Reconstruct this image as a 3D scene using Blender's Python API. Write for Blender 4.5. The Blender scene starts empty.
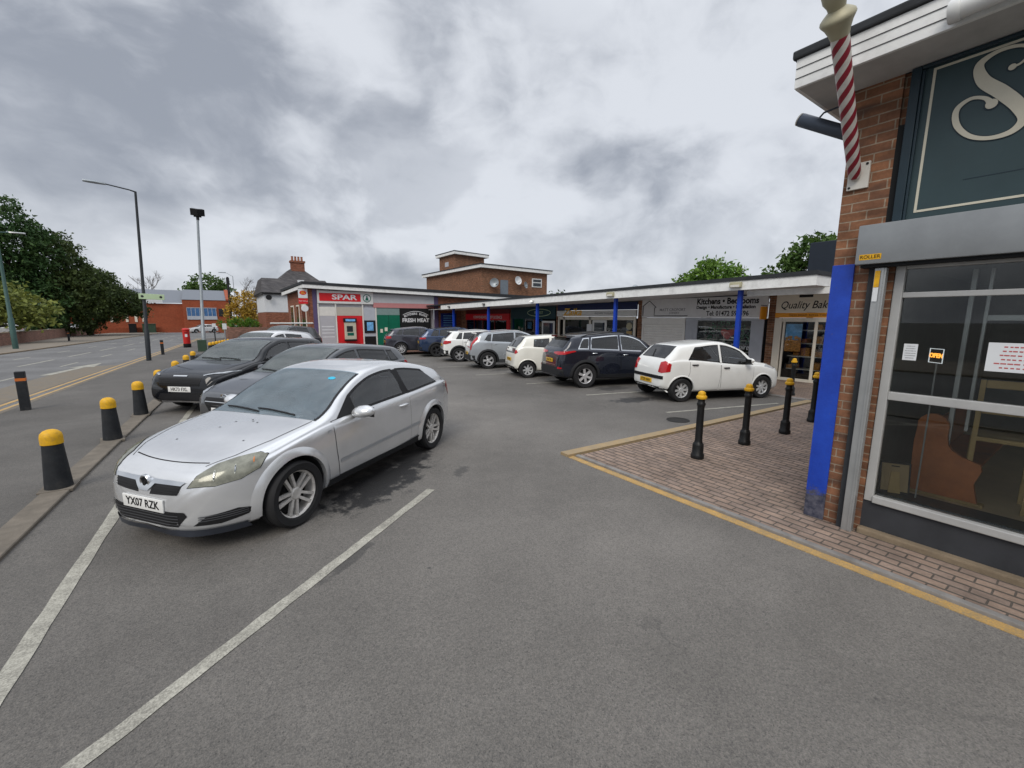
import bpy, bmesh, math, random
import numpy as np
from mathutils import Vector, Matrix
from mathutils.bvhtree import BVHTree
from mathutils.geometry import delaunay_2d_cdt
R = math.radians
scn = bpy.context.scene
col = scn.collection
random.seed(7)

# ------------------------------------------------------------------ ground height: level near the camera, a gentle fall further on
def zg(y):
    s, a = 0.010, 4.0
    y = min(y, 130.0)
    t = y - 6
    if t <= 0: return 0.0
    if t < a: return -s*t*t/(2*a)
    return -s*(t - a/2)

# ------------------------------------------------------------------ object helpers
def tag(o, label=None, cat=None, group=None, kind=None):
    if label: o['label'] = label
    if cat: o['category'] = cat
    if group: o['group'] = group
    if kind: o['kind'] = kind
    return o

def empty(name, loc=(0, 0, 0), rz=0.0, label=None, cat=None, group=None):
    o = bpy.data.objects.new(name, None)
    o.empty_display_size = 0.2
    col.objects.link(o); o.location = loc; o.rotation_euler = (0, 0, rz)
    return tag(o, label, cat, group)

def children(o):
    return [c for c in bpy.data.objects if c.parent == o]

def copy_tree(o, parent=None):
    c = o.copy(); col.objects.link(c)
    if parent is not None: c.parent = parent
    for ch in list(o.children): copy_tree(ch, c)
    return c

class MB:
    """collects faces, then links them as one mesh object"""
    def __init__(s):
        s.v = []; s.f = []; s.mi = []; s.m = 0; s.T = None
    def add(s, verts, faces, m=None):
        b = len(s.v)
        if s.T is not None: verts = [tuple(s.T @ Vector(p)) for p in verts]
        s.v += [tuple(p) for p in verts]
        s.f += [tuple(i + b for i in f) for f in faces]
        s.mi += [s.m if m is None else m]*len(faces)
        return s
    def box(s, x0, x1, y0, y1, z0, z1, m=None, za=None):
        """za: (z0 at y0, z1 at y0, z0 at y1, z1 at y1) for a box that follows a fall along y"""
        a = za or (z0, z1, z0, z1)
        v = [(x0,y0,a[0]),(x1,y0,a[0]),(x1,y1,a[2]),(x0,y1,a[2]),(x0,y0,a[1]),(x1,y0,a[1]),(x1,y1,a[3]),(x0,y1,a[3])]
        return s.add(v, [(3,2,1,0),(4,5,6,7),(0,1,5,4),(1,2,6,5),(2,3,7,6),(3,0,4,7)], m)
    def bbox(s, x0, x1, y0, y1, z0, z1, r=0.01, m=None, seg=2):
        """a box with bevelled edges"""
        bm = bmesh.new()
        bmesh.ops.create_cube(bm, size=1)
        for v in bm.verts:
            v.co = Vector(((x0+x1)/2 + v.co.x*(x1-x0), (y0+y1)/2 + v.co.y*(y1-y0), (z0+z1)/2 + v.co.z*(z1-z0)))
        r = min(r, .45*min(abs(x1-x0), abs(y1-y0), abs(z1-z0)))
        bmesh.ops.bevel(bm, geom=bm.edges[:], offset=r, segments=seg, affect='EDGES', profile=0.6)
        s.bm(bm, m); return s
    def bm(s, bm, m=None):
        bm.verts.index_update()
        s.add([v.co[:] for v in bm.verts], [[v.index for v in f.verts] for f in bm.faces], m); bm.free(); return s
    def prism(s, pts, ax, a0, a1, m=None):
        """polygon pts (2D) pushed along axis ax (0,1,2) from a0 to a1"""
        def P(p, a):
            q = [p[0], p[1]]; q.insert(ax, a); return tuple(q)
        n = len(pts)
        v = [P(p, a0) for p in pts] + [P(p, a1) for p in pts]
        f = [tuple(range(n))[::-1], tuple(range(n, 2*n))] + [(i, (i+1) % n, n+(i+1) % n, n+i) for i in range(n)]
        return s.add(v, f, m)
    def tube(s, pts, r, n=10, m=None, cap=True, closed=False):
        """round bar along 3D points; r a number or one per point"""
        pts = [Vector(p) for p in pts]; k = len(pts)
        rs = [r]*k if not hasattr(r, '__len__') else r
        up = None; V = []; F = []
        for i, p in enumerate(pts):
            d = (pts[min(i+1, k-1)] - pts[max(i-1, 0)])
            if closed: d = pts[(i+1) % k] - pts[(i-1) % k]
            d.normalize()
            if up is None:
                up = d.orthogonal().normalized()
            else:
                up = (up - d*up.dot(d))
                up = up.normalized() if up.length > 1e-6 else d.orthogonal().normalized()
            q = d.cross(up)
            for j in range(n):
                a = 2*math.pi*j/n
                V.append(p + (up*math.cos(a) + q*math.sin(a))*rs[i])
        for i in range(k if closed else k-1):
            for j in range(n):
                i2 = (i+1) % k
                F.append((i*n+j, i*n+(j+1) % n, i2*n+(j+1) % n, i2*n+j))
        if cap and not closed:
            F.append(tuple(range(n))[::-1]); F.append(tuple((k-1)*n+j for j in range(n)))
        return s.add(V, F, m)
    def lathe(s, prof, c=(0, 0, 0), n=24, ax=2, m=None, cap=True):
        """profile of (radius, height) turned about axis ax through c"""
        V = []; F = []; k = len(prof)
        for r, h in prof:
            for j in range(n):
                a = 2*math.pi*j/n
                q = [r*math.cos(a), r*math.sin(a)]
                if ax == 2: p = (q[0], q[1], h)
                elif ax == 1: p = (q[1], h, q[0])
                else: p = (h, q[0], q[1])
                V.append((p[0]+c[0], p[1]+c[1], p[2]+c[2]))
        for i in range(k-1):
            for j in range(n):
                F.append((i*n+j, i*n+(j+1) % n, (i+1)*n+(j+1) % n, (i+1)*n+j))
        if cap:
            F.append(tuple(range(n))[::-1]); F.append(tuple((k-1)*n+j for j in range(n)))
        return s.add(V, F, m)
    def build(s, name, mats, parent=None, smooth=None, loc=None):
        me = bpy.data.meshes.new(name)
        me.from_pydata(s.v, [], s.f)
        if not isinstance(mats, (list, tuple)): mats = [mats]
        for m in mats: me.materials.append(m)
        if any(s.mi): me.polygons.foreach_set('material_index', s.mi)
        me.update()
        bmx = bmesh.new(); bmx.from_mesh(me)
        bmesh.ops.recalc_face_normals(bmx, faces=bmx.faces[:]); bmx.to_mesh(me); bmx.free()
        if smooth is not None:
            me.polygons.foreach_set('use_smooth', [True]*len(me.polygons))
            me.set_sharp_from_angle(angle=R(smooth))
        o = bpy.data.objects.new(name, me); col.objects.link(o)
        if parent is not None: o.parent = parent
        if loc is not None: o.location = loc
        return o

# ------------------------------------------------------------------ materials
MATS = {}
def srgb(r, g, b):
    f = lambda c: (c/255/12.92) if c/255 <= .04045 else ((c/255+.055)/1.055)**2.4
    return (f(r), f(g), f(b))

def pm(name, c, rough=.6, metal=0., var=.12, vs=4., bump=0., bs=40., coat=0., spec=.3, dirt=0., emit=None, es=1., alpha=None, coord='Object'):
    """principled material with large and small procedural variation"""
    if name in MATS: return MATS[name]
    m = bpy.data.materials.new(name); m.use_nodes = True
    nt = m.node_tree; N = nt.nodes; L = nt.links
    b = N['Principled BSDF']
    b.inputs['Roughness'].default_value = rough; b.inputs['Metallic'].default_value = metal
    b.inputs['Specular IOR Level'].default_value = spec
    b.inputs['Coat Weight'].default_value = coat; b.inputs['Coat Roughness'].default_value = .04
    b.inputs['Base Color'].default_value = (*c, 1)
    tc = N.new('ShaderNodeTexCoord')
    if var > 0:
        n1 = N.new('ShaderNodeTexNoise'); n1.inputs['Scale'].default_value = vs; n1.inputs['Detail'].default_value = 6; n1.inputs['Roughness'].default_value = .65
        L.new(tc.outputs[coord], n1.inputs['Vector'])
        rp = N.new('ShaderNodeMapRange'); rp.inputs[1].default_value = .3; rp.inputs[2].default_value = .7
        rp.inputs[3].default_value = 1-var; rp.inputs[4].default_value = 1+var
        L.new(n1.outputs['Fac'], rp.inputs[0])
        mx = N.new('ShaderNodeMix'); mx.data_type = 'RGBA'; mx.blend_type = 'MULTIPLY'; mx.inputs[0].default_value = 1
        mx.inputs[6].default_value = (*c, 1); L.new(rp.outputs[0], mx.inputs[7])
        out = mx.outputs[2]
        if dirt > 0:
            n2 = N.new('ShaderNodeTexNoise'); n2.inputs['Scale'].default_value = vs*.6; n2.inputs['Detail'].default_value = 9; n2.inputs['Roughness'].default_value = .75
            L.new(tc.outputs[coord], n2.inputs['Vector'])
            r2 = N.new('ShaderNodeMapRange'); r2.inputs[1].default_value = .5; r2.inputs[2].default_value = .72; r2.inputs[4].default_value = dirt
            L.new(n2.outputs['Fac'], r2.inputs[0])
            m2 = N.new('ShaderNodeMix'); m2.data_type = 'RGBA'; m2.inputs[7].default_value = (.11, .1, .085, 1)
            L.new(r2.outputs[0], m2.inputs[0]); L.new(out, m2.inputs[6]); out = m2.outputs[2]
        L.new(out, b.inputs['Base Color'])
        rr = N.new('ShaderNodeMapRange'); rr.inputs[3].default_value = max(0, rough*.82); rr.inputs[4].default_value = min(1, rough*1.18)
        L.new(n1.outputs['Fac'], rr.inputs[0]); L.new(rr.outputs[0], b.inputs['Roughness'])
    if bump > 0:
        nb = N.new('ShaderNodeTexNoise'); nb.inputs['Scale'].default_value = bs; nb.inputs['Detail'].default_value = 5
        L.new(tc.outputs[coord], nb.inputs['Vector'])
        bp = N.new('ShaderNodeBump'); bp.inputs['Strength'].default_value = bump; bp.inputs['Distance'].default_value = .01
        L.new(nb.outputs['Fac'], bp.inputs['Height']); L.new(bp.outputs[0], b.inputs['Normal'])
    if emit:
        b.inputs['Emission Color'].default_value = (*emit, 1); b.inputs['Emission Strength'].default_value = es
    MATS[name] = m
    return m

def glass(name, tint=(.7, .75, .75), ior=1.5, haze=0., hazec=(.4, .42, .43), rough=0.0):
    """thin sheet glass: transparent and mirror mixed by fresnel, with an optional pale film for dust and painted-in sky reflection"""
    if name in MATS: return MATS[name]
    m = bpy.data.materials.new(name); m.use_nodes = True
    nt = m.node_tree; N = nt.nodes; L = nt.links
    N.remove(N['Principled BSDF']); out = N['Material Output']
    t = N.new('ShaderNodeBsdfTransparent'); t.inputs[0].default_value = (*tint, 1)
    g = N.new('ShaderNodeBsdfGlossy'); g.inputs['Roughness'].default_value = rough; g.inputs[0].default_value = (1, 1, 1, 1)
    fr = N.new('ShaderNodeFresnel'); fr.inputs[0].default_value = ior
    a = N.new('ShaderNodeMixShader'); L.new(fr.outputs[0], a.inputs[0]); L.new(t.outputs[0], a.inputs[1]); L.new(g.outputs[0], a.inputs[2])
    o = a.outputs[0]
    if haze > 0:
        d = N.new('ShaderNodeBsdfDiffuse'); d.inputs[0].default_value = (*hazec, 1)
        tc = N.new('ShaderNodeTexCoord'); n = N.new('ShaderNodeTexNoise'); n.inputs['Scale'].default_value = 3; n.inputs['Detail'].default_value = 7
        L.new(tc.outputs['Object'], n.inputs['Vector'])
        mr = N.new('ShaderNodeMapRange'); mr.inputs[1].default_value = .3; mr.inputs[2].default_value = .7; mr.inputs[3].default_value = haze*.75; mr.inputs[4].default_value = haze*1.25
        L.new(n.outputs['Fac'], mr.inputs[0])
        b = N.new('ShaderNodeMixShader'); L.new(mr.outputs[0], b.inputs[0]); L.new(o, b.inputs[1]); L.new(d.outputs[0], b.inputs[2]); o = b.outputs[0]
    L.new(o, out.inputs[0])
    MATS[name] = m
    return m

def text(name, body, size, loc, rot, material, parent=None, align='CENTER', extrude=.002, shear=0., sx=1., bold=0.):
    """lettering turned into a mesh; rot is an euler, the text lies in its local xy plane"""
    c = bpy.data.curves.new(name, 'FONT'); c.body = body; c.size = size; c.align_x = align; c.align_y = 'CENTER'
    c.extrude = extrude; c.shear = shear; c.offset = bold; c.resolution_u = 3
    o = bpy.data.objects.new(name, c); col.objects.link(o)
    dg = bpy.context.evaluated_depsgraph_get()
    me = bpy.data.meshes.new_from_object(o.evaluated_get(dg)); me.name = name
    bpy.data.objects.remove(o); bpy.data.curves.remove(c)
    me.materials.clear(); me.materials.append(material)
    me.transform(Matrix.Scale(sx, 4, (1, 0, 0)))
    me.transform(Matrix.LocRotScale(Vector(loc), rot.to_quaternion() if hasattr(rot, 'to_quaternion') else __import__('mathutils').Euler(rot).to_quaternion(), None))
    o = bpy.data.objects.new(name, me); col.objects.link(o)
    if parent is not None: o.parent = parent
    return o
FACE_MX = (R(90), 0, R(-90))      # lettering read from the -x side (reading direction -y)
FACE_MY = (R(90), 0, 0)           # lettering read from the -y side (reading direction +x)
# ------------------------------------------------------------------ cars
def pchip(pts):
    x = np.array([p[0] for p in pts], float); y = np.array([p[1] for p in pts], float)
    h = np.diff(x); d = np.diff(y)/h; m = np.zeros(len(x))
    m[0], m[-1] = d[0], d[-1]
    for i in range(1, len(x)-1):
        if d[i-1]*d[i] > 0:
            w1, w2 = 2*h[i]+h[i-1], h[i]+2*h[i-1]
            m[i] = (w1+w2)/(w1/d[i-1]+w2/d[i])
    def f(t):
        t = min(max(t, x[0]), x[-1]); i = min(max(int(np.searchsorted(x, t))-1, 0), len(h)-1)
        u = (t-x[i])/h[i]
        return float((2*u**3-3*u*u+1)*y[i]+(u**3-2*u*u+u)*h[i]*m[i]+(-2*u**3+3*u*u)*y[i+1]+(u**3-u*u)*h[i]*m[i+1])
    return f

def crom(P, sub):
    P = [np.array(p, float) for p in P]; out = []
    for i in range(len(P)-1):
        p0 = P[i-1] if i else 2*P[0]-P[1]; p1, p2 = P[i], P[i+1]; p3 = P[i+2] if i+2 < len(P) else 2*P[-1]-P[-2]
        t0 = 0.; t1 = t0+max(np.linalg.norm(p1-p0), 1e-6)**.5; t2 = t1+max(np.linalg.norm(p2-p1), 1e-6)**.5; t3 = t2+max(np.linalg.norm(p3-p2), 1e-6)**.5
        for k in range(sub):
            t = t1+(t2-t1)*k/sub
            A1 = (t1-t)/(t1-t0)*p0+(t-t0)/(t1-t0)*p1; A2 = (t2-t)/(t2-t1)*p1+(t-t1)/(t2-t1)*p2; A3 = (t3-t)/(t3-t2)*p2+(t-t2)/(t3-t2)*p3
            B1 = (t2-t)/(t2-t0)*A1+(t-t0)/(t2-t0)*A2; B2 = (t3-t)/(t3-t1)*A2+(t-t1)/(t3-t1)*A3
            out.append((t2-t)/(t2-t1)*B1+(t-t1)/(t2-t1)*B2)
    out.append(P[-1]); return out

def resample(poly, step, closed=True):
    out = []; n = len(poly)
    for i in range(n if closed else n-1):
        a, b = np.array(poly[i], float), np.array(poly[(i+1) % n], float)
        k = max(1, int(np.linalg.norm(b-a)/step))
        for j in range(k): out.append(a+(b-a)*j/k)
    if not closed: out.append(np.array(poly[-1], float))
    return out

def inset(poly, d):
    """2D polygon moved inwards by d"""
    P = [np.array(p, float) for p in poly]; n = len(P)
    area = sum(P[i][0]*P[(i+1) % n][1]-P[(i+1) % n][0]*P[i][1] for i in range(n)); sg = 1 if area > 0 else -1
    out = []
    for i in range(n):
        a, b, c = P[i-1], P[i], P[(i+1) % n]
        e1 = (b-a)/max(np.linalg.norm(b-a), 1e-9); e2 = (c-b)/max(np.linalg.norm(c-b), 1e-9)
        n1 = sg*np.array([-e1[1], e1[0]]); n2 = sg*np.array([-e2[1], e2[0]])
        v = n1+n2; l = np.dot(v, v)
        k = 2/max(l, .8)
        out.append(b+v*k*d)
    return out

def in_poly(p, poly):
    x, y = p; r = False; n = len(poly)
    for i in range(n):
        a, b = poly[i], poly[(i+1) % n]
        if (a[1] > y) != (b[1] > y) and x < (b[0]-a[0])*(y-a[1])/(b[1]-a[1])+a[0]: r = not r
    return r

def boolean_cut(o, cutters, need):
    """cut one cutter after another; a cut that destroys the shell is nudged and tried again"""
    for c in cutters:
        for k_ in range(5):
            md = o.modifiers.new('cut', 'BOOLEAN'); md.operation = 'DIFFERENCE'; md.object = c; md.solver = 'EXACT'
            if k_: c.location = (random.uniform(-.003, .003), random.uniform(-.003, .003), random.uniform(-.003, .003))
            if k_ == 3: md.use_self = True
            if k_ == 4: md.solver = 'FAST'
            dg = bpy.context.evaluated_depsgraph_get(); dg.update()
            me = bpy.data.meshes.new_from_object(o.evaluated_get(dg)); o.modifiers.clear()
            xs = [v.co.x for v in me.vertices]; ar = sum(p.area for p in me.polygons); a0 = sum(p.area for p in o.data.polygons)
            if xs and max(xs)-min(xs) > need and ar > a0*.72: 
                old = o.data; o.data = me; bpy.data.meshes.remove(old); break
            bpy.data.meshes.remove(me)
        else: print('CUT FAILED', o.name, c.name)
    for c in cutters:
        d = c.data; bpy.data.objects.remove(c); bpy.data.meshes.remove(d)

class Car:
    def __init__(s, name, spec, loc, heading, label, cat, paint, group):
        s.sp = spec
        s.root = empty(name, loc, heading, label, cat, group)
        s.paint = paint
        s.L, s.W, s.wb, s.FO = spec['L'], spec['W'], spec['wb'], spec['FO']
        s.x0 = s.wb/2+s.FO                         # local x of the nose
        s.top = pchip(spec['top']); s.sh_ = pchip(spec['shoulder']); s.plan = pchip(spec['plan']); s.bot = pchip(spec['bottom'])
        s.tum = spec.get('tumble', .36)
        s.body_loft()
    def sh(s, t): return min(s.sh_(t), s.top(t)-.035)
    def edge(s, t):
        """roof edge (half width, height) at station t"""
        zt, w, z = s.top(t), s.plan(t), s.sh(t)
        dr = min(s.sp.get('crown', .10), .5*(zt-z)); ze = zt-dr
        return max(.3*w, .94*w-s.tum*(ze-z)-.02), ze
    def half(s, t, sub=3):
        zt, zb, w, z = s.top(t), s.bot(t), s.plan(t), s.sh(t)
        wt, ze = s.edge(t); h = z-zb; dr = zt-ze
        P = [(0, zb), (w*.84, zb), (w*.95, zb+.05), (w*.985, zb+.24*h), (w*.997, zb+.55*h), (w*.985, zb+.84*h), (w*.965, z-.02), (w*.94, z)]
        P += [((.94*w+wt)/2+.006, (z+ze)/2), (wt, ze), (wt*.94, zt-dr*.52), (wt*.72, zt-dr*.18), (wt*.36, zt-dr*.045), (0, zt)]
        return crom(P, sub)
    def P3(s, t, y, z): return Vector((s.x0-t, y, z))
    def stations(s):
        L = s.L
        st = [0, .012, .03, .06, .1, .15]
        t = .2
        while t < L-.2: st.append(t); t += .055
        return st+[L-.19, L-.14, L-.09, L-.05, L-.025, L-.01, L]
    def body_loft(s):
        st = s.stations(); V = []; F = []; n = None
        for t in st:
            hf = s.half(t)
            ring = [(y, z) for y, z in hf]+[(-y, z) for y, z in hf[-2:0:-1]]
            n = len(ring); V += [s.P3(t, y, z) for y, z in ring]
        for i in range(len(st)-1):
            for j in range(n):
                F.append((i*n+j, i*n+(j+1) % n, (i+1)*n+(j+1) % n, (i+1)*n+j))
        F.append(tuple(range(n))); F.append(tuple((len(st)-1)*n+j for j in range(n))[::-1])
        s.V, s.F = V, F
        s.bvh = BVHTree.FromPolygons([v[:] for v in V], F)
    # -- projecting outlines on the body
    def frame(s, D):
        D = Vector(D).normalized()
        U = Vector((0, 0, 1)).cross(D)
        if U.length < 1e-3: U = Vector((0, 1, 0))
        U.normalize(); return D, U, D.cross(U).normalized()
    def hit(s, p, D, off):
        o = p-D*3
        h, nrm, _, _ = s.bvh.ray_cast(o, D)
        if h is None:
            h, nrm, _, _ = s.bvh.find_nearest(p)
        if nrm.dot(D) > 0: nrm = -nrm
        return h+nrm*off
    def patch(s, name, pts3, D, off, mat, parent=None, step=.045, mb=None):
        """closed outline (3D points, roughly on the body) laid on the body along D"""
        D, U, Vv = s.frame(D); pts3 = [Vector(p) for p in pts3]; o = pts3[0]
        P = [((p-o).dot(U), (p-o).dot(Vv)) for p in pts3]
        B = resample(P, step)
        xs = [p[0] for p in B]; ys = [p[1] for p in B]
        ins = inset(P, step*.35) if len(P) > 3 else P
        G = []
        x = min(xs)+step/2
        while x < max(xs):
            y = min(ys)+step/2
            while y < max(ys):
                if in_poly((x, y), ins): G.append((x, y))
                y += step
            x += step
        vs = [Vector((p[0], p[1])) for p in B]+[Vector(p) for p in G]
        nb = len(B)
        v2, _, f2, _, _, _ = delaunay_2d_cdt(vs, [(i, (i+1) % nb) for i in range(nb)], [list(range(nb))], 1, 1e-5)
        V = [s.hit(o+U*p.x+Vv*p.y, D, off) for p in v2]
        m = mb or MB(); m.add([v[:] for v in V], [tuple(f) for f in f2])
        if mb: return mb
        return s.link(m, name, mat, parent)
    def strip(s, name, A, B, D, off, mat, parent=None, mb=None, closed=False, fromD=True):
        D, U, Vv = s.frame(D)
        n = len(A)
        V = [s.hit(Vector(p), D, off)[:] for p in A]+[s.hit(Vector(p), D, off)[:] for p in B]
        F = [(i, (i+1) % n, n+(i+1) % n, n+i) for i in range(n if closed else n-1)]
        m = mb or MB(); m.add(V, F)
        if mb: return mb
        return s.link(m, name, mat, parent)
    def link(s, m, name, mat, parent=None, smooth=50):
        return m.build(name, mat, parent or s.root, smooth=smooth)
    def side(s, pts, sg):
        """(station, height) outline as 3D points beside the car"""
        return [s.P3(t, sg*s.W*.5, z) for t, z in pts]
    # -- windows
    def win_outline(s, sb0, st0, st1, sb1, up=.03, lo=.015):
        lim = lambda t: s.edge(t)[1]-up
        bt = lambda t: s.sh(t)+lo
        n = 10; bots = [(sb0+(sb1-sb0)*i/n, bt(sb0+(sb1-sb0)*i/n)) for i in range(n+1)]
        tops = [(st1+(st0-st1)*i/n, max(lim(st1+(st0-st1)*i/n), bt(st1+(st0-st1)*i/n)+.01)) for i in range(n+1)]
        return bots+tops
    def screen_outline(s, t0, t1, marg=.05, wmax=9, wlim=None):
        """outline over the top between stations t0 and t1 (windscreen or rear window), in (station, half width)"""
        n = 10; o = []
        for i in range(n+1):
            t = t0+(t1-t0)*i/n; w = min(s.edge(t)[0]-marg, wmax)
            o.append((t, w))
        return o
    def chordD(s, t0, t1):
        d = Vector((-(t1-t0), 0, s.top(t1)-s.top(t0))).normalized()
        n = Vector((0, 1, 0)).cross(d)
        if n.z > 0: n = -n
        return n
    def finish_body(s, holes_side, holes_top):
        """cut wheel arches, cabin and window openings out of the closed body"""
        mats = [s.paint, M['cabin']]
        me = bpy.data.meshes.new('body'); me.from_pydata([v[:] for v in s.V], [], s.F)
        for m in mats: me.materials.append(m)
        bmx = bmesh.new(); bmx.from_mesh(me); bmesh.ops.recalc_face_normals(bmx, faces=bmx.faces[:]); bmx.to_mesh(me); bmx.free()
        o = bpy.data.objects.new('body', me); col.objects.link(o)
        W2 = s.W/2; ra = s.sp['R']+s.sp.get('archgap', .045)
        cut = []
        m = MB(); m.m = 1
        for x in (s.wb/2, -s.wb/2):
            for sg in (1, -1):
                y0, y1 = sorted((sg*(W2-.30), sg*(W2+.2)))
                m.lathe([(ra, y0), (ra, y1)], (x, 0, s.sp['R']+.012), n=40, ax=1)
        cut.append(m.build('arches', mats))
        # the cabin
        c0, c1 = s.sp['cabin']
        st = np.linspace(c0, c1, 26); V = []; F = []; zf = s.sp.get('floor', .74)
        for t in st:
            hf = s.half(t, 2); w = [0]; ring = []
            wt, ze = s.edge(t); zt = s.top(t); z = s.sh(t); W_ = s.plan(t)
            top = max(zt-.05, zf+.03)
            if zt-z > .15:
                half = [(0, zf), (W_*.8, zf), (W_*.89, min(z, top-.02)), (max(wt-.05, .2), min(ze-.03, top-.01)), (wt*.7, top-.012), (0, top)]
            else:
                half = [(0, zf), (W_*.8, zf), (W_*.84, zf+.01), (W_*.8, top-.02), (W_*.6, top-.01), (0, top)]
            ring = half+[(-y, zz) for y, zz in half[-2:0:-1]]
            n = len(ring); V += [s.P3(t, y, zz)[:] for y, zz in ring]
        for i in range(len(st)-1):
            for j in range(n): F.append((i*n+j, i*n+(j+1) % n, (i+1)*n+(j+1) % n, (i+1)*n+j))
        F.append(tuple(range(n))); F.append(tuple((len(st)-1)*n+j for j in range(n))[::-1])
        m = MB(); m.m = 1; m.add(V, F); cut.append(m.build('cabin', mats))
        m = MB(); m.m = 1
        for out in holes_side:
            q = inset(out, .012)
            for sg in (1, -1):
                a, b = sorted((sg*.42, sg*1.2))
                m.prism([(s.x0-t, z) for t, z in q], 1, a, b)
        cut.append(m.build('sides', mats))
        m = MB(); m.m = 1
        for out, D in holes_top:
            w3 = [Vector(p) for p in out]
            n = len(w3); V = [p-D*.30 for p in w3]+[p+D*.13 for p in w3]
            m.add([v[:] for v in V], [tuple(range(n))[::-1], tuple(range(n, 2*n))]+[(i, (i+1) % n, n+(i+1) % n, n+i) for i in range(n)])
        cut.append(m.build('screens', mats))
        boolean_cut(o, cut, s.L*.97)
        o.name = 'body'; o.parent = s.root
        for p in o.data.polygons:
            if p.normal.z < -.75 and p.center.z < .45: p.material_index = 1
        o.data.polygons.foreach_set('use_smooth', [True]*len(o.data.polygons)); o.data.set_sharp_from_angle(angle=R(38))
        return o
    def screen3(s, o2, flip=1):
        L = [s.P3(t, y, s.top(t)) for t, y in o2]
        Rr = [s.P3(t, -y, s.top(t)) for t, y in o2[::-1]]
        return L+Rr

def make_rim(sp, mat, dark):
    """rim mesh facing +y, centred on the axle"""
    rr = sp['R']*sp.get('rimf', .66); n = sp.get('spokes', 5); m = MB(); dish = .012
    m.lathe([(rr*.9, .0), (rr*.97, .018), (rr, .016), (rr, -.02), (rr*.93, -.10), (rr*.9, -.10), (rr*.9, 0)], n=40, ax=1, cap=False)
    m.lathe([(.012, .012), (.05, .012), (.062, .002), (.062, -.03)], n=16, ax=1)
    wd = sp.get('spw', .05); dbl = sp.get('dbl', 0.)
    for k in range(n):
        for q in ((-1, 1) if dbl else (0,)):
            a0 = 2*math.pi*k/n+.3
            ai = ao = a0; sh = q*dbl*rr*.42
            def pt(a, r, off, y): 
                c, sn = math.cos(a), math.sin(a)
                return (r*c-off*sn, y, r*sn+off*c)
            o0, o1 = sh*.55, sh
            ri, ro = .045, rr*.95
            w0, w1 = wd*.42, wd*.5
            V = [pt(ai, ri, o0-w0, .004), pt(ai, ri, o0+w0, .004), pt(ao, ro, o1+w1, .012), pt(ao, ro, o1-w1, .012)]
            V2 = [(x, y-.035, z) for x, y, z in V]
            c1 = [(V[i][0]*.5+V[(i+3) % 4][0]*.5, 0, 0) for i in range(4)]
            m.add(V+V2, [(0, 1, 2, 3), (4, 7, 6, 5), (0, 4, 5, 1), (1, 5, 6, 2), (2, 6, 7, 3), (3, 7, 4, 0)])
    return m

def make_tyre(sp):
    Rr = sp['R']; rr = Rr*sp.get('rimf', .66); w = sp.get('tw', .205)/2; m = MB()
    m.lathe([(rr*.97, -w*.8), (rr*1.02, -w*.95), (Rr*.93, -w*1.02), (Rr*.985, -w*.85), (Rr, -w*.6), (Rr, -w*.12), (Rr-.007, -w*.1), (Rr-.007, w*.1), (Rr, w*.12), (Rr, w*.6), (Rr*.985, w*.85), (Rr*.93, w*1.02), (rr*1.02, w*.95), (rr*.97, w*.8)], n=44, ax=1, cap=False)
    return m

def wheels(car, rimmat):
    sp = car.sp; Rr = sp['R']
    hub = MB(); hub.lathe([(.02, -.05), (Rr*.62, -.05), (Rr*.62, -.13), (.02, -.13)], n=28, ax=1)
    ty = make_tyre(sp); rm = make_rim(sp, rimmat, None)
    first = None
    for x in (car.wb/2, -car.wb/2):
        for sg in (1, -1):
            y = sg*(car.W/2-.105-sp.get('inset', .0))
            if first is None:
                w = hub.build('wheel', M['brake'], car.root, smooth=40)
                t = ty.build('tyre', M['tyre'], w, smooth=40)
                r = rm.build('rim', rimmat, w, smooth=30); r.location.y = .055
                first = w
            else:
                w = copy_tree(first, car.root)
            w.location = (x, y, Rr); w.rotation_euler = (0, random.uniform(0, 1.2), 0 if sg > 0 else math.pi)

def seats(car):
    c0, c1 = car.sp['cabin']; L = car.sp.get('seat_t', (c0+.95)); fl = car.sp.get('floor', .74)
    top = car.top(L+.35)
    for sg in (1, -1):
        m = MB()
        m.bbox(car.x0-L-.48, car.x0-L+.02, sg*.37-.24, sg*.37+.24, fl-.02, fl+.10, .05)
        bm = MB(); bm.bbox(-.06, .06, -.23, .23, 0, .46, .05, seg=3); bm.bbox(-.045, .045, -.12, .12, .49, top-fl-.20 if top-fl-.2 > .55 else .64, .04, seg=3)
        T = Matrix.Translation((car.x0-L-.46, sg*.37, fl+.02)) @ Matrix.Rotation(R(-14), 4, 'Y')
        m.add([tuple(T @ Vector(p)) for p in bm.v], bm.f)
        car.link(m, 'seat', M['seat'])
    m = MB(); rb = min(L+1.25, c1-.35)
    bm = MB(); bm.bbox(-.07, .07, -.55, .55, 0, .34, .05)
    T = Matrix.Translation((car.x0-rb, 0, fl)) @ Matrix.Rotation(R(-18), 4, 'Y'); m.add([tuple(T @ Vector(p)) for p in bm.v], bm.f)
    car.link(m, 'rear_seat', M['seat'])
    # dashboard and wheel (driver on the car's right)
    m = MB(); m.bbox(car.x0-L-.02+.28, car.x0-c0-.12, -.62, .62, fl-.01, fl+.12, .04); car.link(m, 'dashboard', M['seat'])
    m = MB(); pts = []
    T = Matrix.Translation((car.x0-L+.12, -.37, fl+.19)) @ Matrix.Rotation(R(-65), 4, 'Y')
    for i in range(18):
        a = i/18*2*math.pi; pts.append(T @ Vector((.18*math.cos(a), .18*math.sin(a), 0)))
    m.tube(pts, .015, 6, closed=True); m.tube([T @ Vector((-.17, 0, 0)), T @ Vector((.17, 0, 0))], .014, 6)
    car.link(m, 'steering_wheel', M['seat'])

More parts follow.
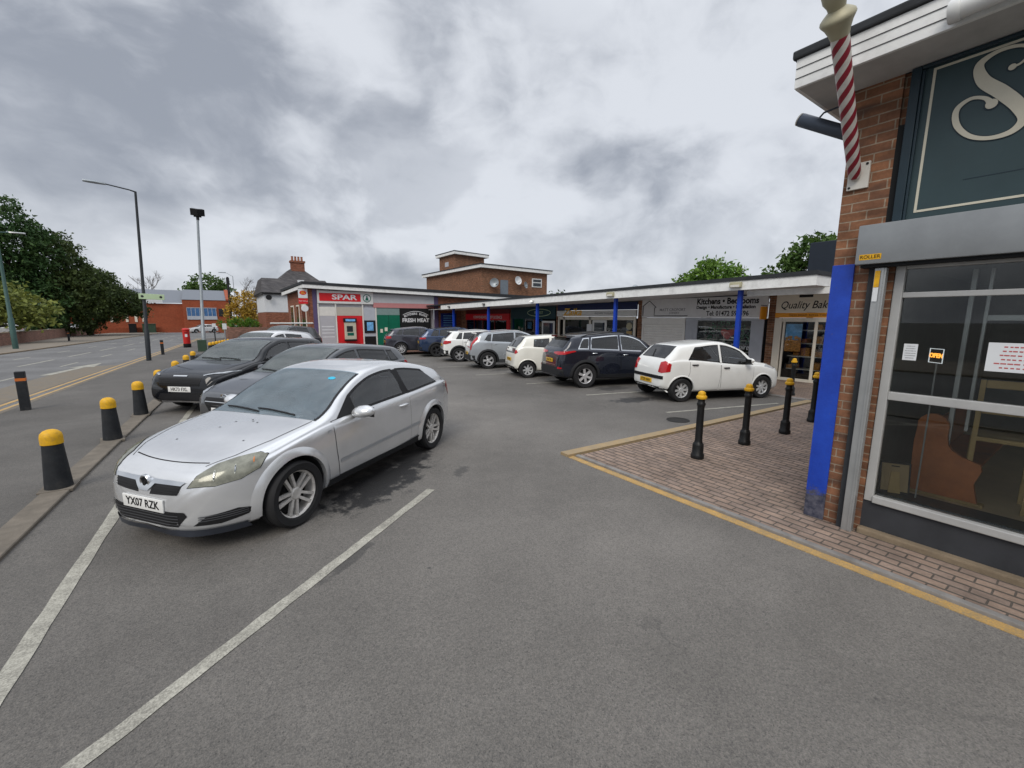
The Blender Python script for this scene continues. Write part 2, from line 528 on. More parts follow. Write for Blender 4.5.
def mirror(car, t, z, sg, paint, sc=1.0):
    y = sg*(car.plan(t)*.94)
    bm = bmesh.new(); bmesh.ops.create_uvsphere(bm, u_segments=14, v_segments=8, radius=1)
    for v in bm.verts:
        x = v.co.x
        v.co = Vector((v.co.x*.095*sc*(1 if x > 0 else .45), v.co.y*.135*sc, v.co.z*.074*sc*(1 if v.co.z > 0 else .7)))
        v.co.z += v.co.y*sg*.12
    m = MB(); m.T = Matrix.Translation(car.P3(t, y+sg*.135*sc, z+.04)); m.bm(bm)
    o = car.link(m, 'wing_mirror', paint)
    a = MB(); p = car.P3(t, y, z)
    a.tube([p+Vector((0, -sg*.05, -.01)), p+Vector((0, sg*.10*sc, .01))], [.035, .025], 8)
    T = car.P3(t, y+sg*.135*sc, z+.04)
    a.bbox(T.x-.045*sc, T.x-.03*sc, T.y-.09*sc, T.y+.09*sc, T.z-.05*sc, T.z+.05*sc, .01)
    a.build('mirror_glass', M['trim'], o, smooth=40)

def number_plate(car, front, text_, z, mat_bg, tilt=0., w=.52, h=.111, letters=True):
    t = 0 if front else car.L
    D = Vector((-1, 0, 0)) if front else Vector((1, 0, 0))
    hits = [car.hit(car.P3(t, y, z+dz), D, 0).x for y in (-w/2, 0, w/2) for dz in (-h/2, h/2)]
    x = (max(hits)+.004) if front else (min(hits)-.004)
    m = MB()
    if front: m.bbox(x-.001, x+.011, -w/2, w/2, z-h/2, z+h/2, .004)
    else: m.bbox(x-.011, x+.001, -w/2, w/2, z-h/2, z+h/2, .004)
    hold = MB()
    p = car.link(m, 'number_plate', mat_bg)
    # a plinth between plate and the curved bumper
    k = min(hits) if front else max(hits)
    q = MB(); a, b = sorted((k-.02 if front else k+.02, x)); q.bbox(a, b, -w/2+.015, w/2-.015, z-h/2+.012, z+h/2-.012, .004); q.build('plate_mount', M['trim'], p)
    if letters and text_:
        xx = x+.0125 if front else x-.0125
        rot = (R(90), 0, R(90)) if front else (R(90), 0, R(-90))
        text('plate_lettering', text_, .098, (xx, 0, z), rot, M['black_text'], p, sx=.92, bold=.0015, extrude=.001)
    return p

def door_handle(car, t, z, sg, mat, parent):
    p = car.hit(car.P3(t, sg*car.W/2, z), Vector((0, -sg, 0)), 0)
    m = MB()
    m.tube([p+Vector((.085, -sg*.004, 0)), p+Vector((.065, sg*.026, .003)), p+Vector((-.065, sg*.026, .003)), p+Vector((-.085, -sg*.004, 0))], [.011, .014, .014, .011], 8)
    return m.build('handle', mat, parent, smooth=60)

def door(car, outline, sg, handle, hmat, window=None, glassm=None, paint=None):
    """door skin with its gap, handle and window"""
    D = Vector((0, -sg, 0))
    d = car.patch('door', car.side(outline, sg), D, .0030, paint or car.paint)
    P = resample(outline, .05); Q = inset([tuple(p) for p in P], -.007)
    A = car.side([tuple(p) for p in P], sg); B = car.side([tuple(q) for q in Q], sg)
    car.strip('door_gap', A, B, D, .0012, M['gap'], d, closed=True)
    if handle: door_handle(car, handle[0], handle[1], sg, hmat, d)
    if window is not None: side_window(car, window, sg, glassm, d)
    return d

def side_window(car, out, sg, glassm, parent=None, name='window', trim=None):
    D = Vector((0, -sg, 0))
    w = car.patch(name, car.side(out, sg), D, .0035, glassm, parent)
    A = car.side(inset(out, -.010), sg); B = car.side(inset(out, .016), sg)
    car.strip('window_seal', A, B, D, .0055, trim or M['trim'], w if parent is None else parent, closed=True)
    return w
def screen(car, name, t0, t1, marg, glassm, wmax=9):
    """windscreen or rear window with its black border; returns the hole for the body"""
    o2 = car.screen_outline(t0, t1, marg, wmax); P = car.screen3(o2); D = car.chordD(t0, t1)
    g = car.patch(name, P, D, .003, glassm, step=.07)
    dt = .03*(1 if t1 > t0 else -1)
    i2 = [(t0+(t1-t0)*(.04+.92*i/(len(o2)-1)), 0) for i in range(len(o2))]
    i2 = [(t, min(car.edge(t)[0]-marg-.025, wmax-.025)) for t, _ in i2]
    Q = car.screen3(i2)
    A, B = P, Q
    car.strip('screen_border', A, B, D, .005, M['trim'], g, closed=True)
    h2 = [(t0+(t1-t0)*(.015+.97*i/(len(o2)-1)), 0) for i in range(len(o2))]
    h2 = [(t, min(car.edge(t)[0]-marg-.012, wmax-.012)) for t, _ in h2]
    return g, (car.screen3(h2), D)
M = MATS
def base_mats():
    pm('cabin', (.035, .035, .037), .8, var=0)
    pm('brake', (.015, .015, .016), .6, var=.2)
    pm('tyre', (.018, .018, .019), .82, var=.25, vs=9, bump=.1, bs=120)
    pm('trim', (.010, .010, .011), .5, var=.15)
    pm('gap', (.006, .006, .007), .9, var=0)
    pm('seat', (.055, .055, .06), .85, var=.2, vs=10)
    pm('black_text', (.008, .008, .009), .5, var=0)
    pm('clad', (.017, .018, .020), .65, var=.15, vs=6)
    pm('plate_white', (.74, .74, .72), .35, var=.05, coat=.3)
    pm('plate_yellow', (.72, .42, .02), .35, var=.05, coat=.3)
    pm('chrome', (.72, .73, .74), .14, metal=1., var=.05)
    pm('alloy', (.56, .56, .57), .34, metal=.4, var=.12, vs=12)
    pm('alloy_dusty', (.56, .54, .51), .42, metal=.25, var=.25, vs=10)
    pm('alloy_dark', (.06, .06, .065), .35, metal=.6, var=.15)
    pm('hubcap', (.50, .51, .52), .4, metal=.2, var=.12)
    pm('lamp_red', (.42, .012, .016), .12, var=.08, coat=.8)
    pm('lamp_clear', (.42, .44, .46), .1, metal=.45, var=.25, vs=30, coat=1)
    pm('lamp_amber', (.55, .16, .02), .15, var=.05, coat=.6)
    pm('lamp_dark', (.07, .08, .085), .12, metal=.3, var=.3, vs=25, coat=1)
    pm('lamp_yellowed', (.20, .20, .16), .15, metal=.2, var=.35, vs=12, coat=.5)
    pm('reflector', (.42, .43, .38), .25, metal=.1, var=.2, vs=40)
    pm('grille', (.012, .012, .013), .5, var=.3, vs=60)
    glass('screen_glass', (.58, .66, .68), 1.65, haze=.17, hazec=(.40, .46, .46))  # pale film puts the sky's reflection into the glass colour
    glass('screen_dusty', (.52, .62, .68), 1.6, haze=.22, hazec=(.42, .53, .60))
    glass('door_glass', (.72, .78, .78), 1.75, haze=.03)
    glass('privacy_glass', (.12, .13, .14), 1.7, haze=.02)
base_mats()

def paint(name, c, metal=.0, rough=.28, dirt=.0, coat=1.):
    return pm('paint_'+name, c, rough, metal=metal, var=.05, vs=2.2, coat=coat, dirt=dirt, spec=.2)

def curves(L, W, H, nose, hood, cowl, head, peak, re_t, re_z, tw_t, tw_z, b0, b1, gz=.19, blunt=.62, rb=.30, tailw=.80):
    m = (cowl+head)/2
    top = [(0, nose-.20), (.025, nose-.11), (.09, nose-.03), (.22, nose+.015), (cowl*.55, nose*.42+hood*.58), (cowl, hood), (m, (hood+H)/2+.035), (head, H-.055),
           ((head+peak)/2, H-.012), (peak, H), ((peak+re_t)/2, H-(H-re_z)*.36), (re_t, re_z), ((re_t+tw_t)/2, (re_z+tw_z)/2+.02), (tw_t, tw_z), (L-.035, tw_z-.16), (L-.012, .66), (L, .56)]
    top = sorted(top); h = W/2
    sh = [(0, nose-.24), (.10, nose-.13), (cowl*.5, (nose+hood)/2-.10), (cowl, b0-.02), (cowl+.5, b0), (re_t, b1), (tw_t-.02, min(b1, tw_z-.03)), (L-.02, .62), (L, .5)]
    plan = [(0, h*blunt), (.05, h*(blunt*.55+.38)), (.16, h*.87), (.36, h*.945), (.7, h*.982), (1.3, h), (L*.55, h), (L*.78, h*.99), (L-.45, h*.955), (L-.18, h*.90), (L-.05, h*(tailw+.035)), (L, h*(tailw-.09))]
    bot = [(0, gz+.09), (.1, gz+.02), (.35, gz), (L-.6, gz+.02), (L-.15, gz+.08), (L, rb+.03)]
    return dict(top=top, shoulder=sh, plan=plan, bottom=bot)

def base_spec(L, W, H, wb, FO, Rw, **k):
    s = dict(L=L, W=W, H=H, wb=wb, FO=FO, R=Rw); s.update(k); return s

def arch_ring(car, name, mat, t_w=.06, a0=-8, a1=188, off=.006, r0=None):
    """moulding round each wheel arch"""
    r = r0 or car.sp['R']+car.sp.get('archgap', .045)
    for xw in (car.wb/2, -car.wb/2):
        for sg in (1, -1):
            rows = ((-.004, -.02), (-.004, off+.012), (t_w*.35, off+.010), (t_w, .002))
            V = []; F = []; n = 29; D = Vector((0, -sg, 0))
            for dr, of in rows:
                for i in range(n):
                    a = R(a0+(a1-a0)*i/(n-1)); q = r+max(dr, .004)
                    h = car.hit(Vector((xw+math.cos(a)*q, sg*car.W/2, car.sp['R']+.012+math.sin(a)*q)), D, of)
                    V.append((xw+math.cos(a)*(r+dr), h.y, car.sp['R']+.012+math.sin(a)*(r+dr)))
            for j in range(3):
                for i in range(n-1): F.append((j*n+i, j*n+i+1, (j+1)*n+i+1, (j+1)*n+i))
            m = MB(); m.add(V, F); car.link(m, name, mat)

def sill_clad(car, h, mat, name='sill_cladding', z0=None):
    """lower body cladding between the wheels"""
    r = car.sp['R']+car.sp.get('archgap', .045)
    for sg in (1, -1):
        ts = np.linspace(car.x0-car.wb/2+r*.99, car.x0+car.wb/2-r*.99, 14)
        A = [car.P3(t, sg*car.W/2, car.bot(t)+.055) for t in ts]; B = [car.P3(t, sg*car.W/2, car.bot(t)+h) for t in ts]
        car.strip(name, A, B, Vector((0, -sg, 0)), .006, mat)

def front_patch(car, name, yz, mat, off=.004, parent=None, t=0., step=.05, Dz=0.):
    return car.patch(name, [car.P3(t, y, z) for y, z in yz], Vector((-1, 0, Dz)), off, mat, parent, step)
def rear_patch(car, name, yz, mat, off=.004, parent=None, step=.05):
    return car.patch(name, [car.P3(car.L, y, z) for y, z in yz], Vector((1, 0, 0)), off, mat, parent, step)
def both(yz): return [yz, [(-y, z) for y, z in yz][::-1]]

def corner_patch(car, name, pts, D, mat, off=.004, sides=(1, -1), inner=None, step=.03, parent=None):
    """pts (station, y, z) for the left side, mirrored to the right; D for the left side"""
    out = []
    for sg in sides:
        p3 = [car.P3(t, sg*y, z) for t, y, z in pts]
        d = Vector((D[0], D[1]*sg, D[2]))
        out.append(car.patch(name, p3, d, off, mat, parent, step))
    return out

def assemble(name, spec, loc, heading, label, pnt, group='', rimmat='alloy', front=True, cat='car'):
    """build one car from its spec: body, glass, doors, lights, wheels"""
    c = Car(name, spec, loc, heading, label, cat, pnt, group)
    wins = [c.win_outline(*w[:4]) for w in spec['windows']]
    g_ws, h_ws = screen(c, 'windscreen', spec['ws'][0], spec['ws'][1], spec.get('apillar', .055), M[spec.get('wsglass', 'screen_glass')])
    g_rw, h_rw = screen(c, 'rear_window', spec['rw'][0], spec['rw'][1], spec.get('rwmarg', .10), M[spec.get('rglass', 'privacy_glass')], spec.get('rwmax', 9))
    c.finish_body(wins, [h_ws, h_rw])
    for sg in (1, -1):
        for k, (w, o) in enumerate(zip(spec['windows'], wins)):
            gm = M[w[4]]
            dr = spec['doors'][k] if k < len(spec['doors']) else None
            tr = M[spec['wintrim']] if spec.get('wintrim') else None
            if dr: 
                d = door(c, dr[0], sg, dr[1], spec.get('hmat') and M[spec['hmat']] or pnt)
                side_window(c, o, sg, gm, d, trim=tr)
            else: side_window(c, o, sg, gm, None, 'quarter_window', trim=tr)
    wheels(c, M[rimmat]); seats(c)
    mt = spec['mirror']
    for sg in (1, -1): mirror(c, mt[0], mt[1], sg, M[spec['mirrormat']] if spec.get('mirrormat') else pnt, spec.get('msc', 1))
    # wipers
    t0, t1 = spec['ws']; D = c.chordD(t0, t1)
    for y0, y1 in ((.45, -.12), (-.05, -.58)):
        m = MB(); pts = []
        for i in range(7):
            f = i/6; t = t0+.035+.06*math.sin(f*1.6); y = y0+(y1-y0)*f
            pts.append(c.hit(c.P3(t, y, c.top(t)), D, .016))
        m.tube(pts, .009, 6); c.link(m, 'wiper', M['trim'])
    return c

def bonnet_seam(c, pts):
    """shut line of the bonnet: (station, half width) pairs from the nose to the cowl"""
    for sg in (1, -1):
        A = [c.P3(t, sg*y, c.top(t)) for t, y in pts]; B = [c.P3(t, sg*(y+.008), c.top(t)) for t, y in pts]
        A = [p for p in resample([p[:] for p in A], .08, False)]; B = [p for p in resample([p[:] for p in B], .08, False)]
        n = min(len(A), len(B))
        c.strip('bonnet_gap', A[:n], B[:n], Vector((0, 0, -1)), .002, M['gap'])

def door_poly(c, t0, t1, z0, ztop, arch=None, lo=None):
    """door skin outline: t0 front edge, t1 rear edge; arch = (wheel t, radius) to follow at the rear"""
    zt = lambda t: c.sh(t)+.005
    o = [(t0, zt(t0)), (t0+.01, (zt(t0)+z0)/2), (t0+.05, z0)]
    if arch:
        ta, r, zc = arch
        a_end = math.asin(max(-1, min(1, (z0-zc)/r)))
        tb = ta-r*math.cos(a_end); o.append((tb-.0, z0))
        zs = zt(t1); 
        for i in range(1, 9):
            a = a_end+(R(90)-a_end)*i/8*.72
            o.append((ta-r*math.cos(a), zc+r*math.sin(a)))
        o += [(t1, min(zc+r*math.sin(a)+.12, zs-.05)), (t1, zs)]
    else:
        o += [(t1-.01, z0), (t1, (zt(t1)+z0)/2), (t1, zt(t1))]
    n = 6
    o += [(t1+(t0-t1)*i/n, zt(t1+(t0-t1)*i/n)) for i in range(1, n)]
    return o

# placeholder curve object so door outlines can be computed before the car exists
class _C:
    def __init__(s, sp):
        s.top = pchip(sp['top']); s.sh_ = pchip(sp['shoulder'])
    def sh(s, t): return min(s.sh_(t), s.top(t)-.035)
def silver_coupe(loc, heading):
    L, W, H, wb, FO, Rw = 4.24, 1.77, 1.42, 2.614, .78, .318
    sp = base_spec(L, W, H, wb, FO, Rw)
    h = W/2
    sp.update(top=[(0, .47), (.02, .57), (.07, .655), (.16, .715), (.32, .775), (.6, .845), (.95, .91), (1.2, .955), (1.6, 1.175), (1.95, 1.325), (2.2, 1.39), (2.5, 1.418), (2.8, 1.41), (3.2, 1.36), (3.55, 1.285), (3.76, 1.225), (3.95, 1.08), (4.10, .955), (4.17, .87), (4.22, .70), (4.24, .56)],
              shoulder=[(0, .42), (.06, .55), (.2, .66), (.5, .75), (.9, .835), (1.25, .885), (2.0, .93), (2.9, .965), (3.6, 1.0), (4.0, .985), (4.15, .87), (4.21, .64), (4.24, .5)],
              plan=[(0, .30), (.02, .40), (.06, .51), (.13, .615), (.22, .70), (.32, .765), (.46, .82), (.65, .858), (1.0, .873), (1.5, h*.98), (2.3, h*.985), (3.0, h*.995), (3.4, h), (3.75, h*.97), (4.0, h*.90), (4.15, h*.84), (4.20, h*.77), (4.24, h*.68)],
              bottom=[(0, .25), (.06, .20), (.2, .185), (.5, .175), (2, .18), (3.8, .20), (4.12, .25), (4.24, .36)],
              tumble=.40, crown=.085, cabin=(1.02, 4.06), floor=.72, ws=(1.17, 2.03), rw=(3.80, 4.10), rwmarg=.13, apillar=.045,
              wsglass='screen_dusty', spokes=5, dbl=.42, spw=.030, tw=.205, seat_t=2.05, mirror=(1.66, .90), msc=1.15, rimf=.735)
    c0 = _C(sp)
    r = Rw+.055; tr = FO+wb
    sp['windows'] = [(1.42, 1.70, 2.62, 2.70, 'door_glass'), (2.80, 2.72, 3.28, 3.60, 'privacy_glass')]
    sp['doors'] = [(door_poly(c0, 1.32, 2.78, .30, .9), (2.62, .83))]
    pnt = paint('silver', (.68, .69, .70), metal=.58, rough=.24, dirt=.07)
    c = assemble('silver_coupe', sp, loc, heading, 'silver three-door coupe with a white number plate and blue sticker, nearest of the angled cars', pnt, 'cars parked along the kerb bollards', 'alloy_dusty')
    # front end
    z = lambda *a: a
    corner_patch(c, 'headlight', [(.10, .42, .575), (.20, .60, .58), (.32, .73, .62), (.45, .80, .69), (.55, .79, .785), (.52, .73, .80), (.40, .62, .775), (.29, .52, .735), (.17, .45, .66)], (-.62, -.62, -.42), M['lamp_yellowed'], off=.006)
    for sg in (1, -1):
        for (t, y, zz, rr, mt) in ((.24, .55, .645, .060, 'reflector'), (.35, .65, .68, .054, 'reflector'), (.46, .73, .745, .034, 'lamp_amber')):
            pts = [c.P3(t-.0+rr*math.cos(a)*.8, sg*(y-rr*math.cos(a)*.55), zz+rr*math.sin(a)*.75) for a in np.linspace(0, 2*math.pi, 14)[:-1]]
            hl = [o for o in c.root.children if o.name.startswith('headlight')][0 if sg > 0 else -1]
            bo_ = c.patch('lamp_bowl', pts, Vector((-.62, -.62*sg, -.42)), .009, M[mt], hl, .03)
            if mt == 'reflector':
                for k_, (f_, mm) in enumerate(((.74, 'lamp_dark'), (.40, 'lamp_clear'))):
                    q_ = [c.P3(t+f_*rr*math.cos(a)*.8, sg*(y-f_*rr*math.cos(a)*.55), zz+f_*rr*math.sin(a)*.75) for a in np.linspace(0, 2*math.pi, 14)[:-1]]
                    c.patch('lamp_lens', q_, Vector((-.62, -.62*sg, -.42)), .011+.002*k_, M[mm], hl, .03)
    hl_pts = [(.10, .42, .575), (.20, .60, .58), (.32, .73, .62), (.45, .80, .69), (.55, .79, .785), (.52, .73, .80), (.40, .62, .775), (.29, .52, .735), (.17, .45, .66)]
    for sg in (1, -1):
        P_ = resample(hl_pts, .04); n_ = len(P_); cen = sum(np.array(p) for p in P_)/n_
        A_ = [c.P3(p[0], sg*p[1], p[2]) for p in P_]; B_ = [c.P3(*(lambda q: (q[0], sg*q[1], q[2]))(cen+(p-cen)*1.035)) for p in P_]
        c.strip('lamp_gap', A_, B_, Vector((-.62, -.62*sg, -.42)), .003, M['gap'], closed=True)
        L_ = [(.50, .82, .665), (.66, .865, .62), (.78, .875, .60)]; L_ = resample(L_, .03, False)
        c.strip('bumper_gap', [c.P3(p[0], sg*p[1], p[2]) for p in L_], [c.P3(p[0], sg*p[1], p[2]+.006) for p in L_], Vector((-.3, -sg, 0)), .002, M['gap'])
    # grille: two dark openings with a chrome bar and a centre V
    for yz in both([(.07, .520), (.37, .536), (.41, .632), (.10, .622)]):
        g = front_patch(c, 'grille', yz, M['grille'], .004)
        for k in range(4):
            zz = .540+.020*k
            sgn = 1 if yz[0][0]+yz[1][0] > 0 else -1
            front_patch(c, 'grille_bar', [(sgn*.08, zz), (sgn*.385, zz+.006), (sgn*.385, zz+.011), (sgn*.08, zz+.005)][::sgn], M['trim'], .009, g)
    m = MB()
    c.patch('x', [c.P3(0, y, z_) for y, z_ in [(-.43, .655), (.43, .655), (.40, .625), (.12, .615), (.05, .545), (-.05, .545), (-.12, .615), (-.40, .625)]], Vector((-1, 0, -.25)), .013, None, mb=m)
    c.link(m, 'chrome_bar', M['chrome'])
    # round badge with a winged creature reduced to a V in a ring
    px = c.hit(c.P3(0, 0, .615), Vector((-1, 0, 0)), 0).x+.02
    b = MB(); b.lathe([(.058, px-.02), (.060, px), (.052, px+.007), (.047, px+.003), (.002, px+.003)], (0, 0, .615), 28, ax=0)
    bo = c.link(b, 'badge', M['chrome'])
    v = MB(); v.prism([(-.034, .640), (-.014, .646), (.0, .612), (.026, .645), (.038, .634), (.008, .575), (-.008, .575)], 0, px+.004, px+.009); v.build('badge_emblem', M['trim'], bo)
    pm('moulding_dark', (.07, .072, .078), .5, var=.15)
    # lower intake, fog lamp pockets, splitter
    front_patch(c, 'lower_grille', [(-.36, .262), (.36, .262), (.45, .36), (.43, .395), (-.43, .395), (-.45, .36)], M['grille'], .004)
    for k in range(4):
        zz = .285+.025*k; front_patch(c, 'intake_slat', [(-.38, zz), (.38, zz), (.38, zz+.007), (-.38, zz+.007)], M['moulding_dark'], .011)
    for o_ in corner_patch(c, 'fog_lamp_pocket', [(.10, .44, .275), (.22, .60, .275), (.36, .74, .31), (.40, .77, .36), (.30, .70, .385), (.16, .53, .355)], (-.7, -.7, 0), M['grille'], off=.004):
        sg = 1 if o_.data.vertices[0].co.y > 0 else -1
        for k in range(3):
            a = .318+.018*k
            c.patch('pocket_bar', [c.P3(.13, sg*.47, a-.008), c.P3(.36, sg*.74, a+.012), c.P3(.36, sg*.74, a+.02), c.P3(.13, sg*.47, a)], Vector((-.7, -.7*sg, 0)), .010, M['moulding_dark'], o_, .04)
        pts = [c.P3(.26+.042*math.cos(a)*.7, sg*(.635-.042*math.cos(a)*.7), .328+.04*math.sin(a)) for a in np.linspace(0, 2*math.pi, 16)[:-1]]
        c.patch('fog_lamp', pts, Vector((-.7, -.7*sg, 0)), .013, M['lamp_dark'], o_, .03)
    A = []; B = []
    for i in range(31):
        a = R(-80+160*i/30); A.append(Vector((c.x0-.40+.44*math.cos(a)*1.0, .90*math.sin(a), .205))); B.append(A[-1]+Vector((0, 0, .062)))
    m = MB(); 
    ra = [(p.x+.3*math.cos(R(-80+160*i/30)), p.y) for i, p in enumerate(A)]
    V0 = []; V1 = []
    for i in range(41):
        y = -.74+1.48*i/40; D = Vector((-1, 0, 0)); 
        pa = c.hit(c.P3(0, y, .240), D, .010); pb = c.hit(c.P3(0, y, .215), D, .014)
        V0.append(pa); V1.append(Vector((pb.x-.005, y, .172)))
    m.add([p[:] for p in V0]+[p[:] for p in V1], [(i, i+1, 42+i, 41+i) for i in range(40)])
    c.link(m, 'front_splitter', pm('splitter', (.035, .040, .052), .5, var=.2))
    number_plate(c, True, 'YX07 RZK', .435, M['plate_white'], w=.50)
    bonnet_seam(c, [(.22, .46), (.4, .58), (.7, .67), (1.0, .70), (1.16, .71)])
    # bonnet leading edge gap
    ys = np.linspace(-.46, .46, 21)
    c.strip('bonnet_gap', [c.P3(.205+.05*(y/.46)**2, y, .7) for y in ys], [c.P3(.215+.05*(y/.46)**2, y, .7) for y in ys], Vector((0, 0, -1)), .002, M['gap'])
    # side moulding, arch lips, side skirt, blinker
    arch_ring(c, 'arch_lip', pnt, .075, -14, 194, .016)
    b_pillar(c, 2.70, 2.77)
    for sg in (1, -1):
        ts = np.linspace(1.38, 3.05, 16)
        c.strip('side_moulding', [c.P3(t, sg*h, .44+.03*(t-1.4)) for t in ts], [c.P3(t, sg*h, .475+.03*(t-1.4)) for t in ts], Vector((0, -sg, 0)), .009, pm('moulding', (.30, .31, .32), .4, var=.1))
        ts = np.linspace(FO+.40, FO+wb-.38, 16)
        c.strip('side_skirt', [c.P3(t, sg*h, .235) for t in ts], [c.P3(t, sg*h, .30+.05*max(0, (t-2.4))) for t in ts], Vector((0, -sg, 0)), .012, M['clad'])
        c.patch('blinker', [c.P3(1.22, sg*h, .80), c.P3(1.27, sg*h, .80), c.P3(1.28, sg*h, .825), c.P3(1.23, sg*h, .825)], Vector((0, -sg, 0)), .006, M['lamp_clear'])
        c.patch('mirror_base', car_tri(c, sg), Vector((0, -sg, 0)), .007, M['trim'])
    corner_patch(c, 'tail_light', [(4.02, .80, .98), (4.22, .72, .90), (4.26, .70, .74), (4.12, .80, .73), (3.98, .84, .90)], (.5, -.8, 0), M['lamp_red'])
    number_plate(c, False, 'YX07 RZK', .62, M['plate_yellow'], letters=False)
    # sticker and papers on the dashboard
    D = c.chordD(1.17, 2.03)
    pts = [c.P3(1.83+.035*math.sin(a), .40+.05*math.cos(a), c.top(1.83)) for a in np.linspace(0, 2*math.pi, 16)[:-1]]
    c.patch('round_sticker', pts, D, .006, pm('sticker_blue', (.03, .42, .62), .4, var=.05))
    for (y, t, a, w) in ((.10, 1.42, .3, .15), (.46, 1.33, -.1, .05)):
        m = MB(); T = Matrix.Translation(c.P3(t, y, .872)) @ Matrix.Rotation(a, 4, 'Z') @ Matrix.Rotation(R(-6), 4, 'Y'); m.T = T
        m.box(-w*.5, w*.5, -w, w, 0, .004); c.link(m, 'paper', M['plate_white'])
    m = MB(); m.tube([c.P3(3.45, .0, 1.30), c.P3(3.62, 0, 1.50)], [.008, .004], 6); c.link(m, 'aerial', M['trim'])
    # water and leaf specks resting on the bonnet
    rnd = random.Random(3); m = MB()
    for (t, y) in ((.62, .42), (.98, .18), (1.03, .06), (1.0, .10), (.80, -.12), (.5, -.30), (.95, -.08)):
        pts = [c.P3(t+.011*math.cos(a)*rnd.uniform(.6, 1.2), y+.009*math.sin(a)*rnd.uniform(.6, 1.2), 1) for a in np.linspace(0, 2*math.pi, 9)[:-1]]
        c.patch('x', pts, Vector((0, 0, -1)), .003, None, mb=m, step=.03)
    c.link(m, 'dirt_spots', M['trim'])
    return c

def b_pillar(c, t0, t1):
    for sg in (1, -1):
        n = 8; A = []; B = []
        for i in range(n+1):
            f = i/n; zb, zt = c.sh(t0)+.012, c.edge(t0)[1]-.03
            z = zb+(zt-zb)*f; A.append(c.P3(t0-.085*f+.0, sg*c.W/2, z)); B.append(c.P3(t1+.045-.085*f, sg*c.W/2, z))
        c.strip('door_post', A, B, Vector((0, -sg, 0)), .0042, M['trim'])

def car_tri(c, sg):
    z = c.sh(1.42)+.012
    return [c.P3(1.42, sg*c.W/2, z), c.P3(1.72, sg*c.W/2, z), c.P3(1.72, sg*c.W/2, c.edge(1.70)[1]-.035), c.P3(1.62, sg*c.W/2, c.edge(1.60)[1]-.03)]

def hatch5(sp, wsplit=(.0,), dz=.28):
    """two-door-per-side outlines and windows from key stations"""
    c0 = _C(sp); tr = sp['FO']+sp['wb']; r = sp['R']+.055
    a, b, d, e = sp['dk']     # front door front edge, B post, rear door rear edge, quarter end
    sp['doors'] = [(door_poly(c0, a, b-.01, dz, .9), (b-.16, c0.sh(b)-.12)), (door_poly(c0, b+.01, d, dz, .9, arch=(tr, r, sp['R'])), (d-.14, c0.sh(d)-.11))]
    return sp

def grey_hatch(loc, heading):
    L, W, H, wb, FO, Rw = 4.30, 1.79, 1.46, 2.65, .90, .318
    sp = base_spec(L, W, H, wb, FO, Rw, **curves(L, W, H, .76, .96, 1.18, 2.0, 2.45, 3.85, 1.33, 4.18, 1.0, .93, 1.02))
    sp.update(cabin=(1.05, 4.14), ws=(1.16, 2.0), rw=(3.88, 4.12), spokes=10, spw=.035, dk=(1.30, 2.42, 3.40, 3.8), mirror=(1.60, .93), wintrim='trim')
    sp['windows'] = [(1.40, 1.70, 2.36, 2.38, 'door_glass'), (2.47, 2.45, 3.30, 3.36, 'privacy_glass'), (3.43, 3.38, 3.55, 3.72, 'privacy_glass')]
    hatch5(sp)
    pnt = paint('dark_grey', (.085, .09, .098), metal=.5, rough=.3, dirt=.05)
    c = assemble('grey_hatchback', sp, loc, heading, 'dark grey five-door hatchback parked between the silver coupe and the black crossover', pnt, 'cars parked along the kerb bollards')
    corner_patch(c, 'headlight', [(.14, .48, .66), (.38, .74, .69), (.66, .82, .76), (.82, .81, .83), (.60, .76, .82), (.30, .62, .77), (.17, .50, .72)], (-.62, -.62, -.42), M['lamp_clear'], off=.006)
    front_patch(c, 'grille', [(-.30, .38), (.30, .38), (.45, .60), (.42, .66), (-.42, .66), (-.45, .60)], M['grille'])
    for k in range(4):
        zz = .42+.055*k; w = .31+.035*k
        front_patch(c, 'grille_slat', [(-w, zz), (w, zz), (w, zz+.012), (-w, zz+.012)], M['chrome'], .012)
    front_patch(c, 'lower_grille', [(-.5, .25), (.5, .25), (.5, .33), (-.5, .33)], M['grille'])
    oval(c, 'badge', 0, .685, .075, .04, 'chrome')
    number_plate(c, True, 'FY18 KLD', .44, M['plate_white'])
    bonnet_seam(c, [(.2, .52), (.45, .66), (.9, .70), (1.14, .71)])
    arch_ring(c, 'arch_lip', pnt, .03, -10, 190, .006)
    corner_patch(c, 'tail_light', [(3.98, .80, 1.0), (4.2, .70, .95), (4.26, .68, .84), (4.08, .80, .82), (3.94, .83, .93)], (.5, -.8, 0), M['lamp_red'])
    return c

def oval(c, name, y, z, ry, rz, mat, front=True):
    D = Vector((-1, 0, 0)) if front else Vector((1, 0, 0)); t = 0 if front else c.L
    x = c.hit(c.P3(t, y, z), D, .006).x
    m = MB(); pts = [Vector((x, y+ry*math.cos(a), z+rz*math.sin(a))) for a in np.linspace(0, 2*math.pi, 21)[:-1]]
    m.tube(pts, .008, 6, closed=True)
    m.tube([Vector((x, y-ry*.55, z-rz*.75)), Vector((x, y-ry*.35, z+rz*.75))], .007, 6); m.tube([Vector((x, y+ry*.55, z+rz*.75)), Vector((x, y+ry*.35, z-rz*.75))], .007, 6)
    m.tube([Vector((x, y-ry*.45, z)), Vector((x, y+ry*.45, z))], .007, 6)
    return c.link(m, name, M[mat])

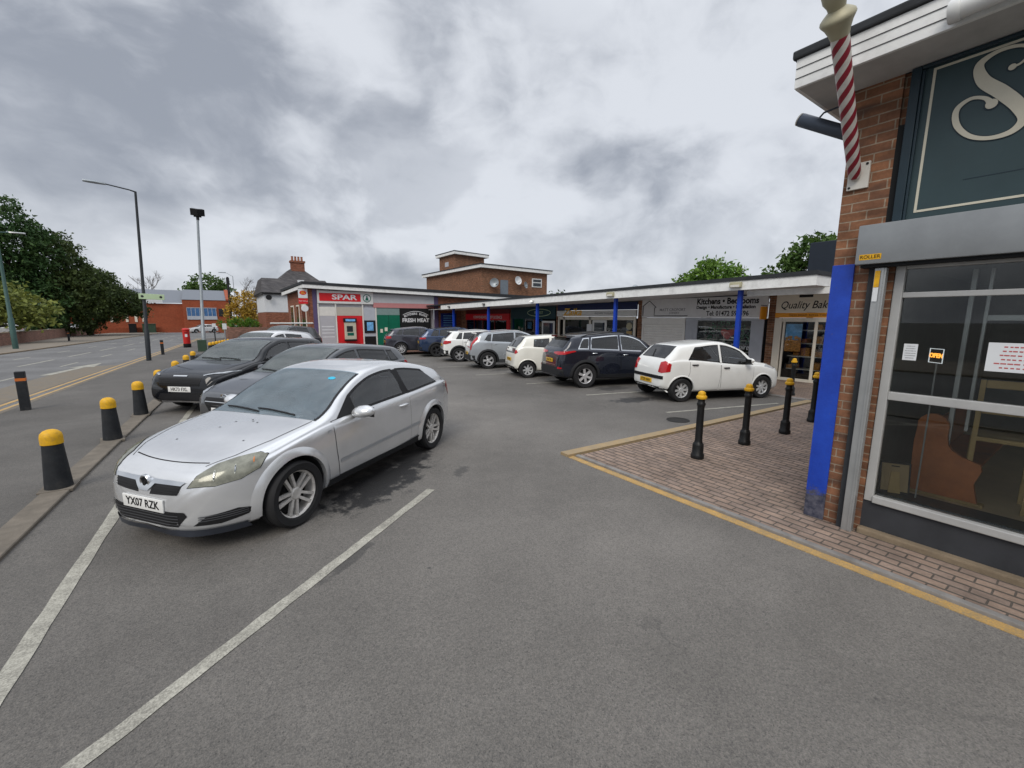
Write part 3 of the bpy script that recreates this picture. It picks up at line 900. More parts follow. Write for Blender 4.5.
def black_crossover(loc, heading):
    L, W, H, wb, FO, Rw = 4.40, 1.84, 1.52, 2.63, .90, .345
    sp = base_spec(L, W, H, wb, FO, Rw, **curves(L, W, H, .86, 1.04, 1.16, 2.0, 2.4, 3.9, 1.44, 4.28, 1.08, 1.00, 1.10, gz=.22, blunt=.72))
    sp.update(cabin=(1.05, 4.2), ws=(1.14, 2.0), rw=(3.93, 4.2), spokes=5, dbl=.26, spw=.04, dk=(1.32, 2.46, 3.46, 3.9), mirror=(1.62, 1.02), wintrim='trim', floor=.82)
    sp['windows'] = [(1.42, 1.72, 2.40, 2.42, 'door_glass'), (2.51, 2.49, 3.35, 3.42, 'privacy_glass'), (3.49, 3.44, 3.60, 3.78, 'privacy_glass')]
    hatch5(sp, dz=.34)
    pnt = paint('black', (.008, .009, .011), rough=.2, coat=.7)
    c = assemble('black_crossover', sp, loc, heading, 'black crossover with slim headlights and a white front plate, behind the grey hatchback', pnt, 'cars parked along the kerb bollards', 'alloy_dark')
    corner_patch(c, 'headlight', [(.13, .47, .765), (.40, .74, .78), (.72, .85, .83), (.70, .84, .86), (.36, .72, .845), (.15, .50, .815)], (-.62, -.62, -.42), M['lamp_dark'], off=.006)
    corner_patch(c, 'light_strip', [(.12, .47, .80), (.34, .71, .825), (.66, .835, .855), (.66, .835, .84), (.34, .715, .80), (.12, .48, .775)], (-.62, -.62, -.42), M['lamp_clear'], off=.010)
    front_patch(c, 'badge_bar', [(-.16, .79), (.16, .79), (.16, .808), (-.16, .808)], M['chrome'], .012)
    front_patch(c, 'skid_plate', [(-.5, .255), (.5, .255), (.46, .295), (-.46, .295)], M['alloy'], .010)
    front_patch(c, 'grille', [(-.46, .60), (.46, .60), (.50, .76), (-.50, .76)], M['grille'])
    for k in range(4):
        zz = .62+.035*k; front_patch(c, 'grille_slat', [(-.46, zz), (.46, zz), (.46, zz+.01), (-.46, zz+.01)], M['clad'], .012)
    front_patch(c, 'lower_grille', [(-.55, .30), (.55, .30), (.46, .44), (-.46, .44)], M['grille'])
    corner_patch(c, 'air_vent', [(.05, .60, .33), (.20, .76, .36), (.22, .78, .56), (.06, .62, .52)], (-.7, -.7, 0), M['clad'])
    corner_patch(c, 'vent_blade', [(.045, .60, .30), (.12, .70, .30), (.14, .72, .34), (.045, .61, .34)], (-.7, -.7, 0), M['chrome'], off=.012)
    number_plate(c, True, 'HK73 FXL', .53, M['plate_white'])
    bonnet_seam(c, [(.2, .55), (.5, .70), (.9, .74), (1.12, .74)])
    arch_ring(c, 'arch_cladding', M['clad'], .06, -14, 194, .008); sill_clad(c, .14, M['clad'])
    corner_patch(c, 'tail_light', [(4.02, .82, 1.03), (4.32, .70, 1.0), (4.34, .68, .90), (4.06, .82, .92)], (.6, -.7, 0), M['lamp_red'])
    return c

def small_hatch(kind, loc, heading):
    """the two white city cars"""
    pixo = kind == 'five'
    if pixo:
        L, W, H, wb, FO, Rw = 3.56, 1.60, 1.46, 2.36, .70, .285
        cv = curves(L, W, H, .78, .96, .86, 1.62, 2.0, 3.04, 1.355, 3.44, .98, .87, 1.01, gz=.2, blunt=.6, tailw=.80)
        sp = base_spec(L, W, H, wb, FO, Rw, **cv); sp.update(cabin=(.78, 3.42), ws=(.84, 1.62), rw=(3.07, 3.39), spokes=8, spw=.05, dk=(1.0, 1.98, 2.86, 3.2), mirror=(1.25, .93), rwmarg=.14, tumble=.33, crown=.075)
        sp['windows'] = [(1.02, 1.34, 1.91, 1.93, 'door_glass'), (2.01, 1.99, 2.66, 2.88, 'door_glass')]
        hatch5(sp, dz=.27); sp['hmat'] = 'trim'
        lab = 'white five-door hatchback with a yellow rear plate and black bumper strip, beside the brick paving'
        pnt = paint('white', (.76, .77, .75), rough=.3, dirt=.06); nm = 'white_hatchback'; g = 'cars parked nose-in along the parade'
    else:
        L, W, H, wb, FO, Rw = 3.42, 1.62, 1.47, 2.34, .62, .285
        cv = curves(L, W, H, .82, 1.0, .80, 1.5, 1.9, 2.98, 1.40, 3.34, .98, .92, 1.06, gz=.2, blunt=.6, tailw=.80)
        sp = base_spec(L, W, H, wb, FO, Rw, **cv); sp.update(cabin=(.70, 3.32), ws=(.78, 1.5), rw=(3.0, 3.31), spokes=7, spw=.06, dk=(.95, 2.2, 2.6, 3.0), mirror=(1.2, .96), rwmarg=.10, tumble=.30)
        c0 = _C(sp)
        sp['windows'] = [(1.02, 1.30, 2.05, 2.10, 'door_glass'), (2.20, 2.16, 2.70, 2.74, 'door_glass')]
        sp['doors'] = [(door_poly(c0, .95, 2.16, .27, .9), (2.0, .86))]; sp['hmat'] = 'trim'
        lab = 'cream-white small hatchback with a black glass tailgate, between the grey crossover and the dark SUV'
        pnt = paint('cream_white', (.76, .75, .68), rough=.3, dirt=.04); nm = 'cream_hatchback'; g = 'cars parked nose-in along the parade'
    c = assemble(nm, sp, loc, heading, lab, pnt, g, 'hubcap')
    h = W/2
    if pixo:
        corner_patch(c, 'tail_light', [(L-.14, .60, .99), (L-.02, .53, .95), (L, .50, .72), (L-.06, .58, .70), (L-.22, .70, .74), (L-.24, .70, .92)], (.75, -.6, 0), M['lamp_red'], off=.008)
        rear_patch(c, 'bumper_strip', [(-.66, .55), (.66, .55), (.66, .63), (-.66, .63)], M['trim'], .010)
        number_plate(c, False, 'YT59 NHV', .475, M['plate_yellow'])
        rear_patch(c, 'lower_valance', [(-.55, .31), (.55, .31), (.55, .36), (-.55, .36)], M['trim'], .006)
    else:
        corner_patch(c, 'tail_light', [(L-.10, .66, .96), (L-.02, .62, .94), (L, .60, .84), (L-.06, .66, .82), (L-.12, .71, .88)], (.7, -.7, 0), M['lamp_red'], off=.01)
        rear_patch(c, 'tailgate_glass', [(-.52, .84), (.52, .84), (.56, 1.0), (-.56, 1.0)], pm('gloss_black', (.01, .01, .012), .08, var=0, coat=1), .006)
        number_plate(c, False, 'FJ12 OKU', .62, M['plate_yellow'])
        rear_patch(c, 'lower_valance', [(-.6, .32), (.6, .32), (.6, .39), (-.6, .39)], M['trim'], .006)
    arch_ring(c, 'arch_lip', pnt, .03, -10, 190, .006)
    corner_patch(c, 'headlight', [(.16, .44, .70), (.40, .68, .72), (.64, .75, .82), (.60, .72, .86), (.34, .60, .82), (.18, .46, .78)], (-.62, -.62, -.42), M['lamp_clear'], off=.006)
    # rear wiper
    m = MB(); D = c.chordD(*sp['rw'])
    t0 = sp['rw'][1]; m.tube([c.hit(c.P3(t0-.01-.06*k, .03+.05*k, c.top(t0-.01-.06*k)), D, .014) for k in range(4)], .008, 6); c.link(m, 'rear_wiper', M['trim'])
    m = MB(); m.tube([c.P3(1.75, 0, H-.02), c.P3(1.95, 0, H+.16)], [.007, .003], 6); c.link(m, 'aerial', M['trim'])
    return c

def suv(kind, loc, heading):
    K = {
     'navy': dict(L=4.36, W=1.86, H=1.62, wb=2.67, FO=.90, R=.352, col=('navy_black', (.014, .017, .028), .3), rim='alloy', spk=dict(spokes=6, dbl=0, spw=.075), lab='dark navy SUV with chrome window trim and a yellow rear plate, beside the white five-door', re=(3.90, 1.49), tw=(4.24, 1.10), b=(1.02, 1.12), name='navy_suv'),
     'grey': dict(L=4.32, W=1.82, H=1.57, wb=2.72, FO=.86, R=.342, col=('light_grey', (.36, .385, .41), .4), rim='alloy', spk=dict(spokes=5, dbl=.22, spw=.05), lab='light grey crossover with tall red tail lights and black wheel arch cladding', re=(3.85, 1.45), tw=(4.22, 1.04), b=(1.02, 1.12), name='grey_crossover'),
     'white': dict(L=4.36, W=1.80, H=1.53, wb=2.76, FO=.84, R=.338, col=('warm_white', (.76, .77, .75), 0), rim='alloy', spk=dict(spokes=5, dbl=.14, spw=.06), lab='white estate SUV with chunky red tail lights, behind the light grey crossover', re=(3.85, 1.44), tw=(4.24, 1.06), b=(1.0, 1.08), name='white_suv'),
     'blue': dict(L=4.50, W=1.86, H=1.63, wb=2.70, FO=.88, R=.35, col=('deep_blue', (.022, .042, .095), .4), rim='alloy_dark', spk=dict(spokes=5, dbl=.14, spw=.05), lab='deep blue SUV with dark alloy wheels, between the white estate SUV and the charcoal one', re=(3.98, 1.50), tw=(4.38, 1.12), b=(1.04, 1.14), name='blue_suv'),
     'charcoal': dict(L=4.40, W=1.90, H=1.62, wb=2.68, FO=.86, R=.36, col=('charcoal', (.045, .047, .062), .4), rim='alloy', spk=dict(spokes=10, dbl=0, spw=.04), lab='charcoal SUV with a silver roof, parked in front of the green shop doors', re=(3.90, 1.48), tw=(4.26, 1.14), b=(1.04, 1.17), name='charcoal_suv'),
    }[kind]
    L, W, H, wb, FO, Rw = (K[k] for k in ('L', 'W', 'H', 'wb', 'FO', 'R'))
    cv = curves(L, W, H, .90, 1.06, 1.16, 2.0, 2.45, K['re'][0], K['re'][1], K['tw'][0], K['tw'][1], K['b'][0], K['b'][1], gz=.23, blunt=.68, tailw=.82)
    sp = base_spec(L, W, H, wb, FO, Rw, **cv); sp.update(K['spk'])
    sp.update(cabin=(1.05, K['tw'][0]-.05), ws=(1.14, 2.0), rw=(K['re'][0]+.03, K['tw'][0]-.05), dk=(1.30, 2.44, 3.42, 3.9), mirror=(1.62, 1.04), floor=.84, rwmarg=.13, crown=.085)
    qe = K['re'][0]-.12
    sp['windows'] = [(1.42, 1.72, 2.38, 2.40, 'door_glass'), (2.49, 2.47, 3.33, 3.40, 'privacy_glass'), (3.47, 3.42, qe-.18, qe, 'privacy_glass')]
    sp['hmat'] = 'chrome' if kind == 'navy' else None
    if kind == 'navy': sp['wintrim'] = 'chrome'
    hatch5(sp, dz=.36)
    nm, cc, mt = K['col']; pnt = paint(nm, cc, metal=mt, rough=.26, dirt=.04)
    c = assemble(K['name'], sp, loc, heading, K['lab'], pnt, 'cars parked nose-in along the parade', K['rim'])
    clad = M['clad'] if kind != 'charcoal' else pnt
    arch_ring(c, 'arch_cladding', clad, .07, -14, 194, .008); sill_clad(c, .15, clad)
    corner_patch(c, 'headlight', [(.16, .50, .78), (.42, .76, .80), (.72, .84, .86), (.66, .82, .90), (.34, .70, .88), (.18, .52, .85)], (-.62, -.62, -.42), M['lamp_clear'], off=.006)
    # rear end
    rear_patch(c, 'bumper_cladding', [(-.80, .36), (.80, .36), (.82, .55), (.62, .60), (-.62, .60), (-.82, .55)], M['clad'], .008)
    zt = K['tw'][1]
    if kind == 'navy':
        corner_patch(c, 'tail_light', [(L-.03, .30, 1.03), (L-.03, .60, 1.05), (L-.16, .78, 1.06), (L-.42, .90, 1.09), (L-.46, .90, 1.06), (L-.20, .80, .98), (L-.03, .62, .96), (L-.02, .30, .99)], (.75, -.65, 0), M['lamp_red'], off=.010)
        corner_patch(c, 'bumper_reflector', [(L-.06, .62, .56), (L-.16, .74, .57), (L-.16, .74, .61), (L-.06, .62, .62)], (.75, -.65, 0), M['lamp_red'], off=.014)
        rear_patch(c, 'chrome_strip', [(-.5, .655), (.5, .655), (.5, .675), (-.5, .675)], M['chrome'], .010)
        number_plate(c, False, 'FX66 TWV', .78, M['plate_yellow'])
    elif kind == 'grey':
        corner_patch(c, 'tail_light', [(L-.28, .74, 1.30), (L-.16, .70, 1.25), (L-.04, .66, 1.0), (L-.05, .68, .78), (L-.10, .74, .78), (L-.13, .76, 1.0), (L-.34, .80, 1.22)], (.7, -.7, 0), M['lamp_red'], off=.012)
        number_plate(c, False, 'YB23 VKO', .62, M['plate_yellow'])
        for sg in (1, -1): c.patch('rear_quarter_blade', [c.P3(L-.22, sg*.85, 1.05), c.P3(L-.62, sg*.88, 1.16), c.P3(L-.80, sg*.88, 1.10), c.P3(L-.24, sg*.85, .74)], Vector((.1, -sg, 0)), .006, pnt)
    elif kind == 'white':
        corner_patch(c, 'tail_light', [(L-.08, .50, 1.0), (L-.14, .76, 1.02), (L-.36, .86, 1.0), (L-.36, .86, .90), (L-.12, .78, .84), (L-.06, .50, .86)], (.75, -.65, 0), M['lamp_red'], off=.010)
        number_plate(c, False, 'FP14 LKE', .80, M['plate_yellow'])
    elif kind == 'blue':
        corner_patch(c, 'tail_light', [(L-.06, .40, 1.04), (L-.14, .76, 1.06), (L-.34, .88, 1.06), (L-.34, .88, .98), (L-.12, .78, .96), (L-.05, .40, .95)], (.75, -.65, 0), M['lamp_red'], off=.010)
        number_plate(c, False, 'ND71 HRE', .78, M['plate_yellow'])
    else:
        corner_patch(c, 'tail_light', [(L-.06, .52, 1.08), (L-.12, .76, 1.09), (L-.32, .88, 1.08), (L-.32, .88, .96), (L-.12, .78, .94), (L-.05, .52, .96)], (.75, -.65, 0), M['lamp_red'], off=.010)
        number_plate(c, False, 'AV15 JND', .76, M['plate_yellow'])
        roofskin(c, pm('roof_silver', (.42, .43, .45), .3, metal=.4, var=.05, coat=.8))
    # spoiler over the rear window and roof rails
    t1 = K['re'][0]; e = c.edge(t1-.05)
    m = MB(); zs = c.top(t1)
    m.prism([(-e[0]*.86, zs-.035), (e[0]*.86, zs-.035), (e[0]*.82, zs+.012), (-e[0]*.82, zs+.012)], 0, c.x0-t1-.16, c.x0-t1+.12)
    c.link(m, 'roof_spoiler', M['gloss_black'] if kind in ('navy', 'grey') and 'gloss_black' in M else pnt, smooth=30)
    if kind in ('navy', 'white', 'grey', 'blue'):
        for sg in (1, -1):
            m = MB(); pts = []
            for i in range(9):
                t = 2.05+(t1-.25-2.05)*i/8; w, ze = c.edge(t); pts.append(c.P3(t, sg*(w-.02), ze+(.02 if i in (0, 8) else .065)))
            m.tube(pts, .016, 8); c.link(m, 'roof_rail', M['trim'] if kind in ('blue', 'navy') else M['alloy'])
    return c

def roofskin(c, mat):
    ts = np.linspace(2.03, c.sp['rw'][0]-.05, 12); ys = np.linspace(-1, 1, 9); V = []
    for t in ts:
        for y in ys: V.append(c.hit(c.P3(t, y*(c.edge(t)[0]-.01), c.top(t)), Vector((0, 0, -1)), .004)[:])
    m = MB(); m.add(V, [(i*9+j, i*9+j+1, (i+1)*9+j+1, (i+1)*9+j) for i in range(11) for j in range(8)]); c.link(m, 'roof_panel', mat)

def plain_hatch(name, loc, heading, label, pnt, group, H=1.46, rails=False, L=4.2):
    """a car seen small or mostly hidden"""
    W, wb, FO, Rw = 1.78, 2.6, .86, .32
    sp = base_spec(L, W, H, wb, FO, Rw, **curves(L, W, H, .78, .98, 1.15, 1.95, 2.4, L-.5, H-.12, L-.1, 1.02, .95, 1.04))
    sp.update(cabin=(1.03, L-.14), ws=(1.13, 1.95), rw=(L-.47, L-.15), spokes=5, dbl=.13, dk=(1.28, 2.38, 3.32, 3.7), mirror=(1.58, .95))
    sp['windows'] = [(1.38, 1.68, 2.32, 2.34, 'door_glass'), (2.43, 2.41, 3.2, 3.28, 'privacy_glass')]
    hatch5(sp)
    c = assemble(name, sp, loc, heading, label, pnt, group)
    corner_patch(c, 'headlight', [(.14, .48, .66), (.38, .74, .69), (.66, .82, .78), (.60, .76, .83), (.30, .62, .78), (.17, .50, .73)], (-.62, -.62, -.42), M['lamp_clear'], off=.006)
    front_patch(c, 'grille', [(-.36, .42), (.36, .42), (.42, .62), (-.42, .62)], M['grille'])
    number_plate(c, True, '', .40, M['plate_white'], letters=False)
    corner_patch(c, 'tail_light', [(L-.24, .80, 1.0), (L-.08, .70, .95), (L-.04, .68, .80), (L-.2, .80, .80)], (.6, -.7, 0), M['lamp_red'])
    return c
# ------------------------------------------------------------------ scene materials
def nodes_of(name):
    m = bpy.data.materials.new(name); m.use_nodes = True; MATS[name] = m
    nt = m.node_tree; return m, nt.nodes, nt.links, nt.nodes['Principled BSDF']

def mixc(N, L, fac, a, b, mode='MIX'):
    x = N.new('ShaderNodeMix'); x.data_type = 'RGBA'; x.blend_type = mode
    for i, v in ((0, fac), (6, a), (7, b)):
        if hasattr(v, 'is_linked'): L.new(v, x.inputs[i])
        elif i == 0: x.inputs[0].default_value = v
        else: x.inputs[i].default_value = (*v, 1)
    return x.outputs[2]

def noise(N, L, vec, scale, detail=4, rough=.55, dist=0.):
    n = N.new('ShaderNodeTexNoise'); n.inputs['Scale'].default_value = scale; n.inputs['Detail'].default_value = detail
    n.inputs['Roughness'].default_value = rough; n.inputs['Distortion'].default_value = dist
    L.new(vec, n.inputs['Vector']); return n.outputs['Fac']

def ramp(N, L, v, a, b, c=0., d=1., smooth=False):
    r = N.new('ShaderNodeMapRange'); r.inputs[1].default_value = a; r.inputs[2].default_value = b; r.inputs[3].default_value = c; r.inputs[4].default_value = d
    if smooth: r.interpolation_type = 'SMOOTHSTEP'
    L.new(v, r.inputs[0]); return r.outputs[0]

def math_(N, L, op, a, b=None):
    m = N.new('ShaderNodeMath'); m.operation = op
    for i, v in enumerate((a, b)):
        if v is None: continue
        if hasattr(v, 'is_linked'): L.new(v, m.inputs[i])
        else: m.inputs[i].default_value = v
    return m.outputs[0]

def asphalt(name, base, chips=.5, stains=(), lane=None, rough=.86, tint=(1.08, 1.0, .90)):
    m, N, L, b = nodes_of(name)
    tc = N.new('ShaderNodeTexCoord'); v = tc.outputs['Object']
    big = noise(N, L, v, .35, 5, .6); mid = noise(N, L, v, 2.6, 6, .65)
    vo = N.new('ShaderNodeTexVoronoi'); vo.inputs['Scale'].default_value = 95; L.new(v, vo.inputs['Vector'])
    vo2 = N.new('ShaderNodeTexVoronoi'); vo2.inputs['Scale'].default_value = 210; L.new(v, vo2.inputs['Vector'])
    chip = vo.outputs['Color']; sep = N.new('ShaderNodeSeparateColor'); L.new(chip, sep.inputs[0])
    c = mixc(N, L, ramp(N, L, sep.outputs[0], 0, 1), tuple(base*(1-chips)*t for t in tint), tuple(base*(1+chips)*t for t in tint))
    sep2 = N.new('ShaderNodeSeparateColor'); L.new(vo2.outputs['Color'], sep2.inputs[0])
    c = mixc(N, L, .45, c, mixc(N, L, ramp(N, L, sep2.outputs[1], .1, .95), (base*.6,)*3, tuple(base*1.4*t for t in tint)))
    dk = ramp(N, L, noise(N, L, v, 30, 4, .65), .60, .72, 0, .55)
    c = mixc(N, L, dk, c, (base*.35,)*3)
    sc = math_(N, L, 'MULTIPLY', ramp(N, L, big, .32, .68, .76, 1.16), ramp(N, L, mid, .25, .75, .86, 1.12))
    c = mixc(N, L, 1., c, sc, 'MULTIPLY')
    # pits between the stones, and trodden-in gum and tar spots
    c = mixc(N, L, ramp(N, L, noise(N, L, v, 85, 2, .5), .63, .70, 0, .7), c, (base*.22,)*3)
    vg = N.new('ShaderNodeTexVoronoi'); vg.inputs['Scale'].default_value = 2.1; L.new(v, vg.inputs['Vector'])
    sg_ = N.new('ShaderNodeSeparateColor'); L.new(vg.outputs['Color'], sg_.inputs[0])
    spot = math_(N, L, 'MULTIPLY', ramp(N, L, vg.outputs['Distance'], .018, .045, 1, 0), ramp(N, L, sg_.outputs[0], .55, .6, 0, .8))
    c = mixc(N, L, spot, c, (base*.3,)*3)
    # the driving lane is worn paler
    sx = N.new('ShaderNodeSeparateXYZ'); L.new(v, sx.inputs[0])
    if lane is not None:
        dl = math_(N, L, 'ABSOLUTE', math_(N, L, 'SUBTRACT', sx.outputs[0], lane))
        dl = math_(N, L, 'ADD', dl, ramp(N, L, mid, .2, .8, -.6, .6))
        c = mixc(N, L, 1., c, ramp(N, L, dl, .8, 3.6, 1.06, .86, True), 'MULTIPLY')
    # hairline cracks
    wv = N.new('ShaderNodeTexNoise'); wv.inputs['Scale'].default_value = 1.6; wv.inputs['Detail'].default_value = 6; L.new(v, wv.inputs['Vector'])
    va = N.new('ShaderNodeVectorMath'); va.operation = 'MULTIPLY_ADD'; L.new(wv.outputs['Color'], va.inputs[0]); va.inputs[1].default_value = (.8, .8, 0); L.new(v, va.inputs[2])
    vc = N.new('ShaderNodeTexVoronoi'); vc.feature = 'DISTANCE_TO_EDGE'; vc.inputs['Scale'].default_value = .33; L.new(va.outputs[0], vc.inputs['Vector'])
    ck = math_(N, L, 'MULTIPLY', ramp(N, L, vc.outputs['Distance'], .0015, .0055, 1, 0), ramp(N, L, noise(N, L, v, .5, 3),   .54, .62, 0, .28))
    c = mixc(N, L, ck, c, (base*.28,)*3)
    wet = None
    for (x, y, rx, ry, ang, s) in stains:
        mp = N.new('ShaderNodeMapping'); mp.vector_type = 'TEXTURE'
        mp.inputs['Location'].default_value = (x, y, 0); mp.inputs['Rotation'].default_value = (0, 0, R(ang)); mp.inputs['Scale'].default_value = (rx, ry, 100)
        L.new(v, mp.inputs['Vector'])
        ln = N.new('ShaderNodeVectorMath'); ln.operation = 'LENGTH'; L.new(mp.outputs[0], ln.inputs[0])
        d = math_(N, L, 'ADD', ln.outputs['Value'], ramp(N, L, noise(N, L, v, 5.5, 7, .7), .3, .7, -.55, .55))
        f = ramp(N, L, d, .55, 1.0, s, 0, True)
        wet = f if wet is None else math_(N, L, 'MAXIMUM', wet, f)
    if wet is not None: c = mixc(N, L, wet, c, (.022, .022, .023))
    L.new(c, b.inputs['Base Color'])
    ro = ramp(N, L, mid, .2, .8, rough-.1, rough+.08)
    if wet is not None:
        q = N.new('ShaderNodeMix'); L.new(wet, q.inputs[0]); L.new(ro, q.inputs[2]); q.inputs[3].default_value = .5; ro = q.outputs[0]
    L.new(ro, b.inputs['Roughness']); b.inputs['Specular IOR Level'].default_value = .35
    bp = N.new('ShaderNodeBump'); bp.inputs['Strength'].default_value = .35; bp.inputs['Distance'].default_value = .006
    L.new(math_(N, L, 'ADD', vo.outputs['Distance'], math_(N, L, 'MULTIPLY', noise(N, L, v, 60, 4), .8)), bp.inputs['Height']); L.new(bp.outputs[0], b.inputs['Normal'])
    return m

def bricks(name, c1, c2, mortar, bw=.225, bh=.075, ms=.010, wall=True, rot=0., dark=None, soot=.0, off=.5, bumpk=.5, var=.35, rough=.85, sqx=1.):
    m, N, L, b = nodes_of(name)
    tc = N.new('ShaderNodeTexCoord'); v = tc.outputs['Object']
    if wall:
        sx = N.new('ShaderNodeSeparateXYZ'); L.new(v, sx.inputs[0]); cb = N.new('ShaderNodeCombineXYZ')
        L.new(math_(N, L, 'ADD', sx.outputs[0], sx.outputs[1]), cb.inputs[0]); L.new(sx.outputs[2], cb.inputs[1]); u = cb.outputs[0]
    else:
        mp = N.new('ShaderNodeMapping'); mp.inputs['Rotation'].default_value = (0, 0, R(rot)); mp.inputs['Scale'].default_value = (sqx, 1, 1); L.new(v, mp.inputs['Vector']); u = mp.outputs[0]
    # slight waviness keeps the courses from being ruler straight
    wn = N.new('ShaderNodeTexNoise'); wn.inputs['Scale'].default_value = 3.; L.new(v, wn.inputs['Vector'])
    vm = N.new('ShaderNodeVectorMath'); vm.operation = 'MULTIPLY_ADD'; L.new(wn.outputs['Color'], vm.inputs[0]); vm.inputs[1].default_value = (.012, .010, 0); L.new(u, vm.inputs[2]); u = vm.outputs[0]
    t = N.new('ShaderNodeTexBrick'); t.offset = off; t.squash = 1
    t.inputs['Scale'].default_value = 1; t.inputs['Mortar Size'].default_value = ms*.5; t.inputs['Mortar Smooth'].default_value = .25
    t.inputs['Brick Width'].default_value = bw; t.inputs['Row Height'].default_value = bh; t.inputs['Bias'].default_value = -.1
    t.inputs['Color1'].default_value = (*c1, 1); t.inputs['Color2'].default_value = (*c2, 1); t.inputs['Mortar'].default_value = (*mortar, 1)
    L.new(u, t.inputs['Vector'])
    c = t.outputs['Color']
    # per-brick tone: noise stretched along the course
    mp2 = N.new('ShaderNodeMapping'); mp2.inputs['Scale'].default_value = (1/bw*.9, 1/bh*.9, 1); L.new(u, mp2.inputs['Vector'])
    pb = noise(N, L, mp2.outputs[0], .9, 2, .5)
    c = mixc(N, L, 1., c, ramp(N, L, pb, .3, .7, 1-var, 1+var), 'MULTIPLY')
    c = mixc(N, L, 1., c, ramp(N, L, noise(N, L, v, 38, 5, .7), .3, .7, .84, 1.16), 'MULTIPLY')
    if dark: c = mixc(N, L, ramp(N, L, noise(N, L, mp2.outputs[0], .55, 1), .56, .66, 0, .8), c, dark)
    c = mixc(N, L, 1., c, ramp(N, L, noise(N, L, v, .8, 6, .65), .3, .7, .82, 1.12), 'MULTIPLY')
    if soot: c = mixc(N, L, ramp(N, L, noise(N, L, v, 1.7, 8, .7), .5, .75, 0, soot), c, (.05, .045, .04))
    L.new(c, b.inputs['Base Color']); b.inputs['Roughness'].default_value = rough; b.inputs['Specular IOR Level'].default_value = .3
    bp = N.new('ShaderNodeBump'); bp.inputs['Strength'].default_value = bumpk; bp.inputs['Distance'].default_value = .008
    h = math_(N, L, 'SUBTRACT', math_(N, L, 'MULTIPLY', noise(N, L, v, 70, 4), .35), t.outputs['Fac'])
    L.new(h, bp.inputs['Height']); L.new(bp.outputs[0], b.inputs['Normal'])
    return m

def worn_paint(name, c, under, amount=.5):
    """road paint rubbed through to the asphalt"""
    m, N, L, b = nodes_of(name)
    v = N.new('ShaderNodeTexCoord').outputs['Object']
    n = math_(N, L, 'ADD', math_(N, L, 'MULTIPLY', noise(N, L, v, 90, 4, .7), .62), math_(N, L, 'MULTIPLY', noise(N, L, v, 5, 6, .7), .38))
    f = ramp(N, L, n, .36+.12*amount, .56+.12*amount, .9, 0)
    cc = mixc(N, L, ramp(N, L, noise(N, L, v, 8, 6), .3, .7), tuple(x*.8 for x in c), tuple(x*1.08 for x in c))
    L.new(mixc(N, L, f, cc, under), b.inputs['Base Color'])
    # f is 1 where paint is gone
    b.inputs['Roughness'].default_value = .8
    bp = N.new('ShaderNodeBump'); bp.inputs['Strength'].default_value = .4; bp.inputs['Distance'].default_value = .005
    L.new(noise(N, L, v, 110, 4), bp.inputs['Height']); L.new(bp.outputs[0], b.inputs['Normal'])
    return m

AS = .142
asphalt('carpark_asphalt', AS, .30, stains=[(1.55, 5.0, 1.1, .45, 38, .95), (2.15, 5.6, .6, .28, 40, .85), (8.5, 6.75, .85, .35, -10, .85), (2.5, 4.75, .22, .10, 50, .5), (.75, 3.42, .35, .06, 38, .5), (9.4, 8.3, .7, .4, 0, .6), (9.2, 11, .6, .4, 0, .5), (-.3, 7.6, .9, .35, 40, .5), (9.3, 14.0, .7, .4, 0, .5), (7.45, 4.87, .30, .16, 0, .8)], lane=3.6)
asphalt('road_asphalt', .15, .2, tint=(1., .99, .98))
asphalt('path_asphalt', .105, .2)
asphalt('ground_earth', .10, .2, tint=(1, .95, .85))
bricks('pavers', (.275, .20, .155), (.225, .17, .14), (.095, .08, .068), .20, .051, .013, wall=False, rot=90, sqx=.5, bumpk=.7, soot=.35, var=.22)
bricks('red_pavers', (.26, .13, .09), (.2, .11, .08), (.07, .06, .05), .205, .103, .010, wall=False, rot=0)
bricks('shop_brick', (.25, .115, .06), (.18, .085, .05), (.31, .245, .18), .232, .078, .012, dark=(.10, .058, .042), soot=.2)
bricks('block_brick', (.235, .105, .055), (.17, .08, .045), (.22, .18, .14), .225, .078, .010, soot=.2)
bricks('red_brick', (.25, .085, .045), (.2, .07, .04), (.2, .15, .12), .225, .078, .010, soot=.2)
bricks('garden_brick', (.24, .12, .085), (.19, .10, .075), (.2, .16, .13), .225, .078, .010, soot=.4)
bricks('orange_brick', (.32, .075, .032), (.27, .062, .028), (.28, .11, .06), .225, .078, .008, var=.15)
bricks('slate', (.075, .07, .07), (.055, .052, .055), (.03, .03, .03), .3, .22, .012, wall=True)
worn_paint('line_white', (.46, .445, .38), (.16, .152, .13), .36)
worn_paint('line_yellow', (.54, .32, .085), (.26, .20, .12), .42)
worn_paint('kerb_yellow', (.38, .26, .12), (.27, .22, .15), .45)
worn_paint('box_brown', (.19, .145, .09), (.13, .125, .115), .4)
pm('kerb_stone', (.15, .13, .105), .85, var=.25, vs=5, bump=.3, bs=60, dirt=.4)
pm('kerb_tan', (.20, .155, .105), .88, var=.25, vs=4, bump=.3, bs=60, dirt=.35)
pm('edging', (.21, .20, .19), .85, var=.25, vs=6, bump=.3)
pm('white_board', (.76, .77, .76), .55, var=.08, vs=5, dirt=.24, bump=.12)
pm('white_upvc', (.66, .67, .66), .35, var=.05, dirt=.08)
pm('felt', (.03, .033, .037), .8, var=.25, vs=6, bump=.2)
pm('soffit', (.45, .45, .44), .7, var=.12)
pm('grey_metal', (.27, .285, .295), .42, metal=.35, var=.10, vs=3, dirt=.08)
pm('alu', (.40, .41, .41), .36, metal=.6, var=.08, dirt=.1)
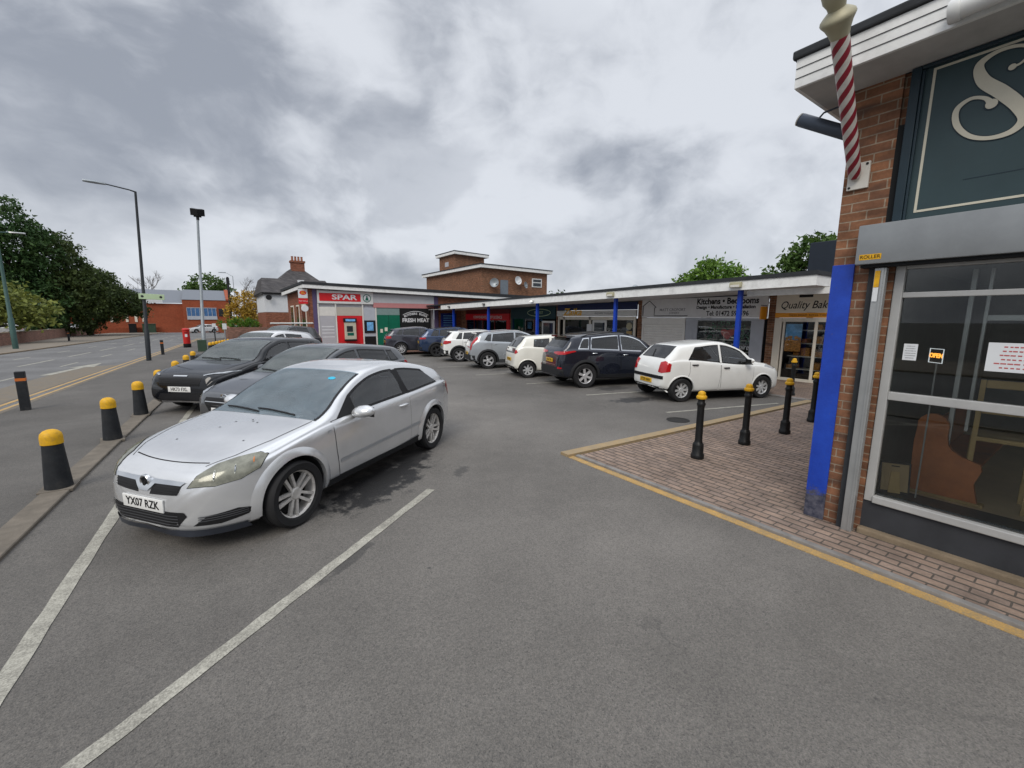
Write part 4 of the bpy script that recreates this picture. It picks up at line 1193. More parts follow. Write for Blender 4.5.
pm('alu_frame', (.46, .46, .45), .4, metal=.3, var=.08, dirt=.12)
pm('teal_board', (.036, .062, .070), .42, var=.10, vs=2.5, dirt=.05)
pm('teal_dark', (.018, .034, .046), .4, var=.1)
pm('cream_line', (.58, .55, .45), .5, var=.06)
pm('blue_paint', (.007, .048, .40), .42, var=.16, vs=3.5, dirt=.22, bump=.15)
pm('blue_worn', (.05, .065, .12), .6, var=.4, vs=9, dirt=.6)
pm('bollard_black', (.010, .011, .012), .42, var=.25, vs=8, dirt=.06)
pm('bollard_yellow', (.66, .36, .012), .5, var=.16, vs=14, dirt=.4)
pm('bollard_post', (.016, .018, .021), .6, var=.3, vs=9, dirt=.25)
pm('orange_band', (.55, .15, .03), .5, var=.1)
pm('post_red', (.46, .022, .018), .35, var=.1, dirt=.05)
pm('sign_red', (.60, .018, .025), .4, var=.05)
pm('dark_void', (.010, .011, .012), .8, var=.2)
pm('shop_floor', (.60, .48, .31), .5, var=.12, vs=3)
pm('pew_wood', (.44, .14, .04), .45, var=.2, vs=7, dirt=.1)
pm('card_back', (.36, .26, .14), .7, var=.1)
pm('paper', (.66, .68, .70), .7, var=.03)
pm('print_grey', (.28, .28, .30), .7, var=.1)
pm('print_red', (.45, .10, .10), .7, var=.1)
pm('light_wood', (.42, .29, .12), .5, var=.15, vs=6)
pm('pole_white', (.62, .60, .55), .4, var=.08, dirt=.15)
pm('pole_red', (.30, .010, .028), .38, var=.08)
pm('gold', (.37, .345, .24), .5, metal=.15, var=.12)
pm('lamp_grey', (.07, .085, .11), .4, metal=.3, var=.1)
pm('lilac', (.10, .075, .16), .6, var=.1)
pm('store_grey', (.42, .42, .45), .5, var=.06)
pm('store_panel', (.68, .67, .63), .5, var=.06)
pm('store_blue_grey', (.42, .45, .50), .5, var=.06)
pm('green_door', (.004, .13, .075), .45, var=.12)
pm('pink_strip', (.50, .22, .22), .5, var=.05)
pm('navy_board', (.008, .018, .085), .4, var=.1)
pm('orange_sign', (.80, .33, .02), .45, var=.06)
pm('cream_sign', (.74, .69, .58), .5, var=.05)
pm('pale_frame', (.70, .66, .57), .45, var=.05)
pm('shutter_white', (.78, .78, .75), .5, var=.05, dirt=.1)
pm('render_white', (.64, .66, .68), .7, var=.05, dirt=.1)
pm('lamp_post_dark', (.022, .026, .030), .5, var=.2)
pm('galvanised', (.30, .33, .35), .45, metal=.4, var=.12)
pm('lamp_post_green', (.045, .095, .085), .55, var=.15)
pm('roof_metal', (.17, .185, .21), .45, metal=.2, var=.08)
pm('window_dark', (.02, .025, .03), .08, var=.1, spec=.8)
pm('window_blue', (.04, .13, .30), .1, var=.3, vs=2, spec=.8)
pm('bread', (.62, .28, .07), .7, var=.6, vs=22)
pm('poster_sky', (.16, .42, .74), .5, var=.35, vs=5)
pm('goods', (.16, .13, .11), .7, var=.8, vs=12)
pm('beige_lamp', (.42, .40, .27), .5, var=.1)
pm('wood_bark', (.055, .04, .03), .9, var=.3, vs=6, bump=.5)
pm('pot', (.30, .12, .07), .8, var=.15)
pm('sign_green', (.44, .56, .36), .5, var=.05)
glass('shop_glass', (.93, .95, .94), 1.48)
def chipped():
    m, N, L, b = nodes_of('blue_chipped')
    v = N.new('ShaderNodeTexCoord').outputs['Object']; sx = N.new('ShaderNodeSeparateXYZ'); L.new(v, sx.inputs[0])
    h = math_(N, L, 'ADD', sx.outputs[2], math_(N, L, 'MULTIPLY', noise(N, L, v, 9, 7, .7), -.45))
    gone = ramp(N, L, h, .06, .12, 1, 0)
    few = ramp(N, L, noise(N, L, v, 26, 5, .7), .66, .70, 0, .8)
    blue = mixc(N, L, ramp(N, L, noise(N, L, v, 3.5, 7, .7), .3, .7), (.005, .036, .32), (.010, .062, .46))
    under = mixc(N, L, ramp(N, L, noise(N, L, v, 22, 5), .35, .65), (.03, .035, .06), (.10, .10, .13))
    L.new(mixc(N, L, math_(N, L, 'MAXIMUM', gone, few), blue, under), b.inputs['Base Color']); b.inputs['Roughness'].default_value = .45
    bp = N.new('ShaderNodeBump'); bp.inputs['Strength'].default_value = .25; bp.inputs['Distance'].default_value = .006
    L.new(math_(N, L, 'SUBTRACT', noise(N, L, v, 40, 4), gone), bp.inputs['Height']); L.new(bp.outputs[0], b.inputs['Normal'])
chipped()
glass('shop_glass_dim', (.55, .58, .58), 1.55)

# ------------------------------------------------------------------ ground, road, paths
xk = lambda y: -1.86+.055*y                      # kerb with the bollards
xr = lambda y: -4.55+.057*y                      # near edge of the road
xl = lambda y: -12.5+.057*y
def sheet(name, fa, fb, y0, y1, dz, mat, kind='structure', nx=3, step=1.0, label=None, cat=None, th=.0):
    ny = max(2, int((y1-y0)/step)+1); m = MB(); V = []; F = []
    for i in range(ny+1):
        y = y0+(y1-y0)*i/ny
        for j in range(nx+1):
            x = fa(y)+(fb(y)-fa(y))*j/nx; V.append((x, y, zg(y)+dz))
    for i in range(ny):
        for j in range(nx):
            a = i*(nx+1)+j; F.append((a, a+1, a+nx+2, a+nx+1))
    m.add(V, F)
    o = m.build(name, mat, smooth=60)
    return tag(o, label, cat, kind=kind)
def ribbon(name, fa, fb, y0, y1, zlo, zhi, mat, step=1., parent=None):
    """a low kerb with top and sides that follows the fall"""
    ny = max(1, int((y1-y0)/step)); m = MB(); V = []; F = []
    for i in range(ny+1):
        y = y0+(y1-y0)*i/ny; z = zg(y); a, b = fa(y), fb(y); e = .008
        V += [(a, y, z+zlo), (a, y, z+zhi-e), (a+e, y, z+zhi), (b-e, y, z+zhi), (b, y, z+zhi-e), (b, y, z+zlo)]
    for i in range(ny):
        for j in range(5): a = i*6+j; F.append((a, a+1, a+7, a+6))
    F += [tuple(range(6))[::-1], tuple(ny*6+j for j in range(6))]
    m.add(V, F); o = m.build(name, mat)
    return tag(o, kind='structure')
k = lambda c: (lambda y: c)
gy = list(range(-60, 140, 4))+[160, 220, 320, 480, 700]
m = MB(); V = []; F = []
gx = [-700, -300, -120, -60, -30, -15, 0, 15, 30, 60, 120, 300, 700]
for y in gy:
    for x in gx: V.append((x, y, zg(y)-.14))
for i in range(len(gy)-1):
    for j in range(len(gx)-1): a = i*len(gx)+j; F.append((a, a+1, a+len(gx)+1, a+len(gx)))
m.add(V, F); tag(m.build('ground', M['ground_earth'], smooth=60), kind='structure')
sheet('car_park', lambda y: xk(y)-.02, k(30), -14, 29.2, 0, M['carpark_asphalt'], nx=6)
sheet('footpath', lambda y: xr(y), lambda y: xk(y)-.255, -14, 60, .022, M['path_asphalt'])
sheet('footpath_far', lambda y: xk(y)-.22, lambda y: 4.3, 29.2, 60, .018, M['path_asphalt'])
sheet('road', lambda y: xl(y), lambda y: xr(y)-.10, -14, 128, -.012, M['road_asphalt'])
sheet('side_road', lambda y: xr(y)-.12, lambda y: 40, 60, 84, -.018, M['road_asphalt'])
sheet('footway', lambda y: xl(y)-7, lambda y: xl(y)-.12, -14, 100, .05, pm('far_path', (.19, .165, .135), .9, var=.15, vs=.6, dirt=.2))
ribbon('kerb_line', lambda y: xk(y)-.26, lambda y: xk(y)-.02, -14, 26, -.1, .035, M['kerb_stone'], .9)
ribbon('road_kerb', lambda y: xr(y)-.12, lambda y: xr(y)+.02, -14, 60, -.1, .026, M['kerb_stone'], .9)
ribbon('far_kerb', lambda y: xl(y)-.14, lambda y: xl(y)+.01, -14, 100, -.1, .06, M['kerb_tan'], .9)
# road markings
def marking(name, pts, dz, mat, th=.004):
    m = MB()
    V = [(x, y, zg(y)+dz) for x, y in pts]; m.add(V, [tuple(range(len(V)))])
    return tag(m.build(name, mat), kind='structure')
def line_between(name, a, b, w, dz, mat, n=8, jit=0.0):
    a, b = Vector(a), Vector(b); d = (b-a).normalized(); q = Vector((-d.y, d.x))*w/2
    V = []; F = []; rnd = random.Random(hash(name) % 99)
    for i in range(n+1):
        p = a+(b-a)*i/n
        for s_ in (1, -1):
            e = p+q*s_*(1+rnd.uniform(-jit, jit)); V.append((e.x, e.y, zg(e.y)+dz))
    for i in range(n): F.append((2*i, 2*i+1, 2*i+3, 2*i+2))
    m = MB(); m.add(V, F); return tag(m.build(name, mat), kind='structure')
ang = Vector((-.7955, -.6059))
line_between('bay_line', (1.93, 4.42), Vector((1.93, 4.42))+ang*4.9, .095, .005, M['line_white'], 30, .12)
line_between('bay_line', (-.48, 12.6), (-.98, 5.88), .10, .005, M['line_white'], 30, .12)
line_between('bay_line', (-.98, 5.88), (-1.30, -.5), .105, .0052, M['line_white'], 30, .12)
for i in range(1, 6):
    p = Vector((1.93+.2*i, 4.42+4.05*i)); line_between('bay_line', p, p+ang*3.3, .09, .005, M['line_white'], 10, .1)
for p, q in (((7.85, 5.42), (11.0, 4.55)), ((7.9, 7.9), (11.6, 6.9)), ((7.8, 10.4), (11.5, 9.4)), ((7.6, 13.2), (11.5, 12.2)), ((7.6, 16.4), (11.5, 15.3))):
    line_between('bay_line', p, q, .08, .005, M['line_white'], 10, .1)
for off, w in ((-.16, .10), (-.42, .10)):
    V = []
    sheet('double_yellow_line', lambda y, o=off: xr(y)-.12+o, lambda y, o=off, w=w: xr(y)-.12+o+w, -14, 60, -.008, M['line_yellow'], nx=1)
# centre line, arrow, brown box
xc = lambda y: (xr(y)+xl(y))/2-.1
for y0 in range(15, 75, 6):
    sheet('centre_dash', lambda y: xc(y)-.06, lambda y: xc(y)+.06, y0, y0+4, -.008, M['line_white'], nx=1)
    sheet('lane_dash', lambda y: xc(y)+1.55-.05, lambda y: xc(y)+1.55+.05, y0-1, y0+1.2, -.008, M['line_white'], nx=1)
    if y0 > 28: sheet('lane_dash', lambda y: xc(y)-1.7-.05, lambda y: xc(y)-1.7+.05, y0-1, y0+1.0, -.008, M['line_white'], nx=1)
sheet('coloured_surfacing', lambda y: xr(y)-1.75, lambda y: xr(y)-.6, 10, 25.5, -.0085, M['box_brown'], nx=1)
marking('road_arrow', [(-5.3, 22.0), (-5.0, 22.0), (-4.63, 25.0), (-4.37, 25.0), (-4.46, 27.2), (-5.15, 25.0), (-4.85, 25.0)], -.004, M['line_white'])

# brick paving in front of the near shop and along the parade
edge_y = lambda x: 4.47-.036*(x-4.14)
m = MB(); V = []; F = []
xs = [4.23, 5, 6, 7, 8, 9, 10, 11, 11.9, 15.3]
for x in xs: V += [(x, -9, .032), (x, 0, .032), (x, edge_y(x)-.16, .032)]
for i in range(len(xs)-1):
    for j in range(2): a = i*3+j; F.append((a, a+3, a+4, a+1))
m.add(V, F); tag(m.build('brick_pavement', M['pavers']), kind='structure')
sheet('parade_pavement', k(12.06), k(15.3), 4.1, 29.0, .034, M['pavers'], nx=2)
sheet('store_pavement', k(4.6), k(11.88), 24.0, 29.0, .03, M['red_pavers'], nx=3)
# edging stones and the painted yellow edge
m = MB(); m.bbox(4.165, 4.23, -9, 4.34, -.05, .034, .008); tag(m.build('kerb_edging', M['edging']), kind='structure')
m = MB(); m.box(4.06, 4.162, -9, 4.38, -.05, .006); tag(m.build('yellow_line', M['line_yellow']), kind='structure')
m = MB(); V = []
a, b = Vector((4.06, 4.385)), Vector((11.9, 4.385-.036*7.84)); n_ = Vector((.036, 1)).normalized()
for p in (a, b, b+n_*.17, a+n_*.17): V.append((p.x, p.y))
m.prism(V, 2, -.05, .040); tag(m.build('kerb_yellow_edge', M['kerb_yellow']), kind='structure')
ribbon('parade_kerb', k(11.9), k(12.06), 4.25, 24.0, -.1, .038, M['edging'], .9)

# ------------------------------------------------------------------ light, sky, camera
SUN_EL, SUN_AZ = 44, 232       # high, from behind and left of the camera
w = bpy.data.worlds.new('World'); scn.world = w; w.use_nodes = True
nt = w.node_tree; N = nt.nodes; L = nt.links; bg = N['Background']; bg.inputs['Strength'].default_value = .1
sky = N.new('ShaderNodeTexSky'); sky.sky_type = 'NISHITA'; sky.sun_disc = False
sky.sun_elevation = R(SUN_EL); sky.sun_rotation = R(SUN_AZ); sky.air_density = 1.; sky.dust_density = 2.
tc = N.new('ShaderNodeTexCoord'); d = tc.outputs['Generated']
sx = N.new('ShaderNodeSeparateXYZ'); L.new(d, sx.inputs[0])
zz = math_(N, L, 'ADD', math_(N, L, 'MAXIMUM', sx.outputs[2], 0.), .30)
cb = N.new('ShaderNodeCombineXYZ'); L.new(math_(N, L, 'DIVIDE', sx.outputs[0], zz), cb.inputs[0]); L.new(math_(N, L, 'DIVIDE', sx.outputs[1], zz), cb.inputs[1])
p = cb.outputs[0]
warp = N.new('ShaderNodeTexNoise'); warp.inputs['Scale'].default_value = .9; warp.inputs['Detail'].default_value = 3; L.new(p, warp.inputs['Vector'])
vm = N.new('ShaderNodeVectorMath'); vm.operation = 'MULTIPLY_ADD'; L.new(warp.outputs['Color'], vm.inputs[0]); vm.inputs[1].default_value = (.7, .7, 0); L.new(p, vm.inputs[2])
pw = vm.outputs[0]
sc_ = N.new('ShaderNodeVectorMath'); sc_.operation = 'MULTIPLY'; L.new(d, sc_.inputs[0]); sc_.inputs[1].default_value = (1, 1, 1.45)
wp = N.new('ShaderNodeTexNoise'); wp.inputs['Scale'].default_value = 2.2; wp.inputs['Detail'].default_value = 4; L.new(sc_.outputs[0], wp.inputs['Vector'])
v2 = N.new('ShaderNodeVectorMath'); v2.operation = 'MULTIPLY_ADD'; L.new(wp.outputs['Color'], v2.inputs[0]); v2.inputs[1].default_value = (.30, .30, .30); L.new(sc_.outputs[0], v2.inputs[2]); pw = v2.outputs[0]
n1 = noise(N, L, pw, 2.3, 9, .54); n2 = noise(N, L, pw, 6.0, 7, .56)
def blob(dirv, size, amp):
    v = Vector(dirv).normalized()
    dp = N.new('ShaderNodeVectorMath'); dp.operation = 'DOT_PRODUCT'; L.new(d, dp.inputs[0]); dp.inputs[1].default_value = v
    return ramp(N, L, dp.outputs['Value'], math.cos(size), 1.0, 0, amp, True)
dens = math_(N, L, 'ADD', math_(N, L, 'MULTIPLY', n1, 1.0), math_(N, L, 'MULTIPLY', n2, .55))
SKYBLOBS = [((-.165, .948, .273), .28, .10), ((-.02, .945, .32), .20, .08), ((.08, .90, .42), .12, .08), ((.143, .95, .276), .14, .08), ((.421, .781, .462), .22, .09), ((.565, .718, .407), .16, .06), ((.64, .70, .30), .05, .07), ((.69, .665, .30), .07, .10), ((.735, .60, .32), .08, .09), ((.78, .52, .33), .08, .06), ((-.1, .88, .46), .14, -.05), ((.25, .85, .46), .13, -.06), ((.44, .872, .21), .22, -.05), ((.35, .93, .1), .25, -.04)]
for dv, s_, a_ in SKYBLOBS: dens = math_(N, L, 'ADD', dens, blob(dv, s_, a_))
f = ramp(N, L, dens, .64, 1.0, 0, 1, True)
# a second, crisper layer of cloud with clear edges
n3 = noise(N, L, pw, 3.1, 12, .52)
f2 = math_(N, L, 'MULTIPLY', ramp(N, L, n3, .50, .60, 0, .42, True), ramp(N, L, noise(N, L, pw, 1.1, 3, .5), .40, .62, .15, 1., True))
f3 = ramp(N, L, noise(N, L, pw, 4.2, 11, .55), .56, .68, 0, .25, True)
f = math_(N, L, 'ADD', f, math_(N, L, 'MULTIPLY', f2, math_(N, L, 'SUBTRACT', 1., f)))
f = math_(N, L, 'SUBTRACT', f, math_(N, L, 'MULTIPLY', f3, f))
cloud = mixc(N, L, f, (5.95, 6.2, 6.65), (2.65, 2.88, 3.35))
# overcast sky: brighter overhead
up = ramp(N, L, sx.outputs[2], .5, 1., 1., 2.6, True)
cloud = mixc(N, L, 1., cloud, up, 'MULTIPLY')
c = mixc(N, L, .94, sky.outputs[0], cloud)
L.new(c, bg.inputs['Color'])
sd = bpy.data.lights.new('sun', 'SUN'); sd.energy = 1.5; sd.angle = R(32); sd.color = (1, .94, .85)
so = bpy.data.objects.new('sun', sd); col.objects.link(so)
# direction of travel of the light
az = R(SUN_AZ); so.rotation_euler = Vector((-math.sin(az)*math.cos(R(SUN_EL)), -math.cos(az)*math.cos(R(SUN_EL)), -math.sin(R(SUN_EL)))).to_track_quat('-Z', 'Y').to_euler()

cam = bpy.data.cameras.new('camera'); co = bpy.data.objects.new('camera', cam); col.objects.link(co); scn.camera = co
cam.sensor_width = 36; cam.lens = 36*423.5/1024; cam.clip_start = .05; cam.clip_end = 3000
RM = Matrix([[0.8206295261980031, 0.08339341774666936, -0.5653430096928503], [-0.5714306667236744, 0.12986859461923378, -0.8103092874078157], [0.005845841237812396, 0.9880180595556716, 0.15422755957372755]])
co.matrix_world = Matrix.Translation((0, 0, 2.0)) @ RM.to_4x4()
scn.view_settings.view_transform = 'Standard'; scn.view_settings.look = 'None'; scn.view_settings.gamma = 1; scn.view_settings.exposure = 0.33
scn.cycles.max_bounces = 8; scn.cycles.transparent_max_bounces = 16
scn.cycles.use_denoising = True
# ------------------------------------------------------------------ cars where they stand
pm('gloss_black', (.01, .01, .012), .08, var=0, coat=1)
def place(fn, rear, ang, *a, ref='rear', wb=2.6, W=1.8, near=-1):
    """stand a car with the contact point of one wheel at `rear` (x, y): near = -1 for its right-hand, +1 for its left-hand wheels"""
    h = R(ang); d = Vector((math.cos(h), math.sin(h))); l = Vector((-d.y, d.x))
    c = Vector(rear)+d*(wb/2 if ref == 'rear' else -wb/2)-l*near*(W/2-.02)
    y = c.y
    o = fn(*a, (c.x, c.y, zg(c.y)), h) if a else fn((c.x, c.y, zg(c.y)), h)
    # pitch with the fall of the ground
    sl = (zg(y+1)-zg(y-1))/2
    n = Vector((0, -sl, 1)).normalized()
    q = Vector((0, 0, 1)).rotation_difference(n)
    o.root.rotation_mode = 'QUATERNION'
    from mathutils import Quaternion
    o.root.rotation_quaternion = q @ Quaternion((0, 0, 1), h)
    return o
AL = math.degrees(math.atan2(-.595, -.804))
astra = place(silver_coupe, (2.63, 5.887), AL, wb=2.614, W=1.77, near=1)
place(grey_hatch, (3.42, 9.64), AL-2, wb=2.65, W=1.79, near=1)
place(black_crossover, (2.35, 13.0), AL+11, wb=2.63, W=1.84, near=1)
g = 'cars parked along the kerb bollards'
def ph(name, label, pnt, **k): return lambda loc, h: plain_hatch(name, loc, h, label, pnt, g, **k)
place(ph('white_estate', 'white car with its bonnet and pale roof showing past the black crossover', paint('plain_white', (.74, .75, .76), dirt=.04), H=1.60), (2.95, 17.6), AL+8, near=1)
place(ph('silver_hatchback', 'pale silver car with a bright roof, behind the white car by the kerb', paint('pale_silver', (.42, .44, .46), metal=.4), H=1.52), (3.8, 22.6), AL+8, near=1)
place(small_hatch, (9.17, 5.95), -20.5, 'five', wb=2.36, W=1.60)
place(suv, (8.73, 8.78), -19, 'navy', wb=2.67, W=1.86)
place(small_hatch, (8.68, 11.49), -20, 'three', wb=2.34, W=1.62)
place(suv, (9.05, 14.67), -20, 'grey', wb=2.72, W=1.82)
place(suv, (9.50, 18.03), -20, 'white', wb=2.76, W=1.80)
place(suv, (9.83, 21.26), -18, 'blue', wb=2.70, W=1.86)
place(suv, (8.75, 23.73), -14, 'charcoal', wb=2.68, W=1.90)
# roof-bar van and its ladder rack behind the left hand row
def roofbar_car(loc, h):
    c = plain_hatch('roof_bar_car', loc, h, 'dark grey people carrier with a white roof rack, farthest of the kerbside row', paint('van_grey', (.07, .075, .08), metal=.3), g, H=1.72, L=4.4)
    for sg in (1, -1):
        m = MB(); m.tube([c.P3(1.95, sg*.56, 1.80), c.P3(3.9, sg*.56, 1.80)], .022, 8); c.link(m, 'roof_rail', M['alu'])
    m = MB()
    for t in (2.1, 2.9, 3.7): m.bbox(c.x0-t-.03, c.x0-t+.03, -.68, .68, 1.81, 1.86, .01)
    c.link(m, 'roof_bar', M['white_upvc'])
    return c
place(roofbar_car, (4.5, 25.6), AL+8, near=1)
# ------------------------------------------------------------------ the near shop on the right
XF = 4.82
shop = empty('barber_shop', (0, 0, 0), 0, 'brick corner shop with a teal sign board and large glazed front under white eaves', 'shop')
m = MB()
m.box(XF, 12, 1.30, 1.64, -.1, 4.0)          # pier and side wall
m.box(XF+.03, 12, -9, 1.30, 3.60, 4.0)
m.box(XF+.05, XF+.25, 1.20, 1.30, -.1, 2.86)
m.build('brick_wall', M['shop_brick'], shop)
m = MB(); m.box(XF, 12, -9, 1.30, 2.50, 3.60); 
m.build('lintel', M['dark_void'], shop)
m = MB(); m.prism([(4.37, 4.0), (4.82, 4.005), (12, 4.005), (12, 4.27), (4.39, 4.27)], 1, -9, 1.90); m.build('roof', M['felt'], shop)
m = MB()
m.bbox(4.345, 4.375, -9, 1.932, 3.995, 4.225, .004); m.bbox(4.376, 12, 1.905, 1.935, 3.995, 4.225, .004)
fb = m.build('eaves_board', M['white_board'], shop)
m = MB()
for zz in (4.07, 4.148): m.box(4.339, 4.346, -9, 1.928, zz, zz+.004); m.box(4.38, 12, 1.934, 1.939, zz, zz+.004)
m.build('board_joint', M['felt'], fb)
m = MB(); m.bbox(4.32, 4.38, -9, 1.96, 4.228, 4.295, .015); m.bbox(4.38, 12, 1.89, 1.96, 4.228, 4.295, .015); m.build('roof_edge', M['felt'], shop)
m = MB(); m.box(4.375, XF, -9, 1.905, 3.996, 4.003); m.box(XF, 12, 1.645, 1.905, 3.996, 4.003); m.build('soffit', M['soffit'], shop)
# white pipe on the eaves
m = MB(); m.tube([(4.27, .96, 4.06), (4.27, -6, 4.04)], .062, 18); m.lathe([(.068, 0), (.072, .012), (.072, .05), (.068, .06)], (4.27, .90, 4.06), 18, ax=1)
m.build('gutter_pipe', M['white_upvc'], shop, smooth=40)
# blue painted pilaster, its foot worn
m = MB(); m.bbox(XF-.022, XF-.002, 1.472, 1.642, .02, 2.50, .004); bp = m.build('blue_pilaster', M['blue_chipped'], shop)
# sign board
m = MB(); m.box(XF-.01, XF+.03, -9, 1.245, 2.80, 3.995); sb = m.build('sign_board', M['teal_board'], shop)
m = MB()
m.bbox(XF-.05, XF-.011, 1.185, 1.247, 2.80, 3.99, .006); m.bbox(XF-.04, XF-.011, 1.165, 1.182, 2.80, 3.96, .004); m.bbox(XF-.05, XF-.011, -9, 1.183, 3.965, 3.99, .006)
m.build('sign_frame', M['teal_dark'], sb)
m = MB(); m.box(XF-.014, XF-.0105, 1.105, 1.122, 2.875, 3.955); m.box(XF-.014, XF-.0105, -6, 1.104, 3.938, 3.955); m.box(XF-.014, XF-.0105, -6, 1.104, 2.875, 2.892)
m.build('border_line', M['cream_line'], sb)
m = MB(); m.box(XF-.0125, XF-.0103, -6, .86, 3.066, 3.071); m.build('board_seam', M['teal_dark'], sb)
SP = [(0.698, 3.781, .010), (0.661, 3.789, .010), (0.625, 3.84, .011), (0.643, 3.888, .013), (0.713, 3.918, .015), (0.800, 3.915, .020), (0.866, 3.868, .034), (0.838, 3.755, .050), (0.729, 3.629, .056), (0.635, 3.503, .052), (0.601, 3.405, .040), (0.646, 3.343, .028), (0.750, 3.330, .019), (0.862, 3.378, .021), (0.944, 3.489, .026), (0.951, 3.600, .024), (0.886, 3.645, .017), (0.810, 3.620, .017), (0.772, 3.568, .030)]
def swash(pts, grow, x0, x1, name, mat):
    c = crom([(p[0], p[1], p[2]+grow) for p in pts], 8); Lp = []; Rp = []
    for i in range(len(c)):
        a = c[max(i-1, 0)][:2]; b = c[min(i+1, len(c)-1)][:2]; d = (b-a)/max(np.linalg.norm(b-a), 1e-6); n = np.array([-d[1], d[0]])
        # stroke heavier where it runs downhill, as a broad nib draws it
        Lp.append(c[i][:2]+n*c[i][2]*.70); Rp.append(c[i][:2]-n*c[i][2]*.70)
    m = MB(); k_ = len(Lp)
    V = [(x0, p[0], p[1]) for p in Lp]+[(x0, p[0], p[1]) for p in Rp]+[(x1, p[0], p[1]) for p in Lp]+[(x1, p[0], p[1]) for p in Rp]
    F = []
    for i in range(k_-1):
        F += [(i, i+1, k_+i+1, k_+i), (2*k_+i, 3*k_+i, 3*k_+i+1, 2*k_+i+1), (i, 2*k_+i, 2*k_+i+1, i+1), (k_+i, k_+i+1, 3*k_+i+1, 3*k_+i)]
    m.add(V, F)
    for (y, z, r) in ((pts[0][0], pts[0][1], .020+grow), (pts[-1][0], pts[-1][1], .032+grow)):
        q = [(y+r*math.cos(a), z+r*math.sin(a)) for a in np.linspace(0, 2*math.pi, 18)[:-1]]
        m.prism(q, 0, x0-.0006, x1)
    return m.build(name, mat, sb)
swash(SP, .010, XF-.0135, XF-.0108, 'letter_outline', M['teal_dark'])  # dark outline painted round the letter
swash(SP, 0, XF-.020, XF-.0145, 'letter', M['cream_line'])
# roller shutter box and guide rail
m = MB(); m.bbox(4.665, XF-.012, -9, 1.435, 2.476, 2.806, .012); bx = m.build('shutter_box', M['grey_metal'], shop, smooth=40)
m = MB(); m.box(4.6635, 4.6645, 1.255, 1.405, 2.512, 2.558); st = m.build('sticker', M['bollard_yellow'], bx)
text('sticker_lettering', 'ROLLER', .040, (4.662, 1.33, 2.535), FACE_MX, M['black_text'], st, extrude=.0005)
m = MB(); m.box(4.70, 4.80, -9, 1.40, 2.45, 2.474); m.build('shutter_slot', M['dark_void'], bx)
m = MB(); m.bbox(4.735, 4.80, 1.225, 1.305, .03, 2.445, .006); m.box(4.728, 4.735, 1.240, 1.255, .04, 2.44); rl = m.build('shutter_rail', M['alu'], shop)
m = MB(); m.box(4.7265, 4.7275, 1.262, 1.298, 2.28, 2.42); r2 = m.build('warning_sticker', M['bollard_yellow'], rl)
m = MB(); m.box(4.7265, 4.7275, 1.262, 1.298, 2.16, 2.278); m.build('notice_sticker', M['paper'], rl)
m = MB(); m.box(4.775, XF+.04, 1.306, 1.355, .03, 2.45); m.build('rail_backing', M['felt'], shop)
# window frame and glass
wf = MB()
wf.bbox(4.86, 4.93, 1.13, 1.195, .34, 2.47, .006)
wf.bbox(4.84, 4.94, -8, 1.13, .335, .40, .008)
wf.bbox(4.865, 4.93, -8, 1.13, 2.19, 2.235, .006)
wf.bbox(4.862, 4.93, -8, 1.13, 1.30, 1.372, .006)
wf.bbox(4.865, 4.93, -8, 1.13, 2.43, 2.47, .006)
wf.bbox(4.865, 4.93, -1.60, -1.54, .40, 2.43, .006)
f_ = wf.build('window_frame', M['alu_frame'], shop)
m = MB(); m.box(4.898, 4.904, -8, 1.13, .40, 1.30); m.box(4.898, 4.904, -8, 1.13, 1.372, 2.19); m.box(4.898, 4.904, -8, 1.13, 2.235, 2.43); m.build('glass', M['shop_glass'], f_)
m = MB(); m.box(4.875, 5.0, -8, 1.20, -.1, .333); m.build('plinth', pm('plinth_dark', (.035, .037, .042), .7, var=.2), shop)
m = MB(); m.bbox(4.79, 4.873, -8, 1.20, -.05, .085, .015); m.build('plinth_kerb', M['kerb_tan'], shop)
# the room behind the glass
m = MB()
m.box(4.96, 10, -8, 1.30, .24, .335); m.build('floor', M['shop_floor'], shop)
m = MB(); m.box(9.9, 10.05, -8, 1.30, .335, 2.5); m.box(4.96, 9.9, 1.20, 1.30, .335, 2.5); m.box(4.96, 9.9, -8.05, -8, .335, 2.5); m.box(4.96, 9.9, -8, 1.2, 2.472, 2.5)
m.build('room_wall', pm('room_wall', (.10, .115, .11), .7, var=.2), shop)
m = MB(); m.bbox(5.55, 5.59, .80, .835, .335, 2.45, .004); m.bbox(5.55, 5.59, .70, .725, 1.0, 2.45, .004); m.bbox(5.55, 5.59, -.1, .70, 2.0, 2.05, .004); m.build('inner_door_frame', M['alu'], shop)

# pew with a carved end
pew = empty('church_pew', (5.5, .80, .335), 0, 'orange brown wooden pew with a rounded end panel, inside the shop window', 'pew')
out = []
P = [(.22, 0), (.235, .50), (.225, .66)]
P += [(.12+.11*math.cos(a), .68+.115*math.sin(a)) for a in np.linspace(.25, math.pi*.98, 9)]
P += [(.012, .60), (.0, .52), (-.03, .475), (-.10, .43), (-.17, .405), (-.225, .385), (-.235, .33), (-.20, .20), (-.235, .04), (-.25, 0)]
m = MB(); m.prism(P, 0, 0, .055); m.build('end_panel', M['pew_wood'], pew)
m = MB(); m.bbox(.056, 1.7, -.20, .18, .30, .335, .01); m.build('seat', M['pew_wood'], pew)
m = MB(); m.bbox(.056, 1.7, .13, .165, .34, .70, .01); m.build('backrest', M['pew_wood'], pew)
m = MB(); m.bbox(-.015, 0.075, -.28, .26, -.0, .03, .008); m.build('foot_rail', M['light_wood'], pew)

